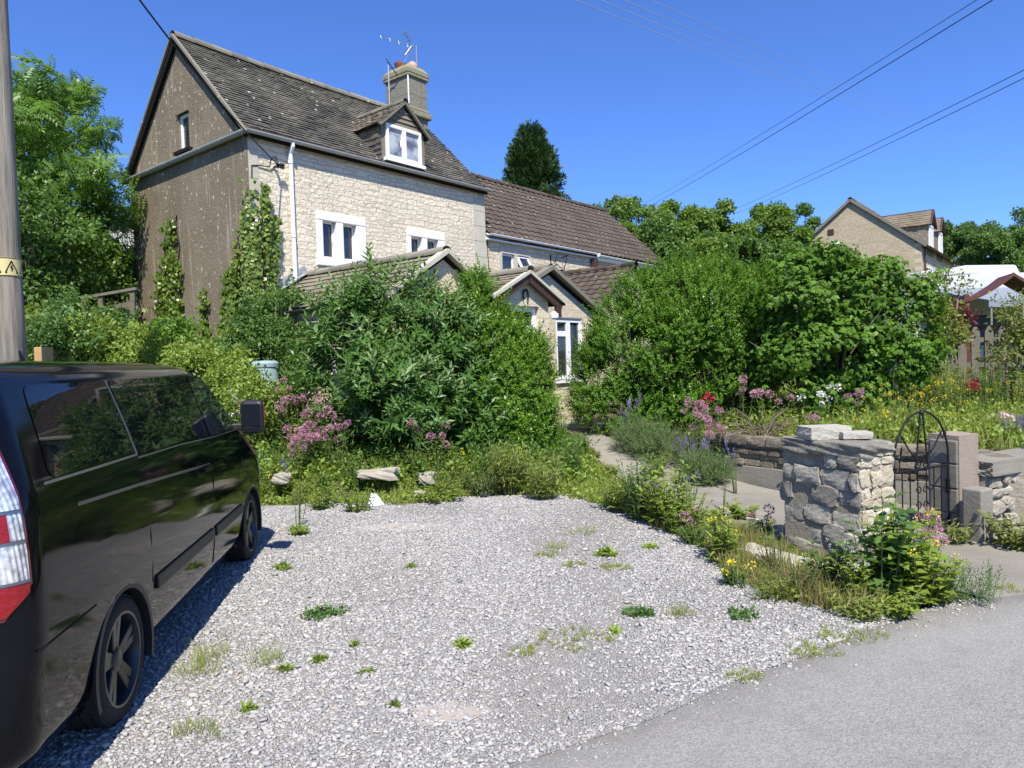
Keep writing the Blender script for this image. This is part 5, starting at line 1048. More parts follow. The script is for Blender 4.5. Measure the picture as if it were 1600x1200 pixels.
# gate posts
GPp = np.array([4.40, 7.04, 0]); gp = empty('gate_post', tuple(GPp)); tag(gp, 'tall square gate post with rounded top, pinkish render on its front', 'gate post'); z = 0
mb = MB()
for h in (.22, .24, .25, .24): mb.prism([pe1*.012+pe2*.01+np.array([0, 0, z]), pe1*.10+pe2*.01+np.array([0, 0, z]), pe1*.10+pe2*.30+np.array([0, 0, z]), pe1*.012+pe2*.30+np.array([0, 0, z])], (0, 0, h-.008)); z += h
mb.build('side_blocks', flat('grey_block', (.20, .185, .155), .9, .1, var=.35, scale=9, bump=.6), gp, bevel=.012)
mb = MB(); rock(mb, pe1*.215+pe2*.16+np.array([0, 0, .50]), pe1*.185, pe2*.165, np.array([0, 0, .50]), rr7, 14, rough=.012, sq=.94); mb.build('rendered_core', flat('pinkish_render', (.27, .222, .18), .93, .1, var=.2, scale=5, bump=.7), gp, smooth=True)
mb = MB(); mb.obox(pe1*.004+pe2*.1+np.array([0, 0, .48]), pe1*.012, pe2*.02, (0, 0, .07)); mb.build('latch', M_iron, gp)
CPp = np.array([4.42, 6.71, 0]); cp_ = empty('concrete_post', tuple(CPp)); tag(cp_, 'short square concrete stump standing in front of the gate post', 'post')
mb = MB(); mb.prism([(0, 0, -.05), pe1*.22+np.array([0, 0, -.05]), pe1*.22+pe2*.19+np.array([0, 0, -.05]), pe2*.19+np.array([0, 0, -.05])], (0, 0, .56)); o = mb.build('stump', M_concrete, cp_, bevel=.018)
# wrought iron gate
GA = np.array([3.60, 6.72, .04]); GB = np.array([4.36, 7.12, .04]); gu = nz(GB-GA); GW = np.linalg.norm(GB-GA)
gate = empty('garden_gate', tuple(GA), math.atan2(gu[1], gu[0])); tag(gate, 'black wrought iron gate with arched top and scrolls between the posts', 'gate')
mb = MB(); arch = [(GW*.5-GW*.5*math.cos(t_), 0, .74+.48*math.sin(t_)) for t_ in np.linspace(0, math.pi, 26)]; mb.tube([(0, 0, .05)]+arch+[(GW, 0, .05)], .010, 8); mb.tube([(0, 0, .12), (GW, 0, .12)], .012, 6); mb.tube([(0, 0, .66), (GW, 0, .66)], .011, 6); mb.build('gate_frame', M_iron, gate)
for f in (.14, .28, .42, .58, .72, .86): mb = MB(); mb.tube([(GW*f, 0, .12), (GW*f, 0, .66)], .007, 6); mb.build('bar', M_iron, gate)
mb = MB()
for sg in (-1, 1):
    mb.tube([(GW*.5+sg*.02, 0, 1.20), (GW*.5+sg*.10, 0, .66)], .009, 6); mb.tube([(GW*.5+sg*.10, 0, .78), (GW*.5+sg*.2, 0, .86), (GW*.5+sg*.31, 0, 1.0)], .008, 6)
    for (cx, cz, r_, dr) in ((.345, .97, .05, 1), (.05, .71, .045, -1), (.12, .80, .035, 1)): mb.tube([(GW*.5+sg*(cx+r_*(1-t_/9)*math.cos(t_*dr)), 0, cz+r_*(1-t_/9)*math.sin(t_*dr)) for t_ in np.linspace(0, 7.5, 22)], .0065, 5)
    for cz in (.3, .45): mb.tube([(GW*.5+sg*(.05+.045*(1-t_/9)*math.cos(t_)), 0, cz+.045*(1-t_/9)*math.sin(t_)) for t_ in np.linspace(0, 7, 18)], .006, 5)
mb.lathe([(.012, 0), (.03, .02), (.012, .05)], 10, (GW*.5, 0, 1.19)); mb.build('scrollwork', M_iron, gate)
# stones edging the left bed and litter
M_edge = stonemat('bed_stone', [(0, (.33, .30, .235)), (1, (.48, .435, .345))], lam=.3)
for i, (x, y, Yd, dx, dy, dz, an, lb) in enumerate(((590, 735, 9.95, .62, .3, .2, .05, 'long cream stone laid on the bed edge under the grey-leaved bush'), (668, 741, 10.0, .34, .26, .22, -.1, 'squat grey stone right of the long cream stone on the bed edge'), (440, 742, 9.9, .32, .24, .18, .2, 'cream stone on the bed edge near the van bonnet'), (760, 765, 9.9, .22, .16, .1, .6, 'small pale stone among weeds at the foot of the bed'), (655, 765, 9.7, .2, .14, .1, .3, 'small stone below the squat grey stone of the bed edge'), (985, 810, 8.5, .3, .2, .12, .9, 'broken concrete lump by the path at the corner of the gravel'), (940, 795, 9.0, .16, .12, .08, .2, 'fist sized white stone at the back corner of the gravel'))):
    p = D(x, y, Yd); slab('edge_stone', lb, (p[0], p[1], max(p[2], hzf(p[0], p[1])+.03)-.05), dx*.8, dy*.8, dz*.7, an, M_edge, sq=.62, rough=.24, seed=30+i)
p = G(585, 793); mb = MB(); mb.prism([(-.11, 0, 0), (.12, .03, .01), (.01, .07, .15), (-.05, .05, .17)], (.01, .05, 0)); o = mb.build('litter', M_wpaint, bevel=.01); o.location = tuple(p+np.array([0, 0, .01])); tag(o, 'white torn plastic sheet sticking up at the edge of the gravel', 'litter')
p0 = G(1085, 792); cable('hose_pipe', 'thin pale hose lying across the concrete path', G(1085, 792, .04), G(1185, 812, .04), .015, .012, M_dstone)
# concrete kerb along the weeds (remains of a wall footing)
mb = MB(); K0, K1 = G(1160, 868), G(1352, 922); kk = nz(K1-K0)
for i in range(7):
    c = K0+(K1-K0)*(i+.5)/7; rock(mb, (c[0]-K0[0], c[1]-K0[1], .04), kk*np.linalg.norm(K1-K0)/14*1.03, np.array([-kk[1], kk[0], 0])*.13, np.array([0, 0, .06]), rr7, 6, rough=.1, sq=.8)
o = mb.build('wall_footing', M_pale); o.location = tuple(K0); tag(o, 'low broken footing of pale stone leading to the foot of the pillar', 'footing')

# ------------------------------------------------------------------ things in the neighbouring garden
M_oldwood = flat('grey_old_wood', (.15, .135, .112), .9, .1, var=.35, scale=9, bump=.4)
M_redwood = flat('red_brown_wood', (.105, .038, .027), .6, .3, var=.25, scale=9)
f0 = D(1462, 540, 13.6); f1 = D(1700, 540, 13.2); fu = nz((f1-f0)*np.array([1, 1, 0])); FL = float(np.linalg.norm((f1-f0)[:2])); zf = 1.28
fence = empty('picket_fence', (f0[0], f0[1], zf), math.atan2(fu[1], fu[0])); tag(fence, 'weathered grey picket fence with pointed tops at the end of the flower garden', 'fence')
n = int(FL/.235)
for i in range(n):
    mb = MB(); x = i*.235; w = .075; mb.prism([(x-w, 0, -.1), (x+w, 0, -.1), (x+w, 0, .86), (x+w*.3, 0, .97), (x-w*.3, 0, .97), (x-w, 0, .86)], (0, .022, 0)); mb.build('picket', M_oldwood, fence)
for z in (.25, .72): mb = MB(); mb.box((-.1, .0225, z-.045), (FL, .07, z+.045)); mb.build('rail', M_oldwood, fence)
ab = D(1572, 500, 15.0); arb = empty('garden_arbour', (ab[0], ab[1], 1.15), -.35); tag(arb, 'red brown timber arbour with an upswept curved roof behind the fence', 'arbour')
ztop = D(1572, 430, 15)[2]-1.15; zlo = D(1505, 470, 15)[2]-1.15
mb = MB(); prof = [(x, ztop-(ztop-zlo)*(1-(1-abs(x)/1.0)**1.7)*(1 if abs(x) < 1.001 else 1)) for x in np.linspace(-1.0, 1.0, 21)]
mb.prism([(x, -.55, z) for x, z in prof]+[(x, -.55, z-.07) for x, z in prof[::-1]], (0, 1.1, 0)); mb.build('roof', M_redwood, arb)
for x in (-.82, .82):
    for y in (-.45, .45): mb = MB(); mb.box((x-.05, y-.05, -.1), (x+.05, y+.05, zlo+.12)); mb.build('post', M_redwood, arb)
for x in (-.82, .82):
    mb = MB()
    for q in np.linspace(-.38, .38, 6): mb.box((x-.012, q-.012, .2), (x+.012, q+.012, zlo))
    for q in np.linspace(.25, zlo-.05, 8): mb.box((x-.0145, -.40, q-.012), (x+.0145, .40, q+.012))
    mb.build('lattice', M_redwood, arb)
mb = MB(); mb.box((-.77, -.3, .42), (.77, .3, .46)); mb.build('seat', M_redwood, arb); mb = MB()
for q in np.linspace(-.7, .7, 11): mb.box((q-.03, .40, .47), (q+.03, .43, 1.1))
mb.box((-.77, .395, 1.1), (.77, .435, 1.18)); mb.build('backrest', M_redwood, arb)
# white caravan with its awning
M_cvan = flat('white_gelcoat', (.50, .51, .52), .25, .5, var=.03)
M_canv = flat('pale_grey_canvas', (.21, .235, .265), .6, .2, var=.08, scale=5)
M_navy = flat('navy_panel', (.03, .045, .10), .4, .4, var=.2)
cv0 = D(1432, 500, 19.5); gz_ = hzf(cv0[0]+2, cv0[1]); cv = empty('caravan', (cv0[0], cv0[1], gz_), .16); tag(cv, 'white caravan with a pale grey sloping awning beyond the picket fence', 'caravan')
H_ = D(1540, 424, 19.5)[2]-gz_; LV = 6.4
mb = MB(); pr = [(0.0, .5), (-.02, 1.4), (.35, H_-.25), (.9, H_-.08), (2.4, H_), (LV, H_), (LV, .5)]; mb.prism([(x, .0, z) for x, z in pr], (0, 2.2, 0)); mb.build('body', M_cvan, cv, bevel=.09)
mb = MB(); mb.prism([(1.2, .25, H_-.02), (1.35, .25, H_+.16), (1.8, .25, H_+.25), (3.4, .25, H_+.25), (3.55, .25, H_-.02)], (0, 1.5, 0)); mb.build('roof_box', M_cvan, cv, bevel=.05)
mb = MB(); mb.prism([(.45, .4, H_-.06), (.55, .4, H_+.12), (1.0, .4, H_+.1), (1.05, .4, H_-.06)], (0, .6, 0)); mb.build('roof_vent', M_cvan, cv, bevel=.03)
mb = MB(); mb.prism([(.1, -.02, H_-.42), (.1, -2.3, H_-.92), (.1, -2.3, H_-.95), (.1, -.02, H_-.46)], (LV, 0, 0)); mb.build('awning', M_canv, cv)
mb = MB(); mb.box((.1, -2.31, H_-1.1), (.1+LV, -2.28, H_-.93)); mb.build('valance', M_canv, cv)
for x in (.2, 2.2, 4.2, 6.2): mb = MB(); mb.tube([(x, -2.27, -.2), (x, -2.27, H_-.95)], .025, 6); mb.build('awning_pole', M_alu, cv)
mb = MB(); mb.box((.3, -.025, .9), (LV-.2, -.003, 1.75)); mb.build('window_band', M_navy, cv)
# distant gabled house
NO = D(1440, 378, 36.0); NE = NO[2]; NB = hzf(NO[0], NO[1])-1.0; nh = empty('gabled_house', (NO[0], NO[1], NB), HA); tag(nh, 'distant buff stone house with a broad plain gable and two dormers', 'house')
e = NE-NB; NW, NL, NR = 6.56, 11.0, 2.67
M_dblock = stonewall('buff_stone_far', (.36, .30, .20), (.46, .385, .265), (.27, .225, .15), 1, .34, .12, .008, .05, .03, .5, (.30, .26, .18), .3)
M_dblockx = stonewall('buff_stone_far_front', (.50, .42, .29), (.58, .50, .36), (.3, .25, .17), 0, .5, .2, .012, .05, .03, .5, (.34, .29, .2), .3)
M_dtile = tilemat('brown_far_tile', [(0, (.10, .075, .05)), (.5, (.15, .115, .08)), (1, (.2, .16, .115))], lam=.2)
mb = MB(); mb.prism([(0, y, z) for y, z in ((.3, 0), (NW, 0), (NW, e), (NW/2, e+NR-.05), (.3, e+.2))], (.3, 0, 0)); mb.build('gable_wall', M_dblock, nh)
mb = MB(); mb.box((.0005, 0, 0), (NL, .3, e)); mb.build('front_wall', M_dblockx, nh)
mb = MB(); mb.prism([(NL-.3, y, z) for y, z in ((.301, 0), (NW, 0), (NW, e), (NW/2, e+NR-.05), (.301, e+.2))], (.299, 0, 0)); mb.build('gable_wall', M_dblock, nh)
kn = NR/(NW/2); sn = math.hypot(NW/2+.25, (NW/2+.25)*kn)
rf = tiles('roof', nh, M_dtile, (-.12, -.25, e-.25*kn), (1, 0, 0), (0, 1, kn), NL+.25, sn, .3, .25, .03, seed=91); tiles('roof', nh, M_dtile, (NL+.13, NW+.25, e-.25*kn), (-1, 0, 0), (0, -1, kn), NL+.25, sn, .3, .25, .03, seed=92)
ridge('ridge', rf, M_dtile, (-.12, NW/2, e+NR), (NL+.1, NW/2, e+NR), .13)
for sg, y0 in ((1, -.25), (-1, NW+.25)):
    mb = MB(); mb.bar((-.1, y0, e-.25*kn-.02), (-.1, NW/2, e+NR-.03), .10, .14, up=(0, -sg*kn, 1)); mb.build('verge', M_ridge, nh)
mb = MB(); mb.prism([(-.0, y, z) for y, z in ((-.2, e-.2*kn-.04), (NW/2, e+NR-.06), (NW+.2, e-.2*kn-.04), (NW+.2, e-.2*kn-.1), (NW/2, e+NR-.14), (-.2, e-.2*kn-.1))], (NL, 0, 0)); mb.build('roof_deck', M_dark, rf)
def ngable(x, y): q = plane_hit(x, y, NO, hu); d = q-NO; return float(-(d@hn)), float(q[2]-NB)
wy, wz = ngable(1306, 391); mb = MB(); mb.box((-.03, wy-.3, wz-.42), (.05, wy+.3, wz+.42)); w_ = mb.build('window', M_upvc, nh); mb = MB(); mb.box((-.036, wy-.22, wz-.33), (-.02, wy+.22, wz+.33)); mb.build('pane', M_glass, w_)
wy, wz = ngable(1277, 400); mb = MB(); mb.box((-.03, wy-.3, wz-.42), (.05, wy+.3, wz+.42)); w_ = mb.build('window', M_upvc, nh); mb = MB(); mb.box((-.036, wy-.22, wz-.33), (-.02, wy+.22, wz+.33)); mb.build('pane', M_glass, w_)
wy, wz = ngable(1298, 363); mb = MB(); mb.box((-.02, wy-.16, wz-.16), (.05, wy+.16, wz+.16)); mb.build('vent', M_dbrown, nh)
mb = MB(); mb.tube([(.25, -.1, e-.2), (.25, -.1, 0)], .05, 6); mb.build('downpipe', M_dbrown, nh)
halfpipe('gutter', nh, M_dbrown, (-.1, -.3, e-.25*kn-.03), (NL, -.3, e-.25*kn-.03), .07)
for dx in (1.5, 4.6):
    mb = MB(); dw_, dh = 1.6, 1.15; mb.prism([(dx, -.05, e-.5), (dx+dw_, -.05, e-.5), (dx+dw_, -.05, e+dh), (dx+dw_/2, -.05, e+dh+.75), (dx, -.05, e+dh)], (0, 2.6, 0)); dd = mb.build('dormer', M_ctile, nh)
    for sg in (-1, 1):
        o0 = (dx+dw_/2+sg*(dw_/2+.12), -.25 if sg > 0 else 2.5, e+dh-.10); tiles('dormer_roof', dd, M_dtile, o0, (0, 1 if sg > 0 else -1, 0), (-sg, 0, .93), 2.75, 1.28, .28, .2, .025, seed=95+sg)
        bb = MB(); bb.bar((dx+dw_/2+sg*(dw_/2+.12), -.2, e+dh-.14), (dx+dw_/2, -.2, e+dh+.76), .08, .10, up=(-sg*.9, 0, 1)); bb.build('bargeboard', M_dbrown, dd)
    wn = casement(dd, dx+.25, dx+dw_-.25, e-.15, e+dh-.05, -.12, 2, fr=.09, dep=.08)
wn = casement(nh, 1.6, 2.9, e-2.3, e-1.1, -.06, 2, fr=.09, dep=.08); wn = casement(nh, 4.9, 6.2, e-2.3, e-1.1, -.06, 2, fr=.09, dep=.08)
mb = MB(); mb.lathe([(.05, 0), (.3, .06), (.36, .14)], 14, (0, 0, 0)); sd = mb.build('satellite_dish', M_ggut, nh); wy, wz = ngable(1266, 387); sd.location = (-.25, wy, wz); sd.rotation_euler = (0, R(-75), 0)
# grey house behind the ash tree
bo = D(150, 400, 36.0); bh = empty('grey_house', (bo[0], bo[1], hzf(bo[0], bo[1])-1), .25); zr = D(150, 335, 36)[2]-hzf(bo[0], bo[1])+1; tag(bh, 'grey roofed house with a pale chimney half hidden behind the ash tree', 'house')
mb = MB(); mb.prism([(-4.5, y, z) for y, z in ((0, 0), (6, 0), (6, zr-2.0), (3, zr-.1), (0, zr-2.0))], (10, 0, 0)); mb.build('wall', M_dblockx, bh)
tiles('roof', bh, M_slate, (-4.7, -.3, zr-2.2), (1, 0, 0), (0, 1, .667), 10.4, 3.97, .3, .2, .03, seed=97); mb = MB(); mb.box((-1.8, 2.5, zr-1), (-.8, 3.4, zr+.55)); c1 = mb.build('chimney', M_front2, bh); mb = MB(); mb.box((-1.9, 2.4, zr+.551), (-.7, 3.5, zr+.7)); mb.build('cap', M_dstone, c1); mb = MB(); mb.lathe([(.16, 0), (.14, .35)], 10, (-1.3, 2.95, zr+.7)); mb.build('chimney_pot', M_terra, c1)
mb = MB(); q0 = D(140, 380, 24); q1 = D(208, 372, 24); bf = empty('board_fence', (q0[0], q0[1], q0[2]-.8), math.atan2(q1[1]-q0[1], q1[0]-q0[0])); tag(bf, 'pale grey board fence seen through the ash leaves left of the gable', 'fence'); L = float(np.linalg.norm((q1-q0)[:2]))+.6
for i in range(int(L/.16)): mb.box((i*.16, 0, -.2), (i*.16+.135, .03, 1.15+.01*(i % 3)))
mb.build('boards', flat('silvered_boards', (.42, .42, .40), .9, .1, var=.25, scale=4), bf); mb = MB(); mb.box((-.05, .031, .8), (L, .09, .9)); mb.box((-.05, .031, .1), (L, .09, .2)); mb.build('rail', M_oldwood, bf)
# timber handrail on the bank, cut post, water butt
hr = D(132, 500, 13.5); h0 = empty('timber_handrail', (hr[0], hr[1], hr[2]-.5)); tag(h0, 'old brown timber handrail with two posts on the bank by the gable', 'handrail')
rel = lambda x, y, Y: D(x, y, Y)-np.array(h0.location)
for x, yt, yb in ((132, 467, 530), (158, 460, 530), (208, 452, 540)): mb = MB(); mb.bar(rel(x, yb, 13.5), rel(x, yt, 13.5), .09, .07, up=(0, 1, 0)); mb.build('post', M_bark, h0)
mb = MB(); mb.bar(rel(128, 466, 13.48), rel(214, 451, 13.48), .09, .05); mb.build('rail', M_oldwood, h0); mb = MB(); mb.bar(rel(158, 484, 13.55), rel(212, 474, 13.55), .05, .10); mb.build('rail', M_bark, h0)
for i, ((x0, y0), (x1, y1), lb) in enumerate((((133, 484), (152, 508), 'white painted board leaning against the timber handrail'), ((96, 502), (112, 522), 'white board lying among brambles left of the handrail'))):
    p = D(x0, y0, 13.3); q = D(x1, y1, 13.2); mb = MB(); mb.bar((0, 0, 0), q-p, .09, .03); o = mb.build('loose_board', M_wpaint); o.location = tuple(p); tag(o, lb, 'board')
p = D(68, 545, 9.0); mb = MB(); g0 = hzf(p[0], p[1])-p[2]; mb.box((-.075, -.075, g0-.2), (.075, .075, .0)); o = mb.build('timber_post', flat('fresh_timber', (.42, .27, .12), .8, .2, var=.2, scale=8), bevel=.008); o.location = tuple(p+np.array([0, 0, .02])); tag(o, 'cut square timber post beside the utility pole', 'post')
p = D(414, 566, 11.7); g0 = hzf(p[0], p[1]); hb = p[2]-g0+.02; wb = empty('water_butt', (p[0], p[1], g0)); tag(wb, 'pale blue green water butt among the bushes by the house', 'water butt'); M_butt = flat('pale_green_plastic', (.25, .34, .35), .45, .4, var=.1)
mb = MB(); mb.lathe([(.16, 0), (.20, hb*.4), (.205, hb-.12), (.195, hb-.08)], 24); mb.build('barrel', M_butt, wb, smooth=True, auto=True); mb = MB(); mb.lathe([(.22, hb-.10), (.222, hb-.04), (.18, hb), (.02, hb+.01)], 24); mb.build('lid', M_butt, wb, smooth=True, auto=True)
# ------------------------------------------------------------------ trees
rv = np.random.default_rng(21)
def gpt(x, y, Y): p = D(x, y, Y); return (float(p[0]), float(p[1]), hzf(p[0], p[1]))
# ash at the left
b = gpt(75, 500, 16.5); zt = D(80, 118, 16.5)[2]-b[2]
lob = []
for (x, y, r_) in ((60, 160, .8), (110, 165, .75), (30, 200, .9), (85, 215, 1.0), (140, 215, .7), (40, 270, 1.05), (105, 280, 1.0), (150, 285, .65), (60, 340, 1.0), (120, 345, .85), (170, 330, .6), (195, 345, .5), (35, 400, 1.0), (90, 400, .9), (140, 395, .6), (40, 460, .95), (95, 460, .8), (215, 345, .45), (-20, 250, 1.1), (-30, 350, 1.2), (-10, 440, 1.1), (130, 150, .4), (60, 128, .45)):
    p = D(x, y, 16.5+rv.normal(0, .6)); lob.append((np.array(p)-np.array(b), np.array([r_, r_, r_*.85])))
tree('ash_tree', 'tall feathery ash tree left of the house behind the utility pole', b, zt, [(c, q*.9) for c, q in lob], 1150, T_ash, G_ash, 101, size=1.05, tr=.2, up=.15, rnd=.55, shell=1.0)
# conifer behind the cottage
b = gpt(832, 300, 38.0); zt = D(832, 214, 38)[2]-b[2]; lob = []
for i in range(60):
    f = rv.random()**.8; z = zt*(.42+.56*f); rad = 2.35*(1-f)**.8+.06; a = rv.uniform(0, 6.28); q = rad*rv.uniform(.35, .8); lob.append((np.array([q*math.cos(a), q*math.sin(a), z]), np.array([.35+.5*(1-f), .35+.5*(1-f), .7+.5*(1-f)])))
lob += [(np.array([0, 0, zt*.96]), np.array([.22, .22, .9])), (np.array([.35, 0, zt*.88]), np.array([.2, .2, .7])), (np.array([-.4, 0, zt*.86]), np.array([.2, .2, .7]))]
tree('conifer', 'dark green conifer rising behind the cottage roof', b, zt, lob, 5200, T_con, G_con, 102, size=.75, tr=.3, up=.9, rnd=.45, low=-.8)
# trees on the hillside behind
HT = 'trees on the hillside behind the hedges'
def far_tree(name, lab, px, top, Y, halfw, seed, mat=None, group=HT, bot=None, n=900, size=1.0, nl=24, sparse=.8):
    r = np.random.default_rng(seed); b = gpt(px, 450, Y); zt = D(px, top, Y)[2]-b[2]; w = halfw*1.25*Y/1111; n = int(n*1.7); size *= .8
    hgt = (bot-top)*Y/1111/2 if bot else zt*.42; c = (0, 0, zt-hgt); lob = blob_lobes(c, (w, w*.8, hgt), nl+6, r, (.2, .48), .98); return tree(name, lab, b, zt, lob, n, T_far, mat or G_far, seed, group, size=size, tr=.16, rnd=.6, shell=sparse)
far_tree('round_tree', 'bright green rounded tree at the end of the cottage roof', 955, 318, 40, 48, 201, n=1100, size=.8)
far_tree('round_tree', 'leafy tree in the middle of the clump right of the cottage roof', 1015, 308, 46, 50, 202, n=1300, size=.9)
far_tree('round_tree', 'dense green tree behind the hedge top in the clump', 1065, 316, 40, 46, 203, G_far, n=1100, size=.8)
far_tree('tall_tree', 'tallest tree of the clump with pale stems on its right edge', 1118, 306, 42, 40, 204, G_far, n=1200, size=.8)
far_tree('tall_tree', 'dark tree low between the clump and the pale-trunked tree', 1090, 345, 36, 40, 205, G_far2, n=900, size=.75)
far_tree('pale_tree', 'airy tree with pale bare trunks standing alone against the sky', 1202, 318, 44, 36, 206, G_far, bot=400, n=700, size=.75, nl=16)
far_tree('tall_tree', 'narrow dark tree left of the distant gabled house', 1262, 320, 44, 28, 207, G_far2, n=600, size=.75, nl=12)
far_tree('round_tree', 'bushy tree under the narrow dark tree left of the gable', 1250, 362, 38, 40, 208, G_far, n=800, size=.75)
far_tree('tall_tree', 'slim tree with visible trunk right of the dormers', 1500, 333, 55, 24, 209, G_far2, bot=400, n=600, size=.85, nl=12)
far_tree('round_tree', 'broad dark round tree above the caravan', 1560, 345, 52, 48, 210, G_far2, n=1300, size=.9)
far_tree('tall_tree', 'tree cut by the right edge of the picture above the caravan', 1605, 322, 56, 40, 211, G_far2, n=900, size=.9)
far_tree('round_tree', 'low tree just behind the farther dormer', 1462, 352, 60, 30, 212, G_far2, n=600, size=.9)
M_ptrunk = flat('pale_trunk', (.34, .31, .25), .9, .1, var=.2)
for i, (x, y0, y1, Y) in enumerate(((1190, 440, 375, 43), (1206, 440, 380, 43), (1218, 440, 378, 43.4), (1140, 440, 360, 41))):
    p = D(x, y0, Y); q = D(x+4, y1, Y); mb = MB(); mb.tube([(0, 0, -1), (q-p)*.5+np.array([.15, 0, 0]), q-p], [.06, .05, .03], 5); o = mb.build('bare_trunk', M_ptrunk, smooth=True); o.location = tuple(p); tag(o, ('pale leaning trunk left of its two neighbours under the airy tree', 'middle pale trunk of three under the airy tree', 'rightmost pale trunk of three under the airy tree', 'thin pale trunk at the right edge of the tall clump tree')[i], 'tree trunk', 'pale bare trunks')
for i, (x, top, Y, hw_) in enumerate(((940, 348, 31, 60), (1010, 352, 30, 70), (1085, 356, 31, 70), (1160, 378, 30, 60), (1215, 392, 31, 55), (1275, 392, 30, 50))):
    far_tree('thicket_tree', ('leafy thicket by the cottage roof end', 'leafy thicket second from the cottage roof end', 'leafy thicket under the tall clump tree', 'leafy thicket between tall clump and airy tree', 'leafy thicket below the airy tree with pale trunks', 'leafy thicket left of the distant gable')[i], x, top, Y, hw_, 220+i, (G_far, G_far2)[i % 2], n=800, size=.7, bot=440)
# far wood on the hill
xs_ = rv.uniform(-120, 150, 260); ys_ = rv.uniform(75, 120, 260); lob = [(np.array([x, y, hzf(x, y)+2.4]), np.array([3.2, 3.0, rv.uniform(2.2, 3.4)])) for x, y in zip(xs_, ys_)]
o = foliage('far_wood', None, G_far2, lob, 9000, [t_*3.2 for t_ in T_far], rv, 1.0, .4, .6); tag(o, 'distant green wood closing the view on the hillside', 'wood', kind='stuff')
# ------------------------------------------------------------------ large bushes by the path
r = np.random.default_rng(301)
b = (-1.75, 11.3, hzf(-1.75, 11.3)); lob = blob_lobes((-1.75, 11.35, 1.42), (1.3, .95, 1.1), 30, r, (.36, .55))+[(np.array(D(x, y, 11.3)), np.array([s, s, s*1.2])) for x, y, s in ((545, 510, .34), (590, 486, .34), (635, 490, .34), (680, 515, .38), (540, 560, .42), (535, 620, .42), (570, 670, .5), (640, 695, .5), (720, 630, .5), (700, 550, .5), (600, 570, .6), (550, 690, .4), (740, 690, .45))]
shrub('buddleja_bush', 'large grey-green bush with long pointed leaves in the middle of the left bed', 'bush', b, lob, 3300, T_budd, G_budd, 302, size=1.0, young=G_youngb, twigs=14, up=.75, rnd=.42, shell=.55, ha=.6)
b = (-.15, 11.75, hzf(-.15, 11.75)); lob = [(np.array(D(x, y, Yd)), np.array([s, s*.9, s*1.25])) for x, y, s, Yd in ((742, 505, .30, 11.7), (744, 480, .20, 11.7), (770, 545, .4, 11.7), (735, 550, .4, 11.6), (800, 580, .42, 11.8), (822, 565, .2, 11.8), (780, 610, .5, 11.5), (818, 625, .3, 11.6), (832, 660, .26, 11.5), (800, 680, .42, 11.4), (760, 670, .45, 11.3), (765, 505, .22, 11.8), (805, 545, .24, 11.9), (788, 525, .24, 11.9), (828, 560, .24, 11.9), (835, 600, .24, 11.8), (842, 650, .24, 11.6), (845, 690, .26, 11.5), (745, 455, .16, 11.7))]
shrub('privet_bush', 'bright green small-leaved bush covering the porch at the left of the path', 'bush', b, lob, 7500, T_priv, G_priv, 303, size=.95, young=G_young, yf=.05, twigs=10, up=.7, rnd=.4, shell=.4)
b = (3.1, 13.3, hzf(3.1, 13.3)); lob = blob_lobes((3.2, 13.3, 1.72), (1.65, 1.1, 1.45), 34, r, (.36, .55))+[(np.array(D(x, y, 12.9)), np.array([s, s, s])) for x, y, s in ((955, 570, .45), (945, 600, .4), (935, 640, .36), (960, 680, .4), (990, 690, .4), (925, 600, .26), (950, 630, .4), (938, 610, .36), (935, 650, .36), (932, 580, .28), (950, 670, .36), (950, 610, .40), (960, 645, .4), (975, 520, .45), (1000, 470, .38), (1045, 455, .35), (1120, 450, .4), (1180, 470, .45), (1000, 660, .55), (1060, 640, .6), (1150, 560, .7), (1090, 500, .8), (975, 560, .6), (1190, 500, .6), (1130, 640, .5), (1030, 560, .7))]
shrub('hedge_bush', 'big rounded glossy green hedge bush right of the path hiding the cottage', 'bush', b, lob, 17000, T_honey, G_hedge, 304, size=1.05, young=G_priv, yf=.08, twigs=40, up=.5, rnd=.4, shell=.4, ha=.6)
b = (4.9, 14.6, hzf(4.9, 14.6)); lob = blob_lobes((4.5, 14.6, 2.0), (2.0, .9, 1.3), 22, r, (.4, .55)); shrub('hedge_bush', 'lighter hedge top rising behind the glossy hedge bush and the currant bush', 'bush', b, lob, 5500, T_honey, G_priv, 305, size=1.35, up=.6, rnd=.45, shell=.4)
b = (5.3, 11.7, hzf(5.3, 11.7)); lob = blob_lobes((5.35, 11.7, 1.95), (1.25, 1.0, 1.25), 26, r, (.38, .55))+[(np.array(D(x, y, 11.5)), np.array([s, s, s])) for x, y, s in ((1240, 435, .3), (1300, 420, .28), (1290, 412, .2), (1370, 450, .36), (1420, 480, .36), (1425, 540, .4), (1250, 480, .5), (1330, 480, .6), (1390, 560, .5), (1260, 560, .55), (1230, 620, .42), (1320, 580, .55), (1415, 590, .35), (1300, 620, .4))]
shrub('currant_bush', 'dark green currant bush with broad lobed leaves in front of the distant gable', 'bush', b, lob, 3300, T_curr, G_curr, 306, size=1.1, young=G_hedge, yf=.07, twigs=34, up=.2, rnd=.5, shell=.5, ha=.8, hf=.8)
b = (5.05, 11.2, hzf(5.05, 11.2))
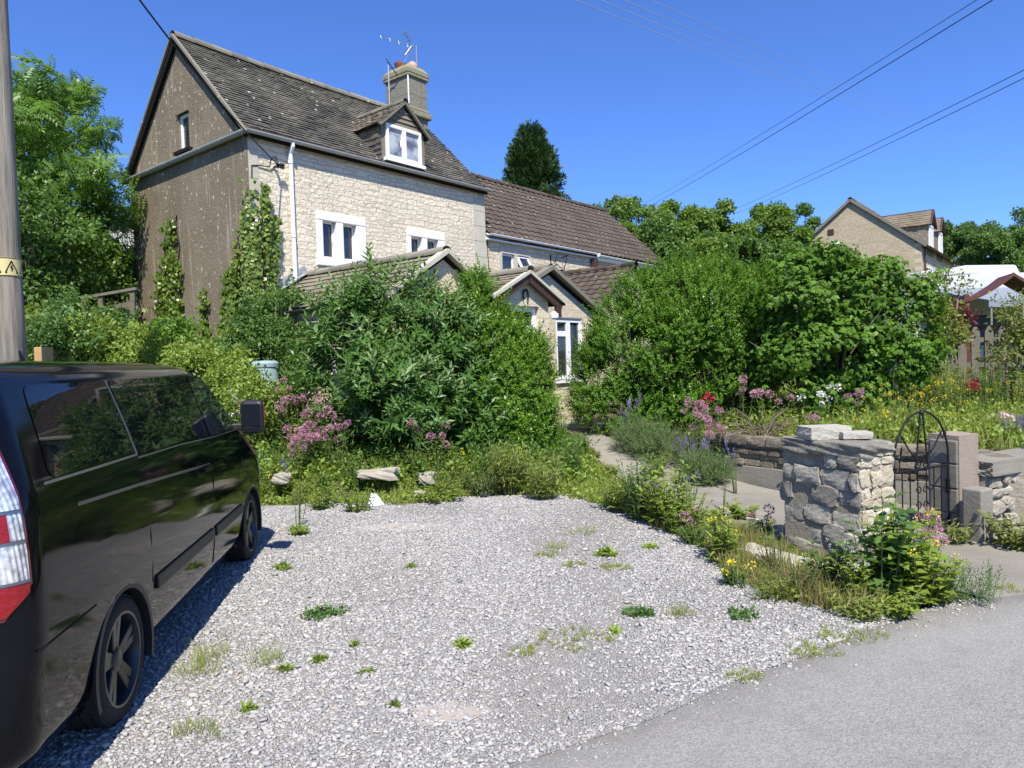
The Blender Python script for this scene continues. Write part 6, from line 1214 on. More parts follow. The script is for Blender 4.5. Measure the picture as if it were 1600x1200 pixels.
# light arching shrub between currant bush and caravan
b = gpt(1470, 560, 12.5); lob = [(np.array(D(x, y, 12.5)), np.array([s, s, s*.8])) for x, y, s in ((1450, 455, .30), (1480, 440, .26), (1500, 450, .18), (1460, 500, .35), (1480, 530, .32), (1440, 540, .3))]; shrub('rose_bush', 'thin olive rose bush between the currant bush and the caravan', 'bush', b, lob, 330, T_small, G_brown, 307, size=1.5, shell=.8)
b = gpt(1590, 560, 12.0); lob = [(np.array(D(x, y, 12.0)), np.array([s, s, s*.8])) for x, y, s in ((1580, 500, .3), (1600, 480, .3), (1595, 540, .35), (1620, 520, .4), (1570, 560, .25))]; shrub('rose_bush', 'olive shrub in front of the arbour at the right edge', 'bush', b, lob, 380, T_small, G_brown, 308, size=1.5, shell=.8)
b = gpt(1495, 500, 14.6); lob = [(np.array(D(x, y, 14.6)), np.array([s, s, s])) for x, y, s in ((1490, 492, .16), (1505, 503, .15), (1480, 508, .15))]; G_mar = leafmat('maroon_leaf', (.05, .012, .015), (.11, .025, .03), (.2, .06, .05), .5); shrub('maroon_shrub', 'maroon leaved shrub left of the arbour post', 'bush', b, lob, 110, T_small, G_mar, 309, size=1.3, shell=.7)
# ------------------------------------------------------------------ left bank
def bank(name, label, px, py, Y, w, h, n, tp, mat, seed, size=1.0, cat='bush', nl=10, group=None):
    p = D(px, py, Y); g = hzf(p[0], p[1]); r = np.random.default_rng(seed); lob = blob_lobes((p[0], p[1], g+h*.5), (w, w*.8, h*.55), nl, r, (.45, .65)); return shrub(name, label, cat, (p[0], p[1], g), lob, n, tp, mat, seed, group, size=size, up=.5, rnd=.5, shell=.55)
bank('ash_sapling', 'dark leafy thicket under the ash tree beside the pole', 55, 480, 14.6, 1.3, 2.6, 900, T_tuft, G_far2, 311, 1.15, nl=14)
bank('ash_sapling', 'leafy thicket at the foot of the gable left of the handrail', 120, 440, 16.0, 1.2, 2.9, 850, T_tuft, G_ash, 312, 1.2, nl=14)
bank('ivy_mound', 'dark ivy mound against the far corner of the gable', 180, 420, 18.5, 1.0, 3.0, 800, T_tuft, G_far2, 313, 1.1, nl=10)
bank('bramble', 'pale green bramble on the bank in front of the handrail', 145, 530, 12.2, .95, .75, 900, T_small, G_weed, 314, 1.4)
bank('bramble', 'grassy bramble at the foot of the gable wall', 235, 535, 12.6, 1.0, .75, 900, T_small, G_weed, 315, 1.4)
bank('bramble', 'bright bramble on the bank below the short ivy strand', 300, 545, 12.4, .9, .8, 900, T_small, G_weed, 316, 1.4)
bank('elder_bush', 'ferny green bush growing up between the ivy strands', 290, 510, 13.6, .6, 1.2, 500, T_tuft, G_ash, 317, .9)
bank('bramble', 'yellowish bramble above the van bonnet', 355, 560, 12.0, .8, .8, 1000, T_small, G_weed, 318, 1.3)
bank('bramble', 'yellow green bramble left of the water butt', 385, 595, 11.4, .5, 1.15, 900, T_small, G_weed, 319, 1.2)
bank('bramble', 'tall bramble half hiding the timber handrail', 150, 520, 12.9, .7, 1.0, 700, T_small, G_dkweed, 325, 1.3)
bank('bramble', 'low bramble between van roof and handrail', 90, 545, 11.8, .9, .7, 700, T_small, G_dkweed, 320, 1.4)
bank('bramble', 'leafy bramble in the corner below the ivy', 345, 530, 13.2, .6, 1.1, 600, T_tuft, G_dkweed, 324, .9)
# climber over the left end of the extension
b = gpt(420, 560, 12.6); lob = [(np.array(D(x, y, Yd)), np.array([s, s, s])) for x, y, s, Yd in ((405, 485, .28, 13.3), (430, 480, .28, 13.0), (458, 470, .18, 12.8), (395, 520, .36, 13.2), (425, 515, .36, 13.0), (448, 520, .25, 12.8), (390, 550, .36, 12.9), (435, 545, .32, 12.8), (462, 555, .26, 12.6), (470, 600, .3, 12.0), (450, 590, .3, 12.2))]
shrub('climbing_vine', 'tangled brown-green climber spilling over the left end of the extension', 'climber', b, lob, 1700, T_small, G_far2, 321, size=1.25, shell=.6, rnd=.6)
b = gpt(490, 560, 12.1); 
# ------------------------------------------------------------------ ivy on the walls
IVX = ([207.6, 288.5, 369, 449, 529], [385.9, 389.5, 393, 396.6, 400.1])
def ivy(name, label, poly, n, seed, s=.078, group=None):
    r = np.random.default_rng(seed); P = np.array(poly, float); a, b_ = P.min(0), P.max(0); pts = np.zeros((0, 2))
    while len(pts) < n: q = r.uniform(a, b_, (n*3, 2)); q = q+0; k = inpoly(q[:, 0]+3*np.sin(q[:, 1]*.25), q[:, 1], P); pts = np.concatenate([pts, q[k]])
    pts = pts[:n]; W3, N3 = [], []
    for x, y in pts:
        xc = np.interp(y, *IVX)
        if x < xc: e, z = on_gable(x, y); pos = hw(-.03-r.uniform(0, .14), e, z); nn = -hu
        else: s_, z = on_front(x, y); pos = hw(s_, .03+r.uniform(0, .16), z); nn = hn
        if abs(x-xc) < 15: e_ = r.uniform(-.22, .24); pos = np.array([HO[0], HO[1], z])+(hn-hu)*r.uniform(.02, .11)+(hu+hn)*e_*.5; nn = nz(hn-hu)
        W3.append(pos); N3.append(nn)
    W3, N3 = np.array(W3), np.array(N3); L = []
    dn = nz(np.array([0, 0, -1.])+r.normal(0, .45, (n, 3))); dn = dn-N3*((dn*N3).sum(1, keepdims=True))*.7; dn = nz(dn); up = nz(N3+r.normal(0, .6, (n, 3))+np.array([0, 0, .45])); sd = nz(np.cross(dn, up)); uu = np.cross(sd, dn); ll = s*r.uniform(.6, 1.25, n)[:, None]
    V = np.stack([W3, W3+dn*ll*.35+sd*ll*.52, W3+dn*ll+uu*ll*.1, W3+dn*ll*.35-sd*ll*.52], 1); base = W3.mean(0); base[2] = W3[:, 2].min()
    o = np_mesh(name, (V-base).reshape(-1, 3), np.arange(4*n).reshape(-1, 4), G_ivy, None, np.repeat(r.random(n), 4)); o.location = tuple(base); tag(o, label, 'ivy', group)
    mb = MB()
    for q in range(6):
        xa = r.uniform(a[0]+3, b_[0]-3); pl = []
        for y in np.linspace(b_[1], a[1]+(b_[1]-a[1])*r.uniform(0, .4), 9):
            x = xa+6*math.sin(y*.05+q); xc = np.interp(y, *IVX)
            if not inpoly(np.array([x]), np.array([y]), P)[0]: continue
            if x < xc: e, z = on_gable(x, y); pl.append(hw(-.03, e, z)-base)
            else: s_, z = on_front(x, y); pl.append(hw(s_, .03, z)-base)
        if len(pl) > 1: mb.tube(pl, .008, 4)
    if mb.v: mb.build('stem', M_twig, o)
ivy('ivy', 'tall narrow ivy column in the middle of the gable wall', [(263, 346), (271, 340), (278, 346), (279, 400), (288, 408), (290, 530), (248, 530), (251, 425), (258, 418), (262, 400)], 2000, 401)
ivy('ivy', 'short thin ivy strand low on the gable wall', [(319, 462), (324, 448), (329, 470), (327, 500), (334, 520), (318, 520)], 260, 402)
ivy('ivy', 'broad ivy mass climbing the corner of the stone house', [(404, 280), (411, 290), (417, 330), (429, 340), (432, 400), (425, 440), (440, 500), (350, 525), (360, 430), (372, 415), (378, 350), (385, 345), (390, 355), (400, 330)], 5200, 403)
ivy('ivy', 'ragged ivy patch at the lower left of the corner ivy', [(357, 425), (365, 415), (372, 440), (372, 520), (352, 520)], 700, 404)
# ------------------------------------------------------------------ ground cover (nobody could count it)
def cover(name, label, poly, n, tp, mat, seed, size=1.0, h=0.0, filt=None, cat='undergrowth'):
    r = np.random.default_rng(seed); P = np.array(poly); a, b_ = P.min(0), P.max(0); q = np.zeros((0, 2))
    while len(q) < n:
        c = r.uniform(a, b_, (n*2, 2)); k = inpoly(c[:, 0], c[:, 1], P)
        if filt is not None: k &= filt(c)
        q = np.concatenate([q, c[k]])
    q = q[:n]; z = hz(q[:, 0], q[:, 1])+h*r.random(n); Pp = np.stack([q[:, 0], q[:, 1], z], 1); Dv = nz(np.array([0, 0, 1.])+r.normal(0, .25, (n, 3))); cl = .5+.5*np.sin(q[:, 0]*3.1)*np.sin(q[:, 1]*2.7)
    V, F, T = scatter(tp, Pp, Dv, size*r.uniform(.6, 1.3, n)*(.7+.5*cl), r, np.clip(cl*.6+r.random(n)*.4, 0, 1)); o = np_mesh(name, V, F, mat, None, T); return tag(o, label, cat, kind='stuff')
T_grass = [tpl('grass', rt_, n=14, S=.07, ll=.26, lw=.012) for _ in range(6)]
T_short = [tpl('grass', rt_, n=16, S=.05, ll=.09, lw=.009) for _ in range(5)]
T_thin = [tpl('grass', rt_, n=16, S=.06, ll=.11, lw=.005) for _ in range(5)]
T_thin2 = [tpl('grass', rt_, n=14, S=.09, ll=.26, lw=.007) for _ in range(5)]
T_herb = [tpl('opp', rt_, n=6, S=.3, ll=.085, lw=.03, open=1.1) for _ in range(6)]
T_cov = [tpl('tuft', rt_, n=9, S=.08, ll=.06, lw=.04) for _ in range(6)]
T_ros = [tpl('rosette', rt_, n=13, ll=.13, lw=.035) for _ in range(5)]
T_fine = [tpl('opp', rt_, n=12, S=.26, ll=.035, lw=.008, open=.7) for _ in range(6)]
LBED = [(-4.6, 10.0), (-1.5, 10.0), (.95, 10.05), (1.2, 11.6), (.9, 12.2), (.3, 12.6), (-1.6, 14.5), (-5, 14), (-5.6, 11)]
HILL = [(-4.6, 10), (-4.4, 13.4), (-5.4, 14.2), (-9.6, 17.6), (-16, 22), (-16, 7), (-6, 6.5), (-4.9, 8.4)]
inroad = lambda c: garden_d(c[:, 0], c[:, 1]) > .12
RGAR = [(2.6, 13.8), (3.0, 11), (3.8, 9.8), (5, 8.8), (5.4, 8.1), (5.0, 7.4), (12, 11), (16, 16), (16, 20), (2.7, 18)]
cover('undergrowth', 'mixed weeds and grass filling the left flower bed', LBED, 2600, T_cov, G_weed, 501, 1.3, .2)
cover('bed_grass', 'grasses and leafy stems among the plants of the left flower bed', LBED, 1500, T_herb, G_dkweed, 502, 1.0, .1)
cover('bank_undergrowth', 'low brambles and grass over the bank left of the house', HILL, 5200, T_cov, G_weed, 503, 1.9, .3)
cover('bank_grass', 'long grass over the bank left of the house', HILL, 2200, T_grass, G_grass, 504, 1.7, .0)
cover('garden_undergrowth', 'low green plants carpeting the raised garden behind the gate', RGAR, 4600, T_cov, G_weed, 505, 1.25, .18, inroad)
cover('garden_grass', 'grassy leaves among the flowers of the raised garden', RGAR, 3600, T_grass, G_grass, 506, 1.0, .0, inroad)
cover('garden_herbs', 'leafy stems among the flowers of the raised garden', RGAR, 2600, T_herb, G_weed, 507, 1.0, .0, inroad)
VERGE_N = [(-4.3, 9.75), (-2.5, 9.7), (-1.5, 9.45), (-.4, 9.95), (.6, 9.85), (1.15, 8.9), (1.45, 10.4), (1.15, 11.8), (.8, 10.6), (-4.5, 10.35)]
VERGE_E = [(1.15, 9.1), (1.5, 7.9), (1.85, 6.7), (1.78, 5.9), (2.0, 5.3), (2.3, 5.0), (2.75, 5.05), (3.25, 5.25), (3.4, 5.75), (2.9, 5.85), (2.6, 6.6), (2.2, 7.5), (1.75, 9.0), (1.35, 10.2)]
cover('verge_weeds', 'low weeds and yellowing leaves at the back edge of the gravel', VERGE_N, 1700, T_cov, G_weed, 508, .8, .06); cover('verge_grass', 'short dry grass at the back edge of the gravel', VERGE_N, 900, T_grass, G_grass, 509, .55)
cover('verge_weeds', 'low weeds between the gravel and the concrete path', VERGE_E, 1200, T_cov, G_weed, 510, .75, .05); cover('dry_grass', 'dry straw coloured grass between the gravel and the stone pillar', VERGE_E, 1500, T_grass, G_dry, 511, .62); cover('verge_grass', 'green grass between the gravel and the concrete path', VERGE_E, 900, T_grass, G_grass, 512, .6)
# ------------------------------------------------------------------ single plants
def head_mesh(kind, seed):
    r = np.random.default_rng(seed); n, R_, ll, lw = dict(pink=(70, .055, .026, .017), small=(14, .03, .02, .015), mauve=(40, .03, .018, .01), peony=(40, .06, .05, .04), daisy=(12, .02, .03, .014), lt=(26, .04, .03, .02))[kind]
    L = []
    for i in range(n):
        d = nz(r.normal(0, 1, 3)*np.array([1, 1, .75])+np.array([0, 0, .45])); L.append(leaf4(d*R_*r.uniform(.6, 1), nz(d+r.normal(0, .5, 3)), nz(r.normal(0, 1, 3)), ll, lw, .1))
    if kind == 'mauve': L = [q*np.array([.6, .6, 3.2]) for q in L]
    return np.array(L).reshape(-1, 3), np.repeat(r.random(n), 4)
HM = {}
def head(kind, mat, parent, loc, s=1.0, name='flower_head'):
    key = (kind, mat.name, rv.integers(0, 3))
    if key not in HM:
        V, T = head_mesh(kind, int(key[2])+5); o = np_mesh(name, V, np.arange(len(V)).reshape(-1, 4), mat, parent, T); HM[key] = o.data
    else: o = bpy.data.objects.new(name, HM[key]); link(o, parent)
    o.location = tuple(loc); o.scale = (s, s, s); o.rotation_euler = (rv.normal(0, .25), rv.normal(0, .25), rv.uniform(0, 6)); return o
def plant(name, label, cat, pos, h, rad, nst, mat, seed, leaf=(.07, .022), npair=6, heads=None, nh=0, hs=1.0, group=None, lean=.5, stemmat=None, upright=False):
    """several leafy stems from one foot; heads = (kind, material)"""
    r = np.random.default_rng(seed); pos = np.array(pos, float); L, tops = [], []; mb = MB()
    for i in range(nst):
        a = r.uniform(0, 6.28); hh = h*r.uniform(.6, 1.05); out = rad*math.sqrt(r.random())*(.5 if upright else 1); b = np.array([math.cos(a), math.sin(a), 0])*out*.35; tp = np.array([math.cos(a)*out, math.sin(a)*out, hh]); mid = (b+tp)/2+np.array([0, 0, .1*hh]); pts = [b*(1-f)**2+2*mid*f*(1-f)+tp*f*f for f in np.linspace(0, 1, 5)]; mb.tube(pts, [.006, .005, .004, .003, .002], 4, cap=False); tops.append(tp)
        for k in range(npair):
            f = (k+.7)/(npair+.3); q = b*(1-f)**2+2*mid*f*(1-f)+tp*f*f; ph = (k % 2)*1.57+r.normal(0, .4)
            for sg in (0, math.pi): aa = ph+sg; el = r.uniform(.1, .8); L.append(leaf4(q, (math.cos(aa)*math.cos(el), math.sin(aa)*math.cos(el), math.sin(el)), (0, 0, 1), leaf[0]*(1.15-.5*f)*r.uniform(.8, 1.2), leaf[1]*(1.1-.4*f), r.uniform(.1, .4)))
    V = np.array(L).reshape(-1, 3); o = np_mesh(name, V, np.arange(len(V)).reshape(-1, 4), mat, None, np.repeat(r.random(len(L)), 4)); o.location = tuple(pos); tag(o, label, cat, group); mb.build('stem', stemmat or M_gstem, o)
    if heads:
        for i in range(nh): tp = tops[i % nst]+(r.normal(0, .04, 3)*np.array([1, 1, .8]) if i >= nst else 0); head(heads[0], heads[1], o, tp, hs*r.uniform(.75, 1.2))
    return o
M_gstem = flat('green_stem', (.10, .14, .045), .7, .2, var=.3, scale=20)
def tuft(name, label, cat, pos, tp, mat, n, rad, size, seed, group=None, flat_=0.0):
    r = np.random.default_rng(seed); a = r.uniform(0, 6.28, n); q = rad*np.sqrt(r.random(n)); P = np.stack([np.cos(a)*q, np.sin(a)*q*.8, np.zeros(n)], 1); Dv = nz(np.stack([P[:, 0], P[:, 1], np.full(n, .25+rad*1.6)], 1)+r.normal(0, .12, (n, 3))); V, F, T = scatter(tp, P, Dv, size*r.uniform(.6, 1.2, n), r); o = np_mesh(name, V, F, mat, None, T); o.location = tuple(pos); return tag(o, label, cat, group)
def gp_(x, y): # ground point under a photo point, following the ground
    z = 0.0
    for _ in range(6): p = G(x, y, z); z = z*.3+.7*hzf(p[0], p[1])
    p[2] = hzf(p[0], p[1]); return p
def at(x, y, Y): p = D(x, y, Y); return np.array([p[0], p[1], hzf(p[0], p[1])]), p[2]-hzf(p[0], p[1])
# leafy growth along the back edge of the gravel and over the bank
rb = np.random.default_rng(55); WG = 'yellow-green weeds along the back edge of the gravel'
for i in range(46):
    x = rb.uniform(-3.9, .75); y = 9.85+rb.uniform(-.15, .75); p = np.array([x, y, hzf(x, y)-.02]); k = rb.integers(0, 4)
    plant('weed', 'yellow-green leafy weed along the back edge of the gravel', 'weed', p, rb.uniform(.18, .5), rb.uniform(.12, .24), int(rb.integers(9, 18)), (G_weed, G_grass, G_weed, G_dkweed)[k], 1000+i, ((.06, .028), (.10, .012), (.05, .02), (.07, .022))[k], 6, ('small', M_yellow) if i % 11 == 0 else None, 4, .7, WG)
MG = 'leafy plants in the raised flower garden'
for i in range(48):
    x = rb.uniform(3.6, 10.5); y = rb.uniform(8.8, 13.5)
    if float(garden_d(x, y)) < .35: continue
    p = np.array([x, y, hzf(x, y)-.02]); k = rb.integers(0, 4)
    plant('garden_plant', 'bushy green plant among the flowers of the raised garden', 'plant', p, rb.uniform(.3, .6), rb.uniform(.18, .34), int(rb.integers(10, 18)), (G_weed, G_grass, G_dkweed, G_weed)[k], 1100+i, ((.08, .03), (.12, .014), (.08, .03), (.06, .028))[k], 7, None, 0, 1, MG)
PG = 'weeds along the left edge of the concrete path'
pe_ = np.array(PATH_L)
for i in range(30):
    f = rb.uniform(1.6, 7.2); k0 = int(f); q = pe_[k0]+(pe_[k0+1]-pe_[k0])*(f-k0)+np.array([rb.normal(-.02, .05), rb.normal(0, .05)]); p = np.array([q[0], q[1], hzf(q[0], q[1])-.01]); k = rb.integers(0, 4)
    plant('weed', 'small weed overhanging the left edge of the concrete path', 'weed', p, rb.uniform(.07, .18), rb.uniform(.07, .14), int(rb.integers(7, 12)), (G_weed, G_grass, G_dkweed, G_dry)[k], 1300+i, ((.06, .028), (.09, .012), (.06, .022), (.08, .008))[k], 5, None, 0, 1, PG)
# pink valerian
VG = 'pink valerian plants'
for i, (x, y, Y, rad, nst, nh, lb) in enumerate((
    (395, 625, 11.2, .35, 9, 9, 'pink valerian behind the van door mirror'), (432, 600, 11.4, .35, 10, 12, 'tall pink valerian just below the water butt'), (470, 625, 10.9, .35, 12, 14, 'pink valerian with many heads left of the grey-green bush'), (468, 655, 10.5, .28, 14, 30, 'densest pink valerian clump beside the van bonnet'), (500, 640, 10.7, .3, 9, 10, 'pink valerian at the left foot of the grey-green bush'), (525, 665, 10.5, .25, 7, 7, 'small pink valerian under the left side of the grey-green bush'), (460, 690, 10.2, .2, 5, 4, 'low pink valerian above the bed stones'),
    (665, 655, 10.4, .3, 7, 5, 'pink valerian below the middle of the grey-green bush'), (685, 685, 10.25, .22, 5, 3, 'lower pink valerian right of the middle of the bed'), (1085, 640, 10.9, .25, 8, 12, 'pink valerian beside the red peony left'), (1108, 640, 10.6, .22, 8, 16, 'full headed pink valerian above the low brown wall'), (1160, 592, 11.2, .2, 5, 4, 'pale pink valerian against the dark hedge'), (1210, 615, 10.4, .3, 6, 6, 'faded pink valerian over the twigs behind the low wall'), (1330, 617, 10.2, .15, 4, 5, 'pink valerian in front of the currant bush'), (1250, 640, 9.9, .25, 5, 3, 'sparse pink valerian behind the pillar slab'))):
    p, h = at(x, y, Y); plant('valerian', lb, 'flower', p, max(h, .3)+.05, rad, nst, G_blue if i % 2 else G_weed, 600+i, (.085, .028), 7, ('pink', M_pink), nh, 1.0 if Y < 10.9 else .9, VG)
for i, (x, y, lb) in enumerate(((1186, 795, 'single pink flower rising from the concrete path'), (1075, 800, 'small rosy weed on the path joint'), (1442, 800, 'pink valerian at the foot of the iron gate'), (1455, 812, 'rosy valerian leaning on the gate bottom'), (1455, 828, 'low rosy valerian below the gate'))):
    Y = G(x, y+45)[1]; p, h = at(x, y, Y); plant('valerian', lb, 'flower', p, max(h, .12), .1, 3, G_weed, 640+i, (.06, .02), 6, ('pink', M_pink), 3, .8, VG)
for i, (x, y, Y, kind, mat, n, lb) in enumerate(((1122, 622, 11.2, 'peony', M_red, 1, 'red peony under the hedge next to the pink valerian'), (1098, 620, 11.3, 'peony', M_red, 1, 'darker red peony left of the other one under the hedge'), (1512, 582, 11.8, 'peony', M_red, 2, 'red lupin like flower standing in the meadow under the picket fence'), (1550, 535, 12.4, 'peony', M_ltpink, 1, 'single pink rose in front of the picket fence'), (1570, 655, 9.7, 'lt', M_ltpink, 5, 'pale pink flowers above the right garden wall'), (1590, 660, 9.5, 'lt', M_ltpink, 5, 'pale pink flowers at the right edge above the garden wall'), (1545, 650, 9.9, 'lt', M_ltpink, 4, 'pale pink flowers just right of the gate post top'), (1292, 605, 10.5, 'lt', M_white, 5, 'white flowers in front of the currant bush'), (1275, 615, 10.3, 'lt', M_white, 4, 'white flowers left of the others under the currant bush'), (370, 610, 10.9, 'daisy', M_white, 8, 'white daisies behind the van mirror'))):
    p, h = at(x, y, Y); plant('peony' if kind == 'peony' else 'garden_flower', lb, 'flower', p, max(h, .25), .22, max(5, n), G_dkweed, 660+i, (.10, .035), 5, (kind, mat), n, 1.1)
YG = 'yellow meadow flowers'
for i, (x, y, Y) in enumerate(((1425, 592, 11.0), (1440, 600, 10.8), (1465, 590, 11.2), (1480, 592, 11.4), (1412, 600, 10.6), (1400, 612, 10.4), (1455, 610, 10.4), (1545, 570, 12.2), (1570, 592, 11.2), (1375, 600, 10.4), (1385, 625, 10.0), (1495, 580, 11.8), (1540, 562, 12.6), (1465, 640, 9.6), (1350, 640, 9.8), (1420, 565, 12.0), (1520, 610, 10.6))):
    p, h = at(x, y, Y); plant('yellow_flower', 'yellow flowers scattered in the meadow behind the iron gate', 'flower', p, max(h, .3), .28, 8, G_grass, 700+i, (.06, .012), 5, ('small', M_yellow), 7, .8, YG)
LG = 'mauve lavender and catmint spikes'
for i, (x, y, Y, rad, nst, nh, lb) in enumerate(((1085, 705, 10.6, .35, 26, 26, 'lavender clump with mauve spikes left of the low brown wall'), (1150, 720, 9.5, .12, 5, 5, 'few mauve spikes in front of the low brown wall'), (985, 640, 11.9, .25, 9, 9, 'mauve flower spikes under the left end of the hedge'), (1395, 585, 11.0, .25, 8, 8, 'blue spikes among yellow flowers right of the currant bush'), (1585, 680, 8.8, .35, 14, 14, 'blue grey lavender at the right edge above the wall'), (445, 745, 9.9, .1, 3, 3, 'tiny mauve spikes in front of the cream bed stone'), (1080, 760, 9.2, .2, 5, 4, 'thin seedy stems with purple tops on the path edge'))):
    p, h = at(x, y, Y); plant('lavender', lb, 'flower', p, max(h+.15, .3), rad, nst, G_blue, 730+i, (.04, .008), 8, ('mauve', M_mauve), nh, 1.0, LG)
# catmint mounds by the path
for i, (x, y, Y, w, h, lb) in enumerate(((1000, 690, 11.6, .36, .42, 'soft grey-green catmint mound on the right of the path'), (1040, 685, 11.3, .45, .5, 'second grey-green catmint mound nearer the low wall'), (1100, 735, 10.2, .3, .32, 'small ferny mound at the left end of the low wall'))):
    p, _ = at(x, y, Y); r = np.random.default_rng(760+i); lob = blob_lobes((p[0], p[1], p[2]+h*.35), (w, w*.8, h*.6), 8, r, (.5, .7)); shrub('catmint_mound', lb, 'plant', tuple(p), lob, 1700, T_fine, G_blue, 770+i, None, .8, stem=False, up=.8, shell=.5)
for i in range(26):
    x = rb.uniform(1440, 1640); Yd = rb.uniform(11.0, 13.0); p, _ = at(x, 560, Yd); k = rb.integers(0, 3)
    plant('garden_plant', 'tall leafy plant growing up in front of the picket fence', 'plant', p, rb.uniform(.6, 1.0), rb.uniform(.25, .4), 14, (G_weed, G_grass, G_dkweed)[k], 1200+i, ((.09, .035), (.12, .016), (.08, .03))[k], 8, None, 0, 1, 'tall plants before the picket fence')
# dead twigs behind the low wall
p, _ = at(1190, 660, 10.3); mb = MB(); r = np.random.default_rng(5)
for i in range(46): a = r.uniform(0, 6.28); l = r.uniform(.3, .75); q = np.array([math.cos(a)*l, math.sin(a)*l*.5, r.uniform(.05, .6)]); mb.tube([(r.normal(0, .1), r.normal(0, .1), 0), q*.5+np.array([0, 0, .12]), q], [.009, .007, .003], 4)
o = mb.build('dead_twigs', flat('grey_twig', (.17, .13, .10), .9, .1, var=.3)); o.location = tuple(p); tag(o, 'tangle of dead grey twigs behind the low brown wall', 'twigs')
# weeds on and around the gravel
WL = [  # x, y, kind, size, label
 (508, 962, 'clover', .17, 'dense dark clover clump in the middle left of the gravel'), (312, 1152, 'tuft', .12, 'small green grass tuft low on the gravel near the van'), (303, 1062, 'strand', .14, 'straggly grass tuft beside the rear wheel'), (345, 1035, 'strand', .13, 'upper straggly grass tuft beside the rear wheel'), (412, 1042, 'strand', .13, 'wispy grass tuft with brown stalk near the rear wheel'), (442, 1052, 'leafy', .07, 'tiny leafy weed right of the wispy grass'), (392, 1112, 'leafy', .07, 'tiny star shaped weed below the wispy grass'), (447, 890, 'leafy', .12, 'leafy weed on the gravel near the front wheel'), (555, 1012, 'leafy', .08, 'small curved weed right of the clover clump'), (640, 888, 'leafy', .07, 'tiny weed alone in the middle of the gravel'), (725, 1012, 'leafy', .08, 'small flat weed left of the moss patch'), (895, 1003, 'moss', .24, 'flat mossy patch in the right half of the gravel'), (817, 1022, 'moss', .09, 'small round moss cushion left of the mossy patch'), (1000, 962, 'clover', .11, 'leafy clump at the right side of the gravel'), (960, 890, 'moss', .14, 'yellow green moss patch below the dandelion'), (945, 868, 'leafy', .14, 'dandelion like weed above the yellow moss'), (900, 886, 'moss', .11, 'small grassy spot in the upper gravel right'), (872, 858, 'tuft', .12, 'grass tuft at the upper right of the gravel'), (908, 835, 'tuft', .12, 'green tuft near the back right corner of the gravel'), (855, 870, 'moss', .12, 'faint mossy spot left of the grass tufts'), (1015, 858, 'leafy', .1, 'small weed on the gravel near the path plants'), (1160, 965, 'clover', .1, 'dark green weed at the right edge of the gravel'), (1268, 1020, 'moss', .16, 'mossy tuft at the road edge of the gravel'), (1330, 995, 'moss', .2, 'grassy strip where gravel meets the road'), (1165, 1062, 'moss', .09, 'little moss spot on the edge of the tarmac'), (960, 990, 'leafy', .06, 'tiny weed left of the leafy clump'), (500, 1035, 'leafy', .07, 'tiny weed below the clover clump'), (620, 1105, 'leafy', .06, 'tiny weed low in the middle of the gravel'), (1060, 965, 'tuft', .07, 'small tuft right of the leafy clump'), (575, 1055, 'leafy', .05, 'speck of green on the loose stones'), (1515, 940, 'fern', .2, 'ferny weed at the corner of road and concrete apron'), (1590, 925, 'moss', .12, 'weed on the road edge at the right border of the picture')]
for i, (x, y, k, s, lb) in enumerate(WL):
    p = gp_(x, y); p[2] += .012
    if k == 'clover': tuft('clover_clump', lb, 'weed', p, T_cov, G_dkweed, int(60*s/.17), s, .55, 800+i)
    elif k == 'tuft': tuft('grass_tuft', lb, 'weed', p, T_thin, G_grass, 11, s*1.2, .8, 800+i)
    elif k == 'strand': tuft('grass_tuft', lb, 'weed', p, T_thin2, G_grass, 9, s, .55, 800+i)
    elif k == 'moss': tuft('moss_patch', lb, 'moss', p, T_short, G_grass, int(230*s), s*1.1, .42, 800+i)
    elif k == 'fern': tuft('fern_weed', lb, 'weed', p, T_fine, G_dkweed, 70, s, .9, 800+i)
    else: tuft('leafy_weed', lb, 'weed', p, T_ros, G_weed, 5, s*.5, s*6, 800+i)
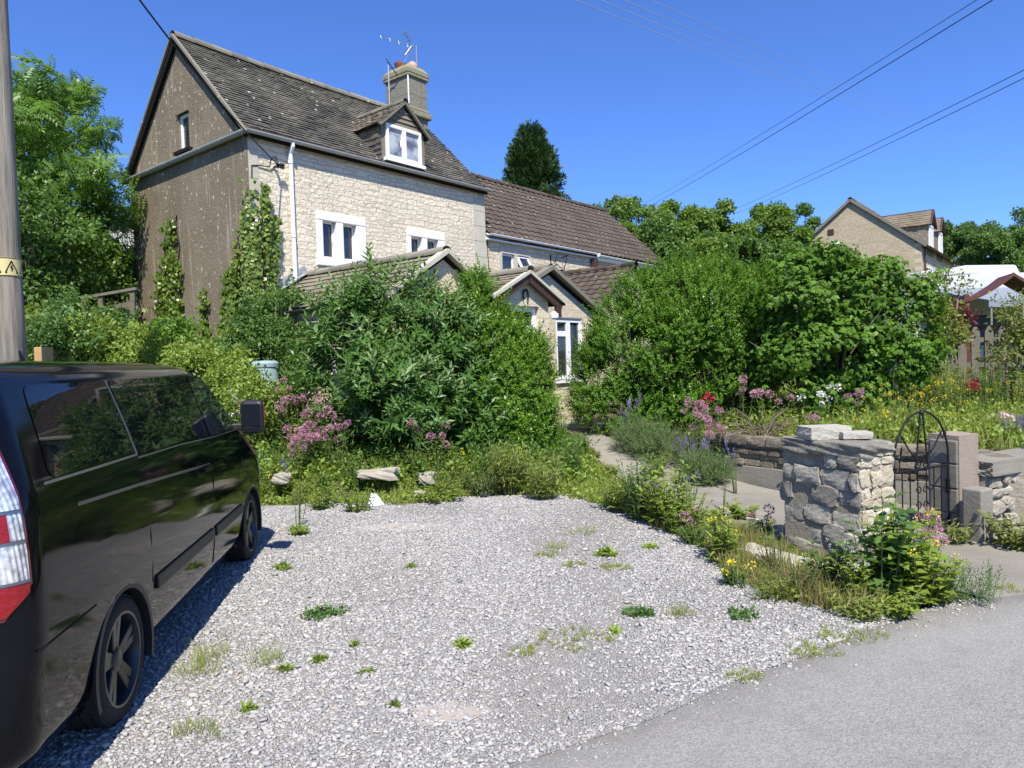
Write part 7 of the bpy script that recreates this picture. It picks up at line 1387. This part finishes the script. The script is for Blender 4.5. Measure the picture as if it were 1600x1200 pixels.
PL = [ # border plants x, y(foot), height, radius, stems, material, leaf, label
 (465, 828, .62, .16, 6, G_brown, (.05, .012), 8, 'tall thin reddish stemmed weed at the front of the van'), (470, 836, .12, .22, 16, G_weed, (.06, .03), 4, 'low leafy weed round the foot of the tall thin weed'), (560, 800, .3, .22, 16, G_weed, (.05, .018), 6, 'bushy yellow-green weed left of the white litter'), (500, 775, .35, .2, 12, G_weed, (.06, .022), 6, 'leafy weed in front of the bed left of the cream stone'), (430, 785, .3, .2, 12, G_weed, (.06, .022), 6, 'weed clump beside the front wheel'), (690, 770, .25, .3, 18, G_weed, (.06, .03), 5, 'spreading weed right of the bed stones'), (755, 775, .35, .22, 26, G_blue, (.09, .01), 6, 'bluish grassy clump at the back of the gravel'), (795, 772, .65, .25, 44, G_grass, (.16, .012), 6, 'tall bright grass clump at the back of the gravel'), (850, 765, .55, .22, 34, G_grass, (.12, .012), 6, 'grass clump left of the feathery weed'), (893, 745, .55, .18, 18, G_dkweed, (.07, .014), 9, 'feathery dark weed at the left of the path mouth'), (905, 705, .35, .2, 12, G_dkweed, (.06, .025), 6, 'leafy plant beside the path under the privet'), (735, 715, .4, .25, 14, G_weed, (.07, .025), 6, 'leafy weeds under the right foot of the grey-green bush'),
 (965, 800, .42, .2, 22, G_weed, (.11, .025), 4, 'pale green broad bladed weed at the gravel corner'), (1000, 812, .72, .2, 22, G_dkweed, (.09, .016), 10, 'dark feathery weed standing tall at the gravel corner'), (1045, 822, .62, .28, 24, G_weed, (.13, .03), 6, 'tall pale weed with broad leaves right of the feathery one'), (1070, 835, .42, .24, 20, G_weed, (.07, .035), 5, 'yellow-green leafy weed below the tall pale weed'), (1090, 852, .2, .16, 14, G_dkweed, (.06, .012), 8, 'ferny weed on the gravel edge by the path'), (1025, 745, .3, .18, 12, G_weed, (.1, .02), 5, 'weed growing in the middle of the path'), (1160, 810, .18, .14, 12, G_weed, (.07, .035), 4, 'rosette weed on the concrete path with reddish leaves'), (1128, 800, .62, .12, 5, G_grass, (.05, .01), 7, 'thin seeding weed standing on the path before the low wall'), (1135, 880, .5, .24, 22, G_weed, (.12, .03), 6, 'leafy weed at the corner where path meets gravel'), (1150, 915, .22, .2, 16, G_dkweed, (.06, .012), 8, 'dark ferny weed at the right gravel edge'), (1215, 905, .45, .25, 18, G_dry, (.1, .008), 6, 'dry grass clump before the pillar'), (1250, 935, .35, .3, 24, G_dry, (.1, .008), 6, 'dry reddish grass clump nearest the gravel'), (1200, 940, .2, .2, 14, G_grass, (.1, .01), 5, 'green grass clump in front of the dry grass'),
 (1290, 930, .42, .22, 16, G_dkweed, (.10, .04), 6, 'leafy plant in front of the left face of the pillar'), (1335, 945, .5, .2, 16, G_weed, (.08, .035), 8, 'pale leafy plant with tiny white flowers before the pillar'), (1375, 945, .72, .22, 12, G_dkweed, (.11, .055), 7, 'tall broad-leaved plant in front of the broken pillar end'), (1410, 940, .62, .25, 14, G_weed, (.12, .065), 7, 'broad-leaved plant right of the broken pillar end'), (1440, 945, .45, .25, 16, G_weed, (.10, .05), 6, 'bushy green plant before the iron gate'), (1475, 938, .3, .22, 16, G_dkweed, (.07, .02), 7, 'low green weed at the end of the pillar border'), (1345, 970, .2, .25, 16, G_grass, (.06, .02), 5, 'low pale weed at the road edge below the pillar'), (1400, 965, .22, .25, 16, G_weed, (.07, .03), 5, 'low leafy weed at the road edge before the gate'), (1240, 770, .3, .12, 10, G_weed, (.06, .03), 6, 'ivy like weed growing up the joint of pillar and low wall'), (1255, 860, .45, .1, 10, G_dry, (.1, .006), 5, 'dry grass against the left face of the pillar'), (1495, 850, .2, .12, 8, G_grass, (.1, .012), 5, 'grass at the foot of the gate post'), (1590, 855, .3, .25, 14, G_brown, (.09, .03), 6, 'brownish weeds at the foot of the right rubble wall')]
for i, (x, y, h, rad, nst, mat, lf, npr, lb) in enumerate(PL):
    p = gp_(x, y); fl = None; nh = 0
    if 'white flowers' in lb: fl, nh = ('daisy', M_white), 40
    if 'dark ferny weed at the right' in lb or 'corner where path' in lb: fl, nh = ('small', M_yellow), 6
    if 'bushy green plant before' in lb or 'end of the pillar border' in lb: fl, nh = ('small', M_yellow), 7
    bg_ = 1.4 if (y < 860 and x > 940 or x < 940) and 'thin' not in lb else (1.1 if 'broad' in lb or 'bushy' in lb else .85)
    plant('weed', lb, 'weed', p, h*(1.12 if bg_ > 1 else 1), rad*bg_, int(nst*bg_*1.15), mat, 900+i, (lf[0]*1.1, lf[1]*(1.5 if bg_ > 1 else 1)), npr, fl, nh, .8 if nh < 20 else .45)
for i, (x, y, Yd, lb) in enumerate(((1325, 790, 6.2, 'tall ragwort with yellow tops before the left face of the pillar'), (1440, 790, 6.5, 'yellow ragwort beside the broken pillar end'), (1215, 850, 6.9, 'yellow hawkweed stems at the left foot of the pillar'))):
    p, h = at(x, y, Yd); plant('ragwort', lb, 'flower', p, max(h+.05, .3), .12, 5, G_weed, 960+i, (.05, .012), 6, ('small', M_yellow), 5, .8)
for i, (x, y, rx, ry, lb) in enumerate(((620, 825, .5, .18, 'a'), (700, 1118, .2, .12, 'b'))):
    p = G(x, y); n = 22; V = [(0, 0, .009)]+[(rx*math.cos(t_)*(1+.2*math.sin(3*t_+i)), ry*math.sin(t_)*(1+.2*math.sin(5*t_)), .006) for t_ in np.linspace(0, 2*math.pi, n, endpoint=False)]; mb = MB(); mb.add(V, [(0, 1+k, 1+(k+1) % n) for k in range(n)]); o = mb.build('bare_sand', M_sand); o.location = (p[0], p[1], .006); tag(o, kind='structure')
